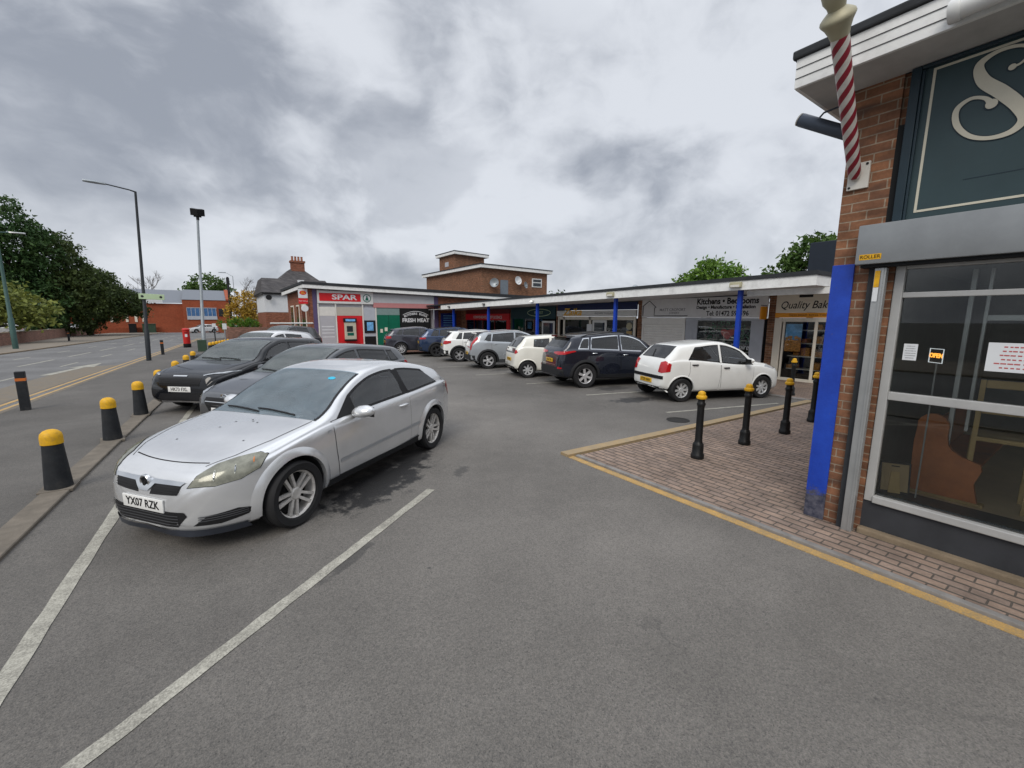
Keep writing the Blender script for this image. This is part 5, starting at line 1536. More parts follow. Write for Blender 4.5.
# picture frame seen from behind
fr = empty('picture_frame', (5.08, 1.04, .405), R(28), 'small picture frame turned to show its tan back and strut, on the window sill', 'picture frame')
m = MB(); m.T = Matrix.Rotation(R(10), 4, 'Y'); m.bbox(.0, .02, -.115, .115, 0, .29, .005); m.build('frame', M['trim'], fr)
m = MB(); m.T = Matrix.Rotation(R(10), 4, 'Y'); m.box(-.004, -.0005, -.098, .098, .018, .272); bk = m.build('backing_board', M['card_back'], fr)
m = MB(); m.T = Matrix.Rotation(R(10), 4, 'Y'); m.prism([(-.03, .20), (.03, .20), (.045, .0), (-.045, .0)], 0, -.012, -.006); 
m.T = Matrix.Rotation(R(-8), 4, 'Y') @ Matrix.Translation((-.004, 0, 0)); m.build('strut', M['light_wood'], bk)
m = MB(); m.T = Matrix.Rotation(R(10), 4, 'Y'); m.box(-.008, -.0045, -.03, .03, .245, .255); m.build('hanger', M['trim'], bk)
# a low shelf the frame stands on
m = MB(); m.bbox(4.96, 5.22, -2, 1.19, .336, .404, .006); tag(m.build('window_shelf', M['teal_dark']), 'dark low shelf running along the inside of the shop window', 'shelf')
# lit OPEN sign
op = empty('open_sign', (5.10, .90, 1.63), R(-42), 'small lit orange OPEN sign on a thin stand inside the shop window', 'sign')
m = MB(); m.bbox(0, .02, -.075, .075, 0, .135, .006); pn = m.build('panel', M['dark_void'], op)
pm('neon', (.9, .35, .05), .5, var=0, emit=(1., .40, .05), es=1.3)
pm('neon_white', (.8, .8, .8), .5, var=0, emit=(.8, .85, .9), es=.5)
text('lettering', 'OPEN', .052, (-.004, 0, .068), FACE_MX, M['neon'], pn, bold=.002)
m = MB(); m.tube([(-.004, -.068, .008), (-.004, .068, .008), (-.004, .068, .127), (-.004, -.068, .127)], .004, 6, closed=True); m.build('lit_border', M['neon_white'], pn)
m = MB(); m.tube([(.01, 0, 0), (.01, 0, -1.26)], .006, 8); m.lathe([(.09, -1.265), (.09, -1.25), (.02, -1.245)], (.01, 0, 0), 16); m.build('stand', M['alu'], op, smooth=40)
# notices on the glass
def notice(name, y0, y1, z0, z1, label, lines, red=False, x=4.889):
    o = empty(name, (x, (y0+y1)/2, z0), 0, label, 'notice')
    m = MB(); m.box(-.002, 0, y0-(y0+y1)/2, y1-(y0+y1)/2, 0, z1-z0); m.build('sheet', M['paper'], o)
    m = MB(); w = (y1-y0)/2; h = z1-z0
    for k_ in range(lines):
        zz = h*(.86-.72*k_/max(lines-1, 1)); ww = w*random.uniform(.6, .82)
        n_ = 9; 
        for q in range(n_):
            a = -ww+2*ww*q/n_; m.box(-.003, -.0021, a, a+2*ww/n_*random.uniform(.55, .9), zz-h*.022, zz+h*.022)
    pr_ = m.build('print', M['print_red' if red else 'print_grey'], o); pr_['kind'] = 'stuff'
notice('paper_notice', .20, .585, 1.615, 1.835, 'white printed notice with lines of reddish print stuck to the shop window', 6, True)
notice('paper_notice', .985, 1.075, 1.66, 1.80, 'small grey paper notice at the edge of the shop window by the OPEN sign', 6)
# tall wooden chair inside
ch = empty('wooden_chair', (5.75, .50, .335), R(8), 'pale wooden chair with an open back rail, behind the printed notice', 'chair')
m = MB(); m.bbox(-.2, .2, -.2, .2, .60, .64, .01); m.build('seat', M['light_wood'], ch)
for sx_ in (-.18, .18):
    for sy_ in (-.18, .18):
        m = MB(); m.bbox(sx_-.018, sx_+.018, sy_-.018, sy_+.018, 0, .60 if sx_ > 0 else 1.15, .005); m.build('leg', M['light_wood'], ch)
m = MB(); m.bbox(-.2, -.16, -.16, .16, 1.08, 1.15, .01); m.bbox(-.195, -.165, -.16, .16, .85, .89, .008); m.build('back_rail', M['light_wood'], ch)

# barber pole on the corner
A, B = Vector((4.775, 1.545, 3.25)), Vector((3.97, 1.51, 4.20))
bpole = empty('barber_pole', A, 0, 'red and white striped barber pole with a gold ball, leaning out from the brick corner', 'barber pole')
d = (B-A); ln = d.length; dq = d.to_track_quat('Z', 'Y').to_matrix().to_4x4()
def striped():
    m, N, L, b = nodes_of('pole_stripes')
    tcn = N.new('ShaderNodeTexCoord'); sx_ = N.new('ShaderNodeSeparateXYZ'); L.new(tcn.outputs['Object'], sx_.inputs[0])
    an = math_(N, L, 'ARCTAN2', sx_.outputs[1], sx_.outputs[0])
    v = math_(N, L, 'SUBTRACT', math_(N, L, 'MULTIPLY', sx_.outputs[2], 3/.36), math_(N, L, 'MULTIPLY', an, 3/(2*math.pi)))
    fr_ = math_(N, L, 'FRACT', v); s_ = math_(N, L, 'GREATER_THAN', fr_, .50)
    nn = ramp(N, L, noise(N, L, tcn.outputs['Object'], 14, 6), .3, .7, .8, 1.1)
    L.new(mixc(N, L, 1., mixc(N, L, s_, (.56, .54, .50), (.22, .008, .022)), nn, 'MULTIPLY'), b.inputs['Base Color']); b.inputs['Roughness'].default_value = .42
striped()
m = MB(); m.lathe([(.040, .0), (.047, .03), (.050, .15), (.055, ln*.6), (.060, ln*.86), (.060, ln*.90)], n=28); po = m.build('striped_shaft', M['pole_stripes'], bpole, smooth=50); po.rotation_euler = dq.to_euler()
m = MB(); m.lathe([(.060, ln*.90), (.07, ln*.93), (.088, ln*.965), (.108, ln*.99), (.113, ln*1.0), (.108, ln*1.015), (.088, ln*1.03), (.055, ln*1.05), (.06, ln*1.07), (.08, ln*1.10), (.085, ln*1.14), (.07, ln*1.19), (.03, ln*1.22), (.005, ln*1.225)], n=28); g_ = m.build('gold_finial', M['gold'], bpole, smooth=50); g_.rotation_euler = dq.to_euler()
m = MB(); m.bbox(.018, .045, -.095, .06, -.10, .12, .004); m.tube([(.03, 0, 0), (0, 0, .0)], .03, 10); pl = m.build('wall_plate', M['pole_white'], bpole)
m = MB()
for yy, zz in ((-.075, .10), (.04, -.08)): m.lathe([(.010, .012), (.010, .019)], (0, yy, zz), 10, ax=0)
m.build('plate_bolt', M['trim'], pl)

# floodlight on the side wall
fl = empty('wall_lamp', (4.93, 1.64, 3.66), 0, 'dark grey tube lamp on a curved bracket sticking out from the brick corner', 'lamp')
a, b = Vector((0, .03, .02)), Vector((-.06, .44, .27))
m = MB(); m.T = Matrix.Translation(a) @ (b-a).to_track_quat('Z', 'Y').to_matrix().to_4x4(); l_ = (b-a).length
m.lathe([(.052, 0), (.058, .01), (.058, l_-.01), (.05, l_)], n=22); m.build('lamp_tube', M['lamp_grey'], fl, smooth=40)
m = MB(); m.T = Matrix.Translation(a) @ (b-a).to_track_quat('Z', 'Y').to_matrix().to_4x4(); m.lathe([(.056, l_+.001), (.056, l_+.012), (.03, l_+.016), (.002, l_+.016)], n=22); m.build('lamp_face', M['pole_white'], fl, smooth=40)
m = MB(); m.tube([(0, .0, .24), (-.02, .10, .29), (-.04, .25, .27), (-.04, .30, .22)], .009, 8); m.build('bracket', M['lamp_grey'], fl)

# ------------------------------------------------------------------ bollards
def iron_bollard(loc, label):
    o = empty('iron_bollard', loc, random.uniform(0, 6), label, 'bollard', 'black iron bollards on the brick paving')
    return o
BOL = [((5.525, 3.267), 'black iron bollard with a yellow top nearest the yellow edge of the paving'), ((6.78, 3.235), 'black iron bollard with a yellow top, second along from the yellow corner'),
       ((8.03, 3.17), 'black iron bollard with a yellow top, in front of the bakery window'), ((12.30, 4.80), 'black iron bollard with a yellow top beside the nose of the white hatchback'), ((9.42, 3.26), 'black iron bollard half hidden behind the blue pilaster')]
proto = None
for (x, y), lab in BOL:
    z0 = .032
    if proto is None:
        proto = iron_bollard((x, y, z0), lab)
        m = MB(); m.lathe([(.085, 0), (.09, .012), (.088, .06), (.076, .075), (.075, .19), (.070, .215), (.056, .235), (.050, .26), (.047, .74), (.050, .76), (.058, .775), (.058, .80), (.048, .815), (.046, .83), (.046, .86)], n=24); m.build('shaft', M['bollard_black'], proto, smooth=45)
        m = MB(); m.lathe([(.046, .858), (.066, .865), (.072, .885), (.066, .905), (.05, .918), (.052, .93), (.046, .955), (.025, .972), (.003, .977)], n=24); m.build('yellow_cap', M['bollard_yellow'], proto, smooth=45)
    else:
        o = copy_tree(proto); o.location = (x, y, z0); o.rotation_euler.z = random.uniform(0, 6); o['label'] = lab

KB = [(6.82, 'dark tapered bollard with a yellow domed cap, nearest the silver coupe'), (9.15, 'dark tapered bollard with a yellow cap, second along the kerb from the silver coupe'), (11.32, 'dark tapered bollard with a yellow cap just before the black crossover'),
      (13.7, 'yellow capped bollard in front of the black crossover'), (16.6, 'yellow capped bollard beyond the black crossover, fifth along the kerb'), (19.3, 'yellow capped bollard sixth along the kerb, before the green cabinet'), (21.6, 'yellow capped bollard seventh along the kerb, beside the white car')]
kp = None
for y, lab in KB:
    loc = (-2.005+.055*y, y, zg(y)+.03)
    if kp is None:
        kp = empty('kerb_bollard', loc, 0, lab, 'bollard', 'yellow capped bollards along the kerb')
        m = MB(); m.lathe([(.122, 0), (.120, .02), (.088, .53)], n=22); m.build('post', M['bollard_post'], kp, smooth=40)
        m = MB(); m.lathe([(.088, .52), (.096, .525), (.096, .605), (.088, .645), (.062, .675), (.032, .688), (.003, .691)], n=22); m.build('yellow_cap', M['bollard_yellow'], kp, smooth=45)
        m = MB(); m.prism([(-.15, -.15), (.14, -.16), (.15, .15), (-.15, .16)], 2, -.02, .010); m.build('base_patch', M['kerb_stone'], kp)
    else:
        o = copy_tree(kp); o.location = loc; o.rotation_euler.z = random.uniform(-.2, .2); o['label'] = lab; o.rotation_euler.x = random.uniform(-.03, .03)
far = ['first', 'second', 'third', 'fourth', 'fifth', 'sixth', 'last']
for i in range(7):
    t_ = i/6; x, y = -.30+1.0*t_, 30.5+5*t_
    o = copy_tree(kp); o.location = (x, y, zg(y)+.02); o['label'] = far[i]+' of the tight row of yellow capped bollards beyond the silver pole'; o['group'] = 'tight row of yellow capped bollards'
def square_post(name, x, y, lab, h=.84):
    o = empty(name, (x, y, zg(y)+.02), R(6), lab, 'bollard', 'square black posts on the footpath')
    m = MB(); m.bbox(-.075, .075, -.075, .075, 0, h-.20, .01); m.bbox(-.075, .075, -.075, .075, h-.14, h, .01); m.build('post', M['bollard_post'], o)
    m = MB(); m.bbox(-.077, .077, -.077, .077, h-.20, h-.14, .004); m.build('orange_band', M['orange_band'], o)
square_post('marker_post', -3.50, 13.38, 'square black post with an orange band, nearest on the footpath by the yellow lines')
square_post('marker_post', -2.57, 31.56, 'square dark post further along the footpath, beside the black lamp post')
square_post('marker_post', -11.6, 58, 'square dark post on the far footway in front of the garden wall', .95)

# ------------------------------------------------------------------ lamps and street things
def lamp(name, x, y, h, arm, mat, lab, r=.075, drop=0.05, base_h=1.5, head=.75):
    o = empty(name, (x, y, zg(y)), 0, lab, 'street lamp')
    m = MB(); m.tube([(0, 0, 0), (0, 0, base_h), (0, 0, base_h+.05), (0, 0, h)], [r*1.35, r*1.35, r, r*.62], 14); m.build('column', mat, o, smooth=40)
    m = MB(); L_ = abs(arm); s_ = 1 if arm > 0 else -1
    m.tube([(0, 0, h-.02), (s_*L_*.12, 0, h+.03), (s_*(L_-head), 0, h+drop)], [r*.5, r*.4, r*.35], 10); m.build('arm', mat, o, smooth=40)
    m = MB(); a0 = s_*(L_-head); 
    m.T = Matrix.Translation((a0, 0, h+drop))
    xs_ = [0, .1, .35, .6, head]; ww = [.04, .08, .13, .12, .05]; V = []; F = []
    for q, (xx, w_) in enumerate(zip(xs_, ww)):
        V += [(s_*xx, -w_, 0), (s_*xx, -w_*.6, .055), (s_*xx, w_*.6, .055), (s_*xx, w_, 0), (s_*xx, w_*.7, -.04), (s_*xx, -w_*.7, -.04)]
    for q in range(4):
        for j in range(6): F.append((q*6+j, q*6+(j+1) % 6, q*6+6+(j+1) % 6, q*6+6+j))
    F += [tuple(range(6)), tuple(24+j for j in range(6))[::-1]]
    m.add(V, F); m.build('lamp_head', M['galvanised'] if mat is not M['lamp_post_green'] else M['alu'], o, smooth=40)
    return o
lp = lamp('street_lamp', -2.77, 27.13, 7.9, -1.75, M['lamp_post_dark'], 'black street lamp on the footpath with its arm over the road and a pale sign', drop=.12)
m = MB(); m.bbox(-.18, .78, -.12, -.09, 2.98, 3.24, .01); sg = m.build('sign_board', M['sign_green'], lp)
m = MB()
for xx in (-.05, .64): m.lathe([(.055, -.128), (.055, -.1205)], (xx, 0, 3.11), 14, ax=1)
m.build('sign_emblem', M['lamp_post_dark'], sg)
m = MB(); m.tube([(0, -.05, 3.11), (0, -.1, 3.11)], .04, 8); m.build('sign_clamp', M['lamp_post_dark'], lp)
lp.rotation_euler.y = R(2.0)
lamp('street_lamp', -11.37, 43.56, 7.75, 1.35, M['lamp_post_green'], 'green street lamp on the far footway in front of the dark trees', r=.11, drop=.06, base_h=2.1)
lamp('street_lamp', 2.3, 62, 7.3, -1.4, M['galvanised'], 'thin grey street lamp above the yellowish tree', r=.05, drop=.35)
fp = empty('floodlight_pole', (-.675, 36.8, zg(36.8)), 0, 'tall silver pole topped by dark floodlights, beyond the parked cars', 'floodlight')
m = MB(); m.tube([(0, 0, 0), (0, 0, 1.2), (0, 0, 1.25), (.36, 0, 9.0)], [.13, .13, .10, .07], 14); m.build('column', M['galvanised'], fp, smooth=40)
for dx, dy in ((-.13, -.1), (.16, -.06), (.0, .16)):
    m = MB(); m.T = Matrix.Translation((.36+dx, dy, 9.15+abs(dx)*.3)) @ Matrix.Rotation(R(18), 4, 'X') @ Matrix.Rotation(dx*3, 4, 'Z'); m.bbox(-.22, .22, -.15, .12, -.22, .22, .03); m.build('floodlight_head', M['trim'], fp)
m = MB(); m.tube([(.36, 0, 8.7), (.36, 0, 9.1)], .09, 8); m.build('bracket', M['trim'], fp)
# post box
pb = empty('post_box', (-1.75, 39.35, zg(39.35)), 0, 'red pillar post box with a black foot on the footpath', 'post box')
m = MB(); m.lathe([(.22, .0), (.235, .02), (.235, .30), (.215, .31)], n=24); m.build('black_foot', M['bollard_black'], pb, smooth=40)
m = MB(); m.lathe([(.215, .31), (.215, 1.26), (.25, 1.28), (.25, 1.34), (.235, 1.37), (.15, 1.42), (.02, 1.44)], n=24); bd = m.build('body', M['post_red'], pb, smooth=40)
m = MB(); m.bbox(-.10, .10, -.225, -.20, 1.10, 1.13, .004); m.build('slot', M['trim'], bd)
m = MB(); m.box(-.07, .07, -.222, -.205, .80, 1.0); m.build('collection_plate', M['paper'], bd)
m = MB(); m.bbox(-.24, .24, -.18, .18, 0, .70, .02); m.bbox(-.25, .25, -.19, .19, .70, .75, .015)
o = m.build('green_cabinet', pm('cabinet_green', (.04, .07, .045), .55, var=.15), loc=(-.74, 33.6, zg(33.6))); tag(o, 'low green street cabinet standing beside the silver pole', 'cabinet')
for x, y, w_, h_, lab, rnd_ in ((.55, 34.6, .24, .36, 'small white sign on a thin post by the garden wall', False), (-.02, 35.2, .2, .2, 'little white sign on a dark post beside the row of yellow caps', True)):
    o = empty('sign_post', (x, y, zg(y)), 0, lab, 'sign')
    m = MB(); m.tube([(0, 0, 0), (0, 0, 1.75)], .035, 8); m.build('post', M['galvanised'] if not rnd_ else M['lamp_post_dark'], o)
    m = MB(); m.bbox(-w_/2, w_/2, -.06, -.04, 1.75-h_, 1.78, .004); m.build('sign_plate', M['paper'], o)

# manhole beside the white hatchback
mh = empty('manhole', (7.45, 4.87, 0.001), 0, 'dark round iron manhole cover in the asphalt by the yellow edge', 'manhole cover')
m = MB(); m.lathe([(.22, -.02), (.22, .006), (.19, .008)], n=30, cap=False); m.lathe([(.188, .004), (.002, .005)], n=30, cap=False); m.build('cover', pm('iron', (.016, .015, .014), .75, var=.4, vs=14, bump=.4), mh)
# ------------------------------------------------------------------ the parade on the right
XP = 15.3
cb_ = lambda y: 2.84-.0155*(y-6.4)             # underside of the canopy edge
par = empty('parade_building', (0, 0, 0), 0, 'long single-storey brick parade with a white canopy edge and flat dark roof', 'shop parade')
Y0, Y1 = 4.62, 26.5
m = MB()
for a, b in ((6.68, 6.90), (12.05, 12.28), (17.62, 17.74), (22.0, 22.12), (27.8, 28.6)): m = MB(); m.box(XP-.02, XP+.3, a, b, -.3, 2.8 if a < 20 else 2.55); m.build('brick_pier', M['shop_brick'], par)
m = MB(); m.box(XP-.02, 23, 3.9, 4.2, -.3, 2.85); m.build('brick_wall', M['shop_brick'], par)
m = MB(); m.box(XP, XP+.30, 4.2, 28.6, 2.5, 2.9, za=(2.83, 3.05, 2.30, 2.75)); m.build('upper_wall', M['lamp_grey'], par)
m = MB(); m.box(12.62, 23, Y0+.02, 28.9, 0, 0, za=(cb_(Y0)+.262, cb_(Y0)+.38, cb_(28.9)+.285, cb_(28.9)+.36)); m.build('roof', M['felt'], par)
m = MB(); m.box(12.60, 12.64, Y0, Y1, 0, 0, za=(cb_(Y0), cb_(Y0)+.26, cb_(Y1), cb_(Y1)+.285)); m.box(12.641, 18, Y0, Y0+.04, cb_(Y0), cb_(Y0)+.26)
m.build('canopy_edge', M['white_board'], par)
m = MB(); m.box(12.57, 12.62, Y0-.03, Y1+.03, 0, 0, za=(cb_(Y0)+.262, cb_(Y0)+.36, cb_(Y1)+.287, cb_(Y1)+.36)); m.box(12.621, 18, Y0-.03, Y0+.018, cb_(Y0)+.262, cb_(Y0)+.36); m.build('roof_edge', M['felt'], par)
m = MB(); m.box(12.645, XP+.02, Y0+.045, 28.6, 0, 0, za=(cb_(Y0)+.03, cb_(Y0)+.05, cb_(28.6)+.03, cb_(28.6)+.05)); m.build('soffit', pm('soffit_pale', (.62, .63, .63), .7, var=.1), par)
m = MB(); m.box(13.2, 13.26, 4.5, 6.62, 2.68, 2.845); m.build('beam', M['white_board'], par)
CY = [(6.655, 'bakery and the kitchen shop'), (11.456, 'kitchen shop shutter'), (16.377, 'restaurant door'), (20.873, 'dark teal shop'), (25.21, 'red fronted shop')]
cp = None; lpz = None
labs = ['blue square canopy column between the bakery and the kitchen shop window', 'blue square canopy column by the white roller shutter', 'blue square canopy column beside the white restaurant door', 'blue square canopy column before the dark teal shop', 'thin looking blue canopy column before the red fronted shop']
ll = ['beige box lamp on the canopy edge above the kitchen shop window', 'beige box lamp on the canopy edge above the dark SUV', 'lit white lamp on the canopy edge above the restaurant', 'small dark lamp on the canopy edge above the red shop', 'small dark lamp at the far end of the canopy edge']
for i, (y, _) in enumerate(CY):
    o = empty('canopy_column', (12.9, y, zg(y)+.03), 0, labs[i], 'column', 'blue columns under the canopy')
    h = cb_(y)+.02-zg(y)
    m = MB(); m.bbox(-.06, .06, -.06, .06, 0, h, .008); m.build('shaft', M['blue_paint'], o)
    m = MB(); m.bbox(-.09, .09, -.09, .09, -.01, .05, .008); m.build('base_plate', M['blue_paint'], o)
    o = empty('canopy_lamp', (12.54, y-.02, cb_(y)+.08), 0, ll[i], 'lamp', 'lamps on the canopy edge')
    s_ = 1.0 if i < 2 else .6
    m = MB(); m.bbox(-.05, .055, -.17*s_, .17*s_, -.01, .13*s_+.02, .03); m.build('lamp_case', M['beige_lamp'] if i < 2 else (M['white_upvc'] if i == 2 else M['bollard_post']), o, smooth=40)
    m = MB(); m.bbox(-.058, -.02, -.13*s_, .13*s_, .0, .07*s_, .01); m.build('lens', M['pole_white'] if i != 2 else pm('lamp_lit', (.9, .9, .85), .4, var=0, emit=(1, .98, .92), es=1.6), o)

def panel(name, mat, y0, y1, z0, z1, par_, x0=-.05, x1=0., r=.006):
    m = MB(); m.bbox(XP+x0, XP+x1, y0, y1, z0, z1, r); return m.build(name, mat, par_)
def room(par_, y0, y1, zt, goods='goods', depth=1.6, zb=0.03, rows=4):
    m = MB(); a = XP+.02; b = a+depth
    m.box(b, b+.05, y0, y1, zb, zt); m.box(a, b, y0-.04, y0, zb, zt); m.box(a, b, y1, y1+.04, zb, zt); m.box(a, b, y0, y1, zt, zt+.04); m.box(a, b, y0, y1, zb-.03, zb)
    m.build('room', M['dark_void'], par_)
    m = MB()
    for k_ in range(rows): z = zb+.35+k_*.42; m.box(a+.25, a+.75, y0+.1, y1-.1, z, z+.03)
    sh = m.build('shelving', M['pale_frame'], par_)
    m = MB(); rnd = random.Random(int(y0*10))
    for k_ in range(rows):
        z = zb+.38+k_*.42; y = y0+.15
        while y < y1-.3:
            w_ = rnd.uniform(.08, .3); 
            if rnd.random() < .75: m.box(a+.3, a+.68, y, y+w_, z, z+rnd.uniform(.08, .28))
            y += w_+rnd.uniform(.01, .1)
    q = m.build('goods', M[goods], sh); q['kind'] = 'stuff'

# bakery
sf = empty('bakery_front', (0, 0, 0), 0, 'cream bakery front with an italic sign, orange strip and pastry poster', 'shop front')
sb_ = panel('sign_board', M['cream_sign'], 4.1, 6.66, 2.215, 2.82, sf, -.07)
t = text('lettering', 'Quality Bakery', .33, (XP-.074, 5.70, 2.45), FACE_MX, M['black_text'], sb_, shear=.28, sx=.84, bold=.001)
panel('vent', M['trim'], 5.62, 6.0, 2.69, 2.77, sb_, -.085, -.0705)
os_ = panel('orange_strip', M['orange_sign'], 4.1, 6.66, 2.06, 2.213, sf, -.075)
text('strip_lettering', 'FRESH BREAD  ROLLS  CAKES  SANDWICHES', .085, (XP-.078, 5.4, 2.135), FACE_MX, pm('brown_text', (.25, .09, .01), .5, var=0), os_)
m = MB(); a = XP-.06
m.bbox(a, XP, 6.44, 6.66, .03, 2.055, .006); m.bbox(a, XP, 6.34, 6.40, .12, 1.95, .005); m.bbox(a, XP, 4.1, 6.435, 1.93, 2.055, .005); m.bbox(a, XP, 5.42, 5.50, .12, 1.93, .005); m.bbox(a-.01, XP, 4.1, 6.435, .03, .12, .005); m.bbox(a, XP, 4.95, 5.0, .12, 1.93, .005)
m.build('window_frame', M['pale_frame'], sf)
m = MB(); m.box(XP-.03, XP-.024, 4.1, 6.34, .12, 1.93); m.build('window_glass', M['shop_glass'], sf)
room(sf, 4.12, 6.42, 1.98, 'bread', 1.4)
ps = panel('poster', M['poster_sky'], 5.85, 6.32, 1.35, 1.86, sf, .0, .012, .002)
m = MB(); rnd = random.Random(5)
m.box(XP-.004, XP+.012, 5.85, 6.32, .98, 1.345)
for k_ in range(26):
    y, z = rnd.uniform(5.90, 6.27), rnd.uniform(1.0, 1.45)*1; 
    m.lathe([(.05, -.003), (.04, -.012), (.003, -.015)], (XP+.0, y, z), 9, ax=0)
m.build('pastry_picture', M['bread'], ps)

# the pier sign
hs = empty('hanging_sign', (15.05, 6.95, 2.0), 0, 'orange hanging sign board fixed beside the bakery sign', 'sign')
m = MB(); m.bbox(-.2, .2, -.025, .025, 0, .42, .006); m.build('board', M['orange_sign'], hs)
m = MB(); m.tube([(.25, 0, .46), (-.22, 0, .46)], .012, 6); m.build('bracket', M['trim'], hs)

# kitchens
kf = empty('kitchen_shop_front', (0, 0, 0), 0, 'pale grey kitchen and bedroom shop front with a white roller shutter and dark window', 'shop front')
sb_ = panel('sign_board', pm('pale_sign', (.72, .73, .74), .5, var=.05, dirt=.08), 6.92, 12.04, 2.05, 2.80, kf, -.07)
tx = M['black_text']
text('lettering', 'Kitchens \u2022 Bedrooms', .30, (XP-.073, 8.35, 2.64), FACE_MX, tx, sb_, sx=.88, bold=.010)
text('small_lettering', 'Design \u2022 Manufacture \u2022 Installation', .165, (XP-.073, 8.40, 2.43), FACE_MX, tx, sb_, sx=.95, bold=.006)
text('phone_lettering', 'Tel: 01472 596596', .24, (XP-.073, 8.30, 2.20), FACE_MX, tx, sb_, sx=.86, bold=.005)
text('trade_lettering', 'MATT CROFORT', .15, (XP-.073, 10.55, 2.36), FACE_MX, M['print_grey'], sb_, sx=1.05, bold=.002)
text('trade_lettering', 'JOINERY', .11, (XP-.073, 10.45, 2.235), FACE_MX, M['print_grey'], sb_, sx=1.1, bold=.001)
m = MB(); hp = [(11.98, 2.12), (11.98, 2.52), (12.0, 2.52), (11.66, 2.74), (11.32, 2.46), (11.40, 2.46), (11.40, 2.12), (9.85, 2.12)]
m.tube([(XP-.075, y, z) for y, z in hp[1:]], .016, 6); m.tube([(XP-.075, y, z) for y, z in hp[:2]], .016, 6); m.build('house_logo', tx, sb_)
m = MB(); m.box(XP-.072, XP-.0705, 7.0, 7.12, 2.14, 2.21); m.build('small_mark', M['trim'], sb_)
m = MB(); a = XP-.05
for k_ in range(17): m.prism([(a+.012, .04+k_*.102), (a, .06+k_*.102), (a, .122+k_*.102), (a+.012, .140+k_*.102)], 1, 10.02, 11.92)
m.bbox(a-.02, XP, 9.93, 10.02, .03, 1.86, .005); m.bbox(a-.02, XP, 11.92, 12.0, .03, 1.86, .005); m.bbox(a-.04, XP, 9.93, 12.0, 1.775, 2.04, .01)
m.build('roller_shutter', M['shutter_white'], kf)
m = MB(); m.bbox(a, XP, 7.0, 9.92, 1.96, 2.045, .005); m.bbox(a, XP, 7.0, 9.92, .03, .45, .005); m.bbox(a, XP, 7.0, 7.42, .452, 1.958, .005); m.bbox(a, XP, 9.42, 9.92, .452, 1.958, .005); m.bbox(a-.01, XP-.01, 9.60, 9.66, .46, 1.95, .005)
m.build('window_surround', M['store_blue_grey'], kf)
m = MB(); m.box(XP-.03, XP-.024, 7.42, 9.42, .45, 1.96); m.build('window_glass', M['shop_glass'], kf)
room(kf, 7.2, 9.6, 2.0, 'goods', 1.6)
# display in the window: a wreath of green leaves with a red heart and white lettering
m = MB(); rnd = random.Random(2)
for k_ in range(160):
    t_ = rnd.uniform(0, 2*math.pi); r_ = rnd.gauss(.52, .11); y = 8.25+r_*1.25*math.cos(t_); z = 1.42+r_*.85*math.sin(t_)
    if .9 < z < 1.93 and 7.45 < y < 9.38:
        s_ = rnd.uniform(.03, .06); a2 = rnd.uniform(0, 6)
        m.prism([(y+s_*math.cos(a2), z+s_*math.sin(a2)), (y+s_*.5*math.cos(a2+1.6), z+s_*.5*math.sin(a2+1.6)), (y-s_*math.cos(a2), z-s_*math.sin(a2)), (y-s_*.5*math.cos(a2+1.6), z-s_*.5*math.sin(a2+1.6))], 0, XP+.03, XP+.04)
wr = m.build('window_wreath', pm('wreath', (.05, .17, .08), .6, var=.5, vs=8), kf); wr['kind'] = 'stuff'
m = MB(); hpts = [(8.25+.26*math.sin(a2)**3*1.0, 1.48+.19*(math.cos(a2)*1.0-.36*math.cos(2*a2)-.14*math.cos(3*a2))) for a2 in np.linspace(0, 2*math.pi, 28)[:-1]]
m.prism(hpts, 0, XP+.005, XP+.02); m.build('red_heart', M['post_red'], kf)
text('window_lettering', 'Come In & Enquire', .26, (XP-.034, 8.3, 1.02), FACE_MX, M['paper'], kf, shear=.3, sx=.85)

# restaurant
zf = empty('restaurant_front', (0, 0, 0), 0, 'white restaurant front with a gold script sign below a navy band', 'shop front')
panel('navy_band', M['navy_board'], 12.32, 17.60, 2.40, 2.72, zf, -.05)
sb_ = panel('sign_board', M['white_upvc'], 12.32, 17.60, 2.10, 2.385, zf, -.10)
text('lettering', 'Zaika', .52, (XP-.105, 16.4, 2.30), FACE_MX, pm('gold_text', (.80, .44, .05), .45, var=.1), sb_, shear=.3, bold=.008, sx=1.2, extrude=.01)
text('small_lettering', 'INDIAN TAKEAWAY', .13, (XP-.103, 14.1, 2.24), FACE_MX, M['print_grey'], sb_, sx=1.2)
m = MB(); a = XP-.06
for y in (12.36, 15.10, 17.0, 17.42): m.bbox(a, XP, y, y+.12, -.1, 2.09, .005)
m.bbox(a, XP, 12.49, 17.40, 1.93, 2.09, .005); m.bbox(a, XP, 15.23, 16.99, -.1, .5, .005)
m.build('window_frame', M['pale_frame'], zf)
dr = panel('door', M['white_upvc'], 14.06, 14.98, -.08, 1.92, zf, -.055, -.005); panel('door_glass', M['window_dark'], 14.18, 14.86, .12, 1.80, dr, -.062, -.0555, .002)
m = MB(); m.tube([(XP-.09, 14.82, .8), (XP-.09, 14.82, 1.2)], .015, 6); m.build('handle', M['chrome'], dr)
m = MB(); m.box(XP-.03, XP-.024, 12.49, 14.05, -.05, 1.93); m.build('window_glass', M['shop_glass_dim'], zf); m = MB(); m.box(XP-.03, XP-.024, 15.23, 16.99, .5, 1.93); m.build('window_glass', M['shop_glass_dim'], zf)
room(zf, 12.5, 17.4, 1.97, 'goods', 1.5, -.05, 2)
bd_ = panel('menu_board', M['light_wood'], 12.56, 12.86, 1.0, 1.45, zf, -.045, -.033, .003)
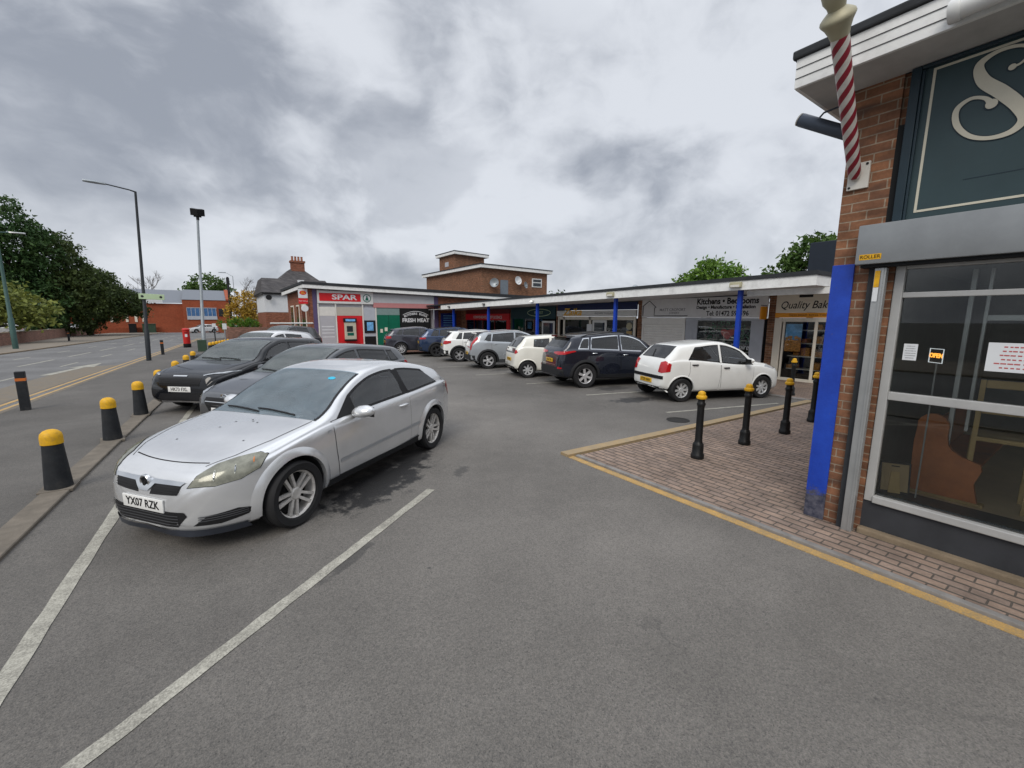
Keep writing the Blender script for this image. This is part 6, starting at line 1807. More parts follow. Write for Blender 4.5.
m = MB(); m.lathe([(.16, 0), (.16, .012), (.11, .014)], (XP-.046, 12.72, 1.66), 20, ax=0); m.build('round_badge', M['gold'], zf)
panel('notice', M['paper'], 15.0, 15.35, 1.3, 1.72, zf, -.066, -.0605, .002)

# dark teal shop
gf = empty('teal_shop_front', (0, 0, 0), 0, 'dark teal shop front with an oval outlined sign and a white framed door', 'shop front')
pm('shop_teal', (.010, .045, .055), .5, var=.15)
sb_ = panel('sign_board', M['shop_teal'], 17.76, 21.98, 1.95, 2.62, gf, -.08)
m = MB(); m.tube([(XP-.085, 19.2+1.05*math.cos(a2), 2.3+.2*math.sin(a2)) for a2 in np.linspace(0, 2*math.pi, 30)[:-1]], .018, 6, closed=True); m.build('oval_outline', M['sign_green'], sb_)
text('lettering', 'FLORIST', .22, (XP-.084, 19.2, 2.3), FACE_MX, M['sign_green'], sb_)
m = MB(); a = XP-.05
m.bbox(a, XP, 17.76, 21.98, -.2, .4, .005); m.bbox(a, XP, 19.5, 19.62, .402, 1.948, .005); m.bbox(a, XP, 21.8, 21.98, .402, 1.948, .005); m.bbox(a, XP, 20.6, 20.7, .402, 1.948, .005)
m.build('stall_riser', M['shop_teal'], gf)
dr = panel('door', M['white_upvc'], 17.8, 18.9, .0, 1.85, gf, -.075, -.0505); panel('door_glass', M['window_dark'], 17.92, 18.78, .15, 1.74, dr, -.082, -.0755, .002)
m = MB(); m.box(XP-.03, XP-.024, 18.9, 21.8, .4, 1.95); m.build('window_glass', M['shop_glass_dim'], gf)
room(gf, 17.9, 21.9, 1.97, 'goods', 1.5, -.1, 3)
panel('yellow_post', M['bollard_yellow'], 19.42, 19.5, .0, 1.9, gf, -.075, -.0505)

# red shop
rf = empty('red_shop_front', (0, 0, 0), 0, 'red shop front with white lettering at the inner corner of the parade', 'shop front')
sb_ = panel('sign_board', M['sign_red'], 22.14, 27.78, 1.84, 2.26, rf, -.10)
text('lettering', 'CONVENIENCE & OFF LICENCE', .25, (XP-.104, 24.8, 2.03), FACE_MX, M['paper'], sb_, bold=.003, sx=1.05)
panel('red_upper', pm('deep_red', (.12, .012, .014), .5, var=.1), 22.14, 27.78, 2.262, 2.55, rf, -.06)
panel('red_pillar', M['sign_red'], 22.14, 22.5, -.2, 1.838, rf, -.06)
m = MB(); a = XP-.05
for y in (23.9, 25.4, 26.6, 27.7): m.bbox(a, XP, y, y+.08, -.2, 1.838, .005)
m.bbox(a, XP, 22.5, 27.78, -.2, .45, .005); m.build('window_frame', M['deep_red'], rf)
m = MB(); m.box(XP-.03, XP-.024, 22.5, 27.7, .45, 1.84); m.build('window_glass', M['shop_glass_dim'], rf)
room(rf, 22.5, 27.7, 1.85, 'goods', 1.5, -.15, 3)
for k_, (y, w_) in enumerate(((22.75, .5), (23.35, .35), (24.2, .55), (24.9, .3))): panel('window_poster', M['paper' if k_ % 2 else 'poster_sky'], y, y+w_, .7+.1*k_, 1.35+.08*k_, rf, -.023, -.012, .002)

# dark box and vent on the roof
m = MB(); m.bbox(16.3, 18.2, 4.9, 6.28, 3.15, 4.49, .02); o = m.build('rooftop_box', pm('rooftop_navy', (.017, .024, .036), .6, var=.12)); tag(o, 'dark navy plant box standing on the parade roof beside the brick corner', 'plant box')
o = empty('roof_vent', (15.4, 12.6, cb_(12.6)+.35), 0, 'small grey cowl vent on the parade roof above the restaurant', 'vent')
m = MB(); m.lathe([(.09, 0), (.09, .22)], n=12); m.build('pipe', M['galvanised'], o, smooth=40)
m = MB(); m.lathe([(.22, .25), (.2, .27), (.05, .38), (.01, .39)], n=12); m.build('cowl', M['galvanised'], o, smooth=40)

# ------------------------------------------------------------------ the convenience store at the end
YS = 29.0; gz = zg(29)
cs = empty('convenience_store', (0, 0, 0), 0, 'low convenience store with a red sign, cash machine and green doors', 'shop')
m = MB(); m.box(4.90, 5.20, YS, 38, -.5, 3.70); m.build('side_wall', M['red_brick'], cs); m = MB(); m.box(13.6, 24, YS, YS+.3, -.5, 3.45); m.build('brick_wall', M['red_brick'], cs)
m = MB(); m.box(5.21, 13.25, YS+.06, YS+.30, -.5, 3.7); m.build('shop_wall', M['store_grey'], cs)
m = MB(); m.bbox(5.12, 5.36, YS-.03, YS+.05, -.4, 3.7, .006); m.bbox(13.27, 13.58, YS-.03, YS+.05, -.4, 3.5, .006); m.build('lilac_pilaster', M['lilac'], cs)
zb_ = lambda x: 3.715-.020*(x-5.0)
zt_ = lambda x: 3.93-.021*(x-5.0)
m = MB(); m.prism([(4.55, zb_(4.55)), (24.6, zb_(24.6)), (24.6, zt_(24.6)), (4.55, zt_(4.55))], 1, YS-.40, YS-.35)
m.prism([(YS-.349, zb_(4.6)), (38.3, zb_(4.6)-.10), (38.3, zt_(4.6)-.08), (YS-.349, zt_(4.6))], 0, 4.55, 4.60)
m.build('eaves_board', M['white_board'], cs)
m = MB(); m.prism([(4.50, zt_(4.5)+.003), (24.7, zt_(24.7)+.003), (24.7, zt_(24.7)+.25), (4.50, zt_(4.5)+.165)], 1, YS-.43, 38.4); m.build('roof', M['felt'], cs)
m = MB(); m.prism([(4.6, zb_(4.6)+.03), (24.6, zb_(24.6)+.03), (24.6, zb_(24.6)+.05), (4.6, zb_(4.6)+.05)], 1, YS-.349, 38.2); m.build('soffit', M['soffit'], cs)
def fp_(name, mat, x0, x1, z0, z1, par_=None, y0=-.04, y1=.055, r=.005):
    m = MB(); m.bbox(x0, x1, YS+y0, YS+y1, z0, z1, r); return m.build(name, mat, par_ or cs)
sgn = fp_('sign_board', M['white_upvc'], 5.38, 8.84, 2.84, 3.62, None, -.10)
rb = fp_('red_field', M['sign_red'], 5.50, 8.02, 2.98, 3.48, sgn, -.108, -.1005, .002)
text('lettering', 'SPAR', .44, (7.0, YS-.112, 3.23), FACE_MY, M['paper'], rb, sx=1.55, bold=.012)
m = MB(); m.lathe([(.26, -.118), (.26, -.1005)], (8.42, YS, 3.22), 28, ax=1); rg = m.build('round_emblem', pm('emblem_green', (.0, .11, .075), .5, var=0), sgn)
m = MB(); m.lathe([(.215, -.123), (.215, -.1185)], (8.42, YS, 3.22), 28, ax=1); w2 = m.build('emblem_field', M['paper'], rg)
m = MB(); m.prism([(8.42, 3.40), (8.36, 3.29), (8.39, 3.29), (8.32, 3.18), (8.36, 3.18), (8.27, 3.08), (8.57, 3.08), (8.48, 3.18), (8.52, 3.18), (8.45, 3.29), (8.48, 3.29)], 1, YS-.127, YS-.1235); m.box(8.40, 8.44, YS-.127, YS-.1235, 3.03, 3.08); m.build('emblem_tree', M['emblem_green'], w2)
fp_('white_fascia', pm('fascia_pale', (.47, .48, .50), .5, var=.06, dirt=.08), 8.85, 13.24, 2.95, 3.50, None, -.06)
fp_('pink_strip', M['pink_strip'], 8.85, 13.24, 2.63, 2.948, None, -.07)
for x in (5.37, 6.41, 8.10, 8.96): fp_('mullion', M['store_panel'], x, x+.08, -.2, 2.83 if x < 8.9 else 2.62, None, -.05)
p_ = fp_('window_panel', M['store_panel'], 5.46, 6.40, 2.06, 2.62, None, -.03); 
q = fp_('lower_panel', M['store_grey'], 5.46, 6.40, -.1, 2.055, None, -.03)
m = MB()
for zz in (1.35, 1.15, .95, .7): m.box(5.56, 6.30, YS-.036, YS-.0305, zz, zz+.06)
m.build('panel_stripe', M['paper'], q)
fp_('upper_panel', pm('beige_panel', (.46, .42, .36), .5, var=.06), 6.50, 8.09, 2.08, 2.62, None, -.03)
at = fp_('red_panel', M['sign_red'], 6.50, 8.09, -.1, 2.075, None, -.035)
am = MB(); am.bbox(6.90, 7.62, YS-.22, YS-.036, .55, 1.82, .03); a1 = am.build('cash_machine', pm('atm_cream', (.48, .47, .38), .45, var=.08), at)
am = MB(); am.bbox(6.86, 7.66, YS-.26, YS-.036, 1.66, 1.92, .02); am.bbox(6.88, 7.64, YS-.25, YS-.036, .45, .545, .02); am.build('machine_hood', M['trim'], a1)
am = MB(); am.bbox(7.02, 7.40, YS-.235, YS-.221, 1.05, 1.42, .01); am.build('machine_screen', M['window_dark'], a1)
am = MB(); am.box(6.96, 7.56, YS-.265, YS-.2605, 1.72, 1.86); am.build('machine_sign', M['poster_sky'], a1)
am = MB(); am.box(7.05, 7.45, YS-.226, YS-.2205, .80, .98); am.build('keypad', M['emblem_green'], a1)
fp_('grey_panel', M['store_blue_grey'], 8.19, 8.95, -.1, 2.62, None, -.03)
sc = fp_('poster_case', M['trim'], 8.20, 8.92, .95, 1.78, None, -.075, -.031); fp_('poster', M['poster_sky'], 8.36, 8.78, 1.10, 1.66, sc, -.082, -.0755, .002)
fp_('waste_bin_panel', M['trim'], 8.20, 8.92, .05, .72, None, -.075, -.031)
gd = fp_('green_door', M['green_door'], 9.06, 10.64, -.2, 2.14, None, -.045)
m = MB(); m.box(9.84, 9.855, YS-.049, YS-.0455, -.2, 2.14); m.build('door_gap', M['gap'], gd)
m = MB(); m.bbox(9.25, 9.42, YS-.06, YS-.0455, .95, 1.2, .01); m.bbox(9.55, 9.75, YS-.06, YS-.0455, 1.05, 1.3, .01); m.build('door_plate', M['pale_frame'], gd)
fp_('transom_panel', pm('transom_green', (.20, .28, .27), .4, var=.08), 9.06, 10.64, 2.145, 2.62, None, -.03)
bk_ = fp_('black_poster', M['dark_void'], 10.68, 12.95, .1, 2.62, None, -.05)
text('lettering', 'FRESH MEAT', .36, (11.82, YS-.053, 1.78), FACE_MY, M['paper'], bk_, bold=.012)
# arched heading above it
m = MB()
for s_ in (0, 1):
    z0 = 2.02+s_*.0
arc = []
for i in range(25):
    a2 = i/24*2-1; arc.append((11.82+a2*.95, 2.42-.26*a2*a2))
V = []; F = []
m = MB()
for i, (x, z) in enumerate(arc): V += [(x, YS-.054, z+.015), (x, YS-.054, z-.02)]
for i in range(24): F.append((2*i, 2*i+1, 2*i+3, 2*i+2))
m.add(V, F); m.build('arch_line', M['paper'], bk_)
wd = 'BUTCHERS BLOCK'
for i, chh in enumerate(wd):
    if chh == ' ': continue
    a2 = (i-(len(wd)-1)/2)/7.4; x = 11.82+a2*.92; z = 2.25-.24*a2*a2
    text('arched_letter', chh, .20, (x, YS-.053, z), (R(90), R(math.degrees(math.atan(.5*a2))), 0), M['paper'], bk_, bold=.006)
nb = empty('notice_board', (14.4, YS-.06, 1.65), 0, 'blue notice board with white lines on the brick wall under the canopy end', 'notice board')
m = MB(); m.bbox(-.62, .62, -.02, .05, -.66, .66, .008); m.build('board', pm('board_blue', (.012, .035, .22), .5, var=.1), nb)
m = MB()
for k_ in range(6): m.box(-.45, random.uniform(.1, .45), -.025, -.0205, .45-.17*k_, .50-.17*k_)
m.build('print', M['poster_sky'], nb)['kind'] = 'stuff'
# side wall windows and hanging signs
for y0, y1 in ((30.0, 31.6), (32.6, 33.8), (35.0, 36.4)):
    m = MB(); m.bbox(4.86, 4.92, y0, y1, .9, 2.8, .01); w_ = m.build('window', M['pale_frame'], cs); m = MB(); m.box(4.85, 4.859, y0+.12, y1-.12, 1.0, 2.7); m.build('pane', M['window_dark'], w_)
hs = empty('post_office_sign', (4.55, YS-.08, 2.7), 0, 'projecting post office signs, red oval on white over a red strip, at the store corner', 'sign')
m = MB(); m.bbox(-.22, .30, -.03, .03, .42, .98, .01); b1_ = m.build('upper_board', M['paper'], hs)
m = MB(); pts = [(.04+.19*math.cos(a2), .74+.13*math.sin(a2)) for a2 in np.linspace(0, 2*math.pi, 26)[:-1]]; m.prism(pts, 1, -.036, -.0305); ov = m.build('red_oval', M['sign_red'], b1_)
text('oval_lettering', 'POST\nOFFICE', .075, (.04, -.038, .74), FACE_MY, pm('text_yellow', (.7, .5, .05), .5, var=0), ov, bold=.002)
m = MB(); m.bbox(-.22, .30, -.03, .03, .08, .40, .01); b2_ = m.build('lower_board', M['sign_red'], hs); text('lettering', 'POST OFFICE', .085, (.04, -.033, .24), FACE_MY, M['paper'], b2_)
m = MB(); m.lathe([(.19, -.05), (.2, -.04), (.2, .04), (.19, .05)], (.10, 0, -.20), 24, ax=1); m.build('round_sign', M['paper'], hs, smooth=40)
m = MB(); m.tube([(-.22, 0, 1.0), (.4, 0, 1.0)], .02, 6); m.tube([(.1, 0, 0), (.4, 0, 0)], .02, 6); m.build('bracket', M['trim'], hs)

# ------------------------------------------------------------------ brick block rising behind
bb = empty('brick_block', (0, 0, 0), 0, 'taller brown brick block with white eaves and a small tower room on top', 'building')
m = MB(); m.box(21.5, 29.6, 36, 49, 3, 6.72, za=(3, 6.72, 3, 6.72)); m.build('wall', M['block_brick'], bb)
m = MB(); m.prism([(21.15, 6.74), (30.0, 6.62), (30.0, 6.92), (21.15, 7.04)], 1, 35.6, 49.5); m.build('roof', M['white_board'], bb)
m = MB(); m.prism([(21.10, 7.043), (30.05, 6.923), (30.05, 6.99), (21.10, 7.12)], 1, 35.55, 49.55); m.build('roof_felt', M['felt'], bb)
tw = MB(); tw.box(22.3, 26, 43, 47, 6.9, 8.85); tw_ = tw.build('tower_room', M['block_brick'], bb)
m = MB(); m.prism([(22.0, 8.86), (26.4, 8.74), (26.4, 9.02), (22.0, 9.14)], 1, 42.6, 47.4); m.build('tower_roof', M['white_board'], tw_)
m = MB(); m.prism([(21.97, 9.142), (26.43, 9.022), (26.43, 9.09), (21.97, 9.22)], 1, 42.57, 47.43); m.build('tower_felt', M['felt'], tw_)
m = MB(); m.box(22.27, 22.299, 44.6, 45.5, 7.7, 8.2); m.build('tower_vent', M['store_grey'], tw_)
dr = MB(); dr.box(23.62, 24.55, 35.96, 35.998, 3.6, 5.72); dr.build('door', pm('door_grey', (.16, .19, .22), .5, var=.1), bb)
m = MB(); m.bbox(27.55, 28.85, 35.93, 35.998, 5.18, 6.08, .02); w_ = m.build('window', M['white_upvc'], bb)
m = MB(); m.box(27.68, 28.72, 35.92, 35.929, 5.72, 5.98); m.box(27.68, 28.72, 35.92, 35.929, 5.28, 5.62); m.build('pane', M['window_dark'], w_)
def dish(x, z, r, lab, mat, tilt):
    o = empty('satellite_dish', (x, 35.98, z), 0, lab, 'satellite dish', 'satellite dishes on the brick block')
    m = MB(); m.T = Matrix.Translation((0, -.35, 0)) @ Matrix.Rotation(R(tilt), 4, 'Z') @ Matrix.Rotation(R(82), 4, 'X')
    m.lathe([(.02, 0), (r*.5, .04), (r*.85, .11), (r, .16), (r*.98, .17), (r*.83, .125), (r*.48, .055), (.02, .015)], n=22, cap=False); m.build('reflector', mat, o, smooth=60)
    m = MB(); m.tube([(0, -.02, 0), (0, -.33, 0)], .03, 6); m.tube([(0, -.4, -r*.6), (.1, -.75, -.1)], .02, 6); m.build('mount', M['trim'], o)
dish(22.7, 5.35, .44, 'grey satellite dish left of the door on the brick block', M['galvanised'], -38)
dish(25.45, 5.7, .42, 'white round satellite dish right of the door on the brick block', M['paper'], 4)
dish(26.35, 5.3, .34, 'dull grey satellite dish beside the white window of the brick block', M['galvanised'], 25)
# ------------------------------------------------------------------ house, far buildings, wall
ho = empty('white_house', (0, 0, 0), 0, 'white rendered house with a dark slate roof and a brick chimney behind the store', 'house')
m = MB(); m.box(4.2, 10.5, 48, 57, 2.42, 4.3); m.build('rendered_wall', M['render_white'], ho)
m = MB(); m.box(4.22, 10.48, 48.02, 57, -.8, 2.418); m.build('brick_wall', M['red_brick'], ho)
m = MB(); m.box(4.0, 10.7, 47.75, 47.95, 4.13, 4.30); m.box(4.0, 4.18, 47.95, 57.2, 4.13, 4.30); m.build('gutter', M['trim'], ho)
m = MB()
m.add([(3.95, 47.7, 4.30), (10.8, 47.7, 4.30), (10.8, 57.3, 4.30), (3.95, 57.3, 4.30), (4.30, 50.4, 5.86), (10.3, 50.4, 5.86), (10.3, 55, 5.86), (4.30, 55, 5.86)], [(0, 1, 5, 4), (1, 2, 6, 5), (2, 3, 7, 6), (3, 0, 4, 7), (4, 5, 6, 7), (3, 2, 1, 0)])
m.build('lower_roof', M['slate'], ho)
m = MB()
m.add([(4.7, 49.0, 4.75), (10.9, 49.0, 4.75), (10.9, 58, 4.75), (4.7, 58, 4.75), (7.2, 52.2, 7.05), (8.5, 52.2, 7.05), (8.5, 55, 7.05), (7.2, 55, 7.05)], [(0, 1, 5, 4), (1, 2, 6, 5), (2, 3, 7, 6), (3, 0, 4, 7), (4, 5, 6, 7), (3, 2, 1, 0)])
rf = m.build('roof', M['slate'], ho)
m = MB(); m.box(7.3, 8.6, 51.9, 52.7, 6.3, 7.75); m.box(7.22, 8.68, 51.82, 52.78, 7.75, 7.95); ck = m.build('chimney', M['red_brick'], rf)
for i in range(4): m = MB(); m.lathe([(.12, 7.95), (.10, 8.35), (.12, 8.37), (.12, 8.42)], (7.48+.31*i, 52.3, 0), 12); m.build('chimney_pot', M['pot'], ck, smooth=40)
m = MB(); m.prism([(7.5, 5.35), (8.05, 5.35), (8.05, 5.75), (7.5, 5.75)], 1, 49.4, 50.3); m.build('skylight', M['render_white'], rf)
m = MB(); m.tube([(4.55, 47.94, 3.82), (4.55, 47.6, 3.82)], .03, 6); m.lathe([(.24, 47.55), (.26, 47.6), (.05, 47.66)], (4.55, 0, 3.82), 16, ax=1); m.build('satellite_dish', M['trim'], ho)
m = MB(); m.box(6.4, 7.1, 47.96, 48.015, 1.1, 1.9); m.build('window', M['window_dark'], ho)

fo = empty('orange_building', (0, 0, 0), 0, 'long orange brick building with a grey metal roof across the end of the road', 'building')
m = MB(); m.box(-22, -4.51, 100, 118, -1.5, 4.2); m.box(-4.5, 3.0, 99, 118, -1.5, 4.95); m.build('wall', M['orange_brick'], fo)
m = MB(); m.add([(-22, 99.8, 4.2), (-4.5, 99.8, 4.35), (-4.5, 110, 7.1), (-22, 110, 7.1), (-4.5, 98.9, 4.96), (2.2, 98.9, 4.96), (2.2, 108, 7.2), (-4.5, 108, 7.2)], [(0, 1, 2, 3), (4, 5, 6, 7)]); m.build('roof', M['roof_metal'], fo)
m = MB(); m.prism([(98.8, 4.9), (98.8, 5.2), (108, 7.4), (108, 4.9)], 0, 2.2, 3.0); m.build('gable_end', M['orange_brick'], fo)
m = MB(); m.box(-3.9, .55, 98.9, 98.99, 2.0, 3.5); w_ = m.build('window_band', M['window_blue'], fo)
m = MB()
for k_ in range(8): m.box(-3.95+.63*k_, -3.88+.63*k_, 98.86, 98.898, 2.0, 3.5)
m.box(-3.95, .6, 98.86, 98.898, 3.45, 3.55); m.box(-3.95, .6, 98.86, 98.898, 1.35, 2.0); m.build('window_frame', M['store_blue_grey'], w_)
m = MB(); m.box(.9, 2.4, 98.9, 98.99, 2.0, 3.4); m.build('dark_window', M['window_dark'], fo)
for x in (-14.6, -12.6, -11.4, -10.4): m = MB(); m.box(x, x+.35, 99.9, 99.99, .9, 2.4); m.build('narrow_window', M['pale_frame'], fo)
m = MB(); m.box(-10.4, -7.3, 99.6, 99.75, 4.3, 5.25); m.build('white_screen', M['render_white'], fo)
m = MB(); m.box(-22, 3.0, 95, 95.25, -1.6, .05); o = m.build('brick_wall', M['orange_brick']); tag(o, 'low orange brick boundary wall across the end of the road', 'wall')
for x, wd_, lab in ((-11.6, .9, 'dark wheelie bin store, left of the pair by the orange wall'), (-9.9, 1.7, 'green double container beside the gate of the orange building')):
    m = MB(); m.bbox(x, x+wd_, 93.8, 94.8, -1.3, .55, .05); m.bbox(x-.05, x+wd_+.05, 93.75, 94.85, .551, .68, .04); o = m.build('bin_store', M['cabinet_green'] if wd_ > 1 else M['trim']); tag(o, lab, 'bin')

m = MB(); V = []
fw = lambda y: -13.46-.065*(y-48.5)
ys_ = list(range(30, 102, 2))
m = MB(); V = []; F = []
for y in ys_:
    x = fw(y); z = zg(y); V += [(x-.24, y, z-.3), (x-.24, y, z+1.0), (x, y, z+1.0), (x, y, z-.3)]
for i in range(len(ys_)-1):
    for j in range(3): a = i*4+j; F.append((a, a+1, a+5, a+4))
F += [(0, 1, 2, 3), tuple(len(V)-4+j for j in (3, 2, 1, 0))]
m.add(V, F); gw = empty('garden_wall', (0, 0, 0), 0, 'long low brick wall with a coping along the far footway', 'wall'); m.build('brickwork', M['garden_brick'], gw)
m = MB(); V = []; F = []
for y in ys_:
    x = fw(y); z = zg(y); V += [(x-.28, y, z+1.001), (x-.28, y, z+1.06), (x+.04, y, z+1.06), (x+.04, y, z+1.001)]
for i in range(len(ys_)-1):
    for j in range(3): a = i*4+j; F.append((a, a+1, a+5, a+4))
m.add(V, F); m.build('coping', M['kerb_tan'], gw)
# garden wall by the yellow tree
m = MB(); m.box(.9, 4.2, 46, 46.25, -.5, 1.0); m.box(.9, 1.15, 46.25, 62, -.5, 1.0); o = m.build('side_wall', M['garden_brick']); tag(o, 'brown brick wall below the green hedge beside the white house', 'wall')

# ------------------------------------------------------------------ trees
def leafmat(name, c, var=.35, rough=.55):
    m, N, L, b = nodes_of(name)
    oi = N.new('ShaderNodeNewGeometry'); tcn = N.new('ShaderNodeTexCoord')
    v = ramp(N, L, oi.outputs['Random Per Island'], 0, 1, 1-var, 1+var)
    c1 = mixc(N, L, 1., c, v, 'MULTIPLY')
    c2 = mixc(N, L, ramp(N, L, noise(N, L, tcn.outputs['Object'], .8, 3), .35, .65), c1, mixc(N, L, 1., c1, (1.15, 1.0, .72), 'MULTIPLY'))
    L.new(c2, b.inputs['Base Color']); b.inputs['Roughness'].default_value = rough; b.inputs['Specular IOR Level'].default_value = .25
    tr = N.new('ShaderNodeBsdfTranslucent'); L.new(c2, tr.inputs[0]); mx = N.new('ShaderNodeMixShader'); mx.inputs[0].default_value = .25
    L.new(b.outputs[0], mx.inputs[1]); L.new(tr.outputs[0], mx.inputs[2]); L.new(mx.outputs[0], N['Material Output'].inputs[0])
    return m
leafmat('leaf_yew', (.046, .100, .034)); leafmat('leaf_yew_warm', (.062, .096, .032)); leafmat('leaf_spring', (.16, .20, .055)); leafmat('leaf_bright', (.10, .20, .035)); leafmat('leaf_mid', (.06, .12, .03)); leafmat('leaf_gold', (.36, .25, .045)); leafmat('leaf_hedge', (.09, .20, .025)); leafmat('leaf_dark', (.04, .075, .025))
def crown_mesh(blobs, n, size, seed, droop=0., flat=1.0, clump=None):
    """leaf clusters through the volume of several ellipsoids: (x, y, z, rx, ry, rz)"""
    rnd = np.random.default_rng(seed); vol = np.array([b[3]*b[4]*b[5] for b in blobs])**.8; vol /= vol.sum()
    V = []; F = []
    # clumps sit on and inside each ellipsoid; leaves sit round each clump
    clump = clump or size*3.2
    for b, w_ in zip(blobs, vol):
        nb = max(6, int(n*w_)); per = 16; nc = max(4, nb//per)
        for c in range(nc):
            u = rnd.normal(size=3); u /= np.linalg.norm(u); r = rnd.uniform(.45, 1.0)**.45
            if rnd.random() < .22: r *= rnd.uniform(1.0, 1.12)
            cc = np.array([b[0]+u[0]*b[3]*r, b[1]+u[1]*b[4]*r, b[2]+u[2]*b[5]*r]); cs_ = clump*rnd.uniform(.6, 1.25)
            for k_ in range(per):
                p = cc+rnd.normal(size=3)*cs_*np.array([.5, .5, .34*flat]); p[2] -= droop*abs(rnd.normal())*cs_
                a = rnd.normal(size=3); a /= np.linalg.norm(a)
                if droop: a = a*np.array([1, 1, .4])+np.array([0, 0, -.5]); a /= np.linalg.norm(a)
                q = np.cross(a, rnd.normal(size=3)); q /= max(np.linalg.norm(q), 1e-6)
                s1 = size*rnd.uniform(.6, 1.3); s2 = s1*rnd.uniform(.35, .6); i0 = len(V)
                nrm = np.cross(a, q)*s1*.15
                V += [tuple(p-a*s1), tuple(p+q*s2+nrm), tuple(p+a*s1), tuple(p-q*s2+nrm)]; F.append((i0, i0+1, i0+2, i0+3))
    return V, F
def tree(name, label, base, blobs, mat, n, size, seed, trunk=.25, group=None, cat='tree', droop=0., limbs=5, top=None, flat=1.):
    o = empty(name, base, 0, label, cat, group)
    V, F = crown_mesh(blobs, n, size, seed, droop, flat)
    m = MB(); m.v = V; m.f = F; m.mi = [0]*len(F)
    me = bpy.data.meshes.new('crown'); me.from_pydata(V, [], F); me.materials.append(M[mat]); me.update()
    c = bpy.data.objects.new('crown', me); col.objects.link(c); c.parent = o
    rnd = random.Random(seed); m = MB()
    mz = max(b[2] for b in blobs)
    cx, cy = sum(b[0] for b in blobs)/len(blobs), sum(b[1] for b in blobs)/len(blobs)
    m.tube([(0, 0, -.3), (0.02, 0, .6), (cx*.4, cy*.4, mz*.45), (cx*.8, cy*.8, mz*.95)], [trunk*1.4, trunk, trunk*.75, trunk*.25], 10)
    for k_ in range(limbs):
        b = blobs[k_ % len(blobs)]; s_ = rnd.uniform(.25, .5)
        st_ = Vector((cx*.4*s_*2, cy*.4*s_*2, mz*s_))
        e = Vector((b[0]+rnd.uniform(-.5, .5)*b[3], b[1]+rnd.uniform(-.5, .5)*b[4], b[2]+rnd.uniform(-.2, .5)*b[5]))
        md = (st_+e)/2+Vector((0, 0, .1*mz)); m.tube([st_, md, e], [trunk*.45, trunk*.3, trunk*.1], 7)
    m.build('trunk', M['wood_bark'], o, smooth=60)
    return o
gt = 'dark evergreens behind the garden wall'
def T(x, y): return (x, y, zg(y)-.1)
tree('dark_yew', 'tallest dark evergreen at the left edge of the picture, behind the garden wall', T(-27, 76), [(0, 0, 11.4, 6, 6, 6.9), (4.5, -3, 10.6, 4.2, 4, 5.8), (6.3, -4, 5, 3.2, 4, 3.5), (-5, 0, 8, 5, 5, 6), (1, -3, 4.5, 5, 4, 3.5), (3, -5, 2.2, 5, 3, 1.8)], 'leaf_yew', 30000, .22, 1, .5, gt)
tree('dark_yew', 'dark evergreen with a rounded shoulder, second from the left behind the garden wall', T(-19.5, 74), [(0, 0, 10.6, 3.8, 4, 5.8), (-1, -2, 4.6, 4, 4, 3.6), (2.4, 1, 9.2, 3, 3.5, 4.6), (3, -1, 4, 2.6, 3, 2.8), (1, -2, 2.2, 4, 2.5, 1.8)], 'leaf_yew', 24000, .21, 2, .45, gt)
tree('dark_yew', 'brownish green evergreen sloping down towards the road, third from the left', T(-15.6, 77), [(0, 0, 8.6, 3.0, 3.5, 4.4), (1.6, -1, 5.4, 3.0, 3, 3.2), (3.0, 0, 6.4, 2.2, 3, 2.6), (.5, -1, 2.4, 2.2, 2, 1.9)], 'leaf_yew_warm', 18000, .20, 3, .4, gt)
tree('dark_yew', 'lowest dark evergreen with branches reaching out over the far footway', T(-14.2, 82), [(1.5, 0, 6.0, 2.6, 3, 3.0), (3.6, 0, 4.8, 2.4, 2.5, 2.0), (4.8, -1, 4.8, 1.5, 2, 1.5), (2.5, -2, 3.2, 2.0, 2, 1.2), (5.4, 0, 3.5, 1.1, 1.5, .8), (.2, -1, 2.4, 1.6, 2, 1.9)], 'leaf_yew_warm', 14000, .19, 4, .35, gt)
tree('drooping_tree', 'pale yellow-green tree with drooping sprays in front of the dark evergreens', T(-16.5, 56), [(0, 0, 4.2, 3.4, 2.6, 1.7), (2.6, -.6, 3.5, 2.4, 2, 1.2), (-2.5, 0, 3.8, 2.5, 2.2, 1.6), (4.0, -1, 2.7, 1.3, 1.2, .8), (1, -1.5, 2.7, 2.6, 1.4, .9)], 'leaf_spring', 5200, .24, 5, .22, None, droop=.5, flat=.5)
tree('gold_tree', 'yellow leaved tree beside the white house wall', T(3.3, 60), [(0, 0, 4.0, 1.7, 1.7, 1.6), (-.9, 0, 3.0, 1.2, 1.4, 1.3), (1.0, 0, 3.0, 1.2, 1.4, 1.5), (.2, -.6, 2.3, 1.6, 1.2, 1.0)], 'leaf_gold', 4200, .15, 6, .14)
tree('hedge', 'bright green hedge under the yellow tree', T(1.9, 53), [(-.6, 0, 1.65, .9, .7, .7), (.5, 0, 1.7, 1.0, .7, .75), (1.3, 0, 1.5, .7, .7, .7)], 'leaf_hedge', 2200, .10, 7, .06, None, 'hedge')
tree('round_tree', 'round green tree behind the roof of the orange building', T(-.6, 130), [(0, 0, 9.6, 4.2, 4, 3.6), (-2.5, 0, 8.3, 2.6, 3, 2.6), (2.8, 0, 8.6, 2.8, 3, 2.6)], 'leaf_mid', 3600, .38, 8, .4)
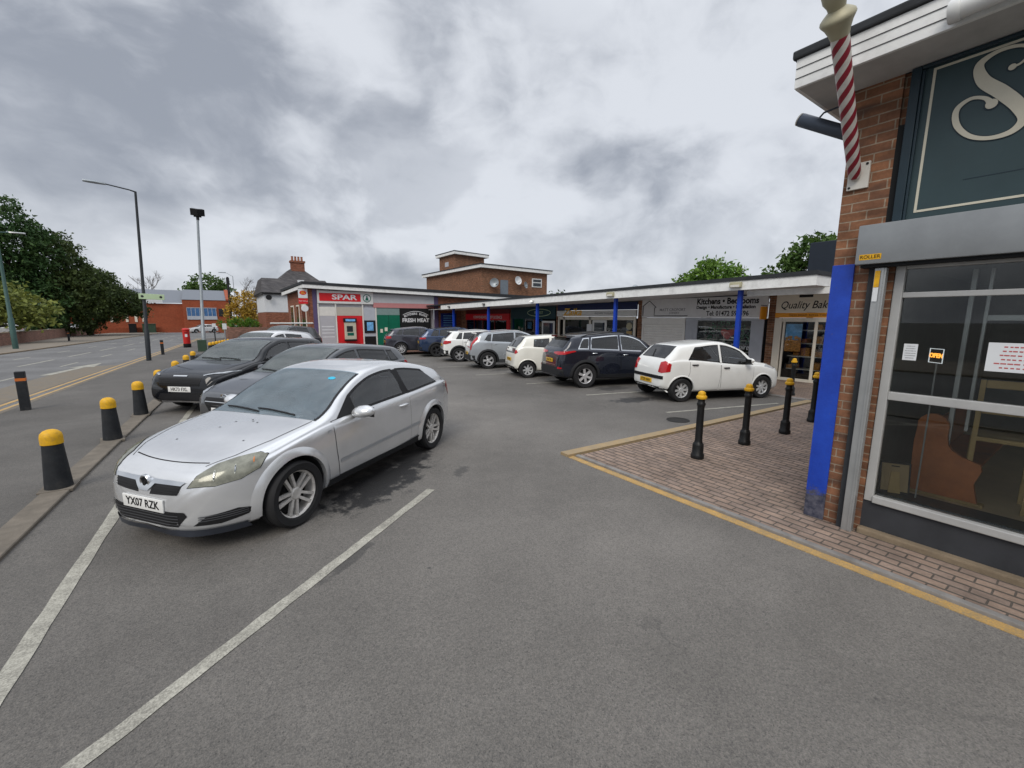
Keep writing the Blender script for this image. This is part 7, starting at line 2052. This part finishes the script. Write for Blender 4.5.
tree('leafy_tree', 'bright green tree rising behind the parade roof beyond the kitchen shop', T(28, 16.6), [(0, 0, 4.7, 1.5, 1.5, 1.4), (0, 1.3, 4.2, 1.3, 1.1, 1.2), (0, -1.2, 4.5, 1.3, 1.0, 1.2), (0, .2, 5.4, .9, .8, .7), (0, -1.5, 5.0, .8, .6, .6)], 'leaf_bright', 4200, .15, 9, .16, 'trees behind the parade roof')
tree('leafy_tree', 'darker green tree beside the navy rooftop box', T(22.5, 8.4), [(0, 0, 4.3, 1.4, 1.3, 1.5), (0, 1.0, 3.9, 1.2, 1.0, 1.1), (0, -1.2, 4.4, 1.2, 1.0, 1.3), (0, -.2, 5.1, .9, .8, .7)], 'leaf_mid', 4800, .13, 10, .16, 'trees behind the parade roof')
tree('leafy_tree', 'small dark tree top just showing behind the brick block', T(52.5, 60), [(0, 0, 5.2, 2.4, 2, 2.0)], 'leaf_dark', 900, .3, 11, .2, 'trees behind the parade roof')
def bare_tree(x, y, h, seed, label):
    o = empty('bare_tree', T(x, y), 0, label, 'tree', 'leafless trees beyond the orange building'); rnd = random.Random(seed); m = MB(); tw_ = MB()
    m.tube([(0, 0, 0), (0, 0, h*.4), (.2, 0, h*.7)], [.3, .22, .12], 8)
    def grow(p, d, l, r, k_):
        e = p+d*l; tgt = m if k_ > 2 else tw_
        tgt.tube([p, (p+e)/2+Vector((rnd.uniform(-.1, .1)*l, 0, 0)), e], [r, r*.8, r*.55], 5, cap=False)
        if k_ == 0: return
        for _ in range(3):
            dd = (d+Vector((rnd.uniform(-.8, .8), rnd.uniform(-.6, .6), rnd.uniform(-.1, .5)))).normalized(); grow(e, dd, l*rnd.uniform(.6, .8), r*.6, k_-1)
    for k_ in range(5): grow(Vector((.05*k_, 0, h*(.35+.06*k_))), Vector((rnd.uniform(-.8, .8), rnd.uniform(-.5, .5), .8)).normalized(), h*.22, .10, 3)
    m.build('trunk', M['wood_bark'], o, smooth=60); tw_.build('twigs', M['wood_bark'], o)['kind'] = 'stuff'
bare_tree(-11.2, 132, 12.5, 1, 'leafless tree behind the roof at the black street lamp')
bare_tree(6.5, 128, 11.5, 2, 'leafless twiggy tree behind the yellow tree')
# telegraph pole top
m = MB(); m.tube([(0, 0, 0), (0, 0, 7.0)], [.14, .11], 10); m.bbox(-.16, .16, -.1, .1, 6.2, 6.9, .03); o = m.build('telegraph_pole', M['bollard_post'], loc=(1.7, 60, zg(60))); tag(o, 'dark stubby pole standing at the yellow tree', 'pole')
# parked cars far off
gfar = 'cars parked beyond the road'
plain_hatch('distant_car', (-17.4, 62, zg(62)+.35), R(185), 'white car parked behind the garden wall under the drooping tree', paint('far_white', (.6, .6, .6)), gfar)
plain_hatch('distant_car', (-18.6, 92, zg(92)+.2), R(175), 'pale car parked at the gap beyond the end of the garden wall', paint('far_pale', (.5, .53, .56)), gfar)
plain_hatch('distant_car', (-1.6, 90, zg(90)), R(200), 'white car far down the road in front of the orange building', MATS['paint_far_white'], gfar)
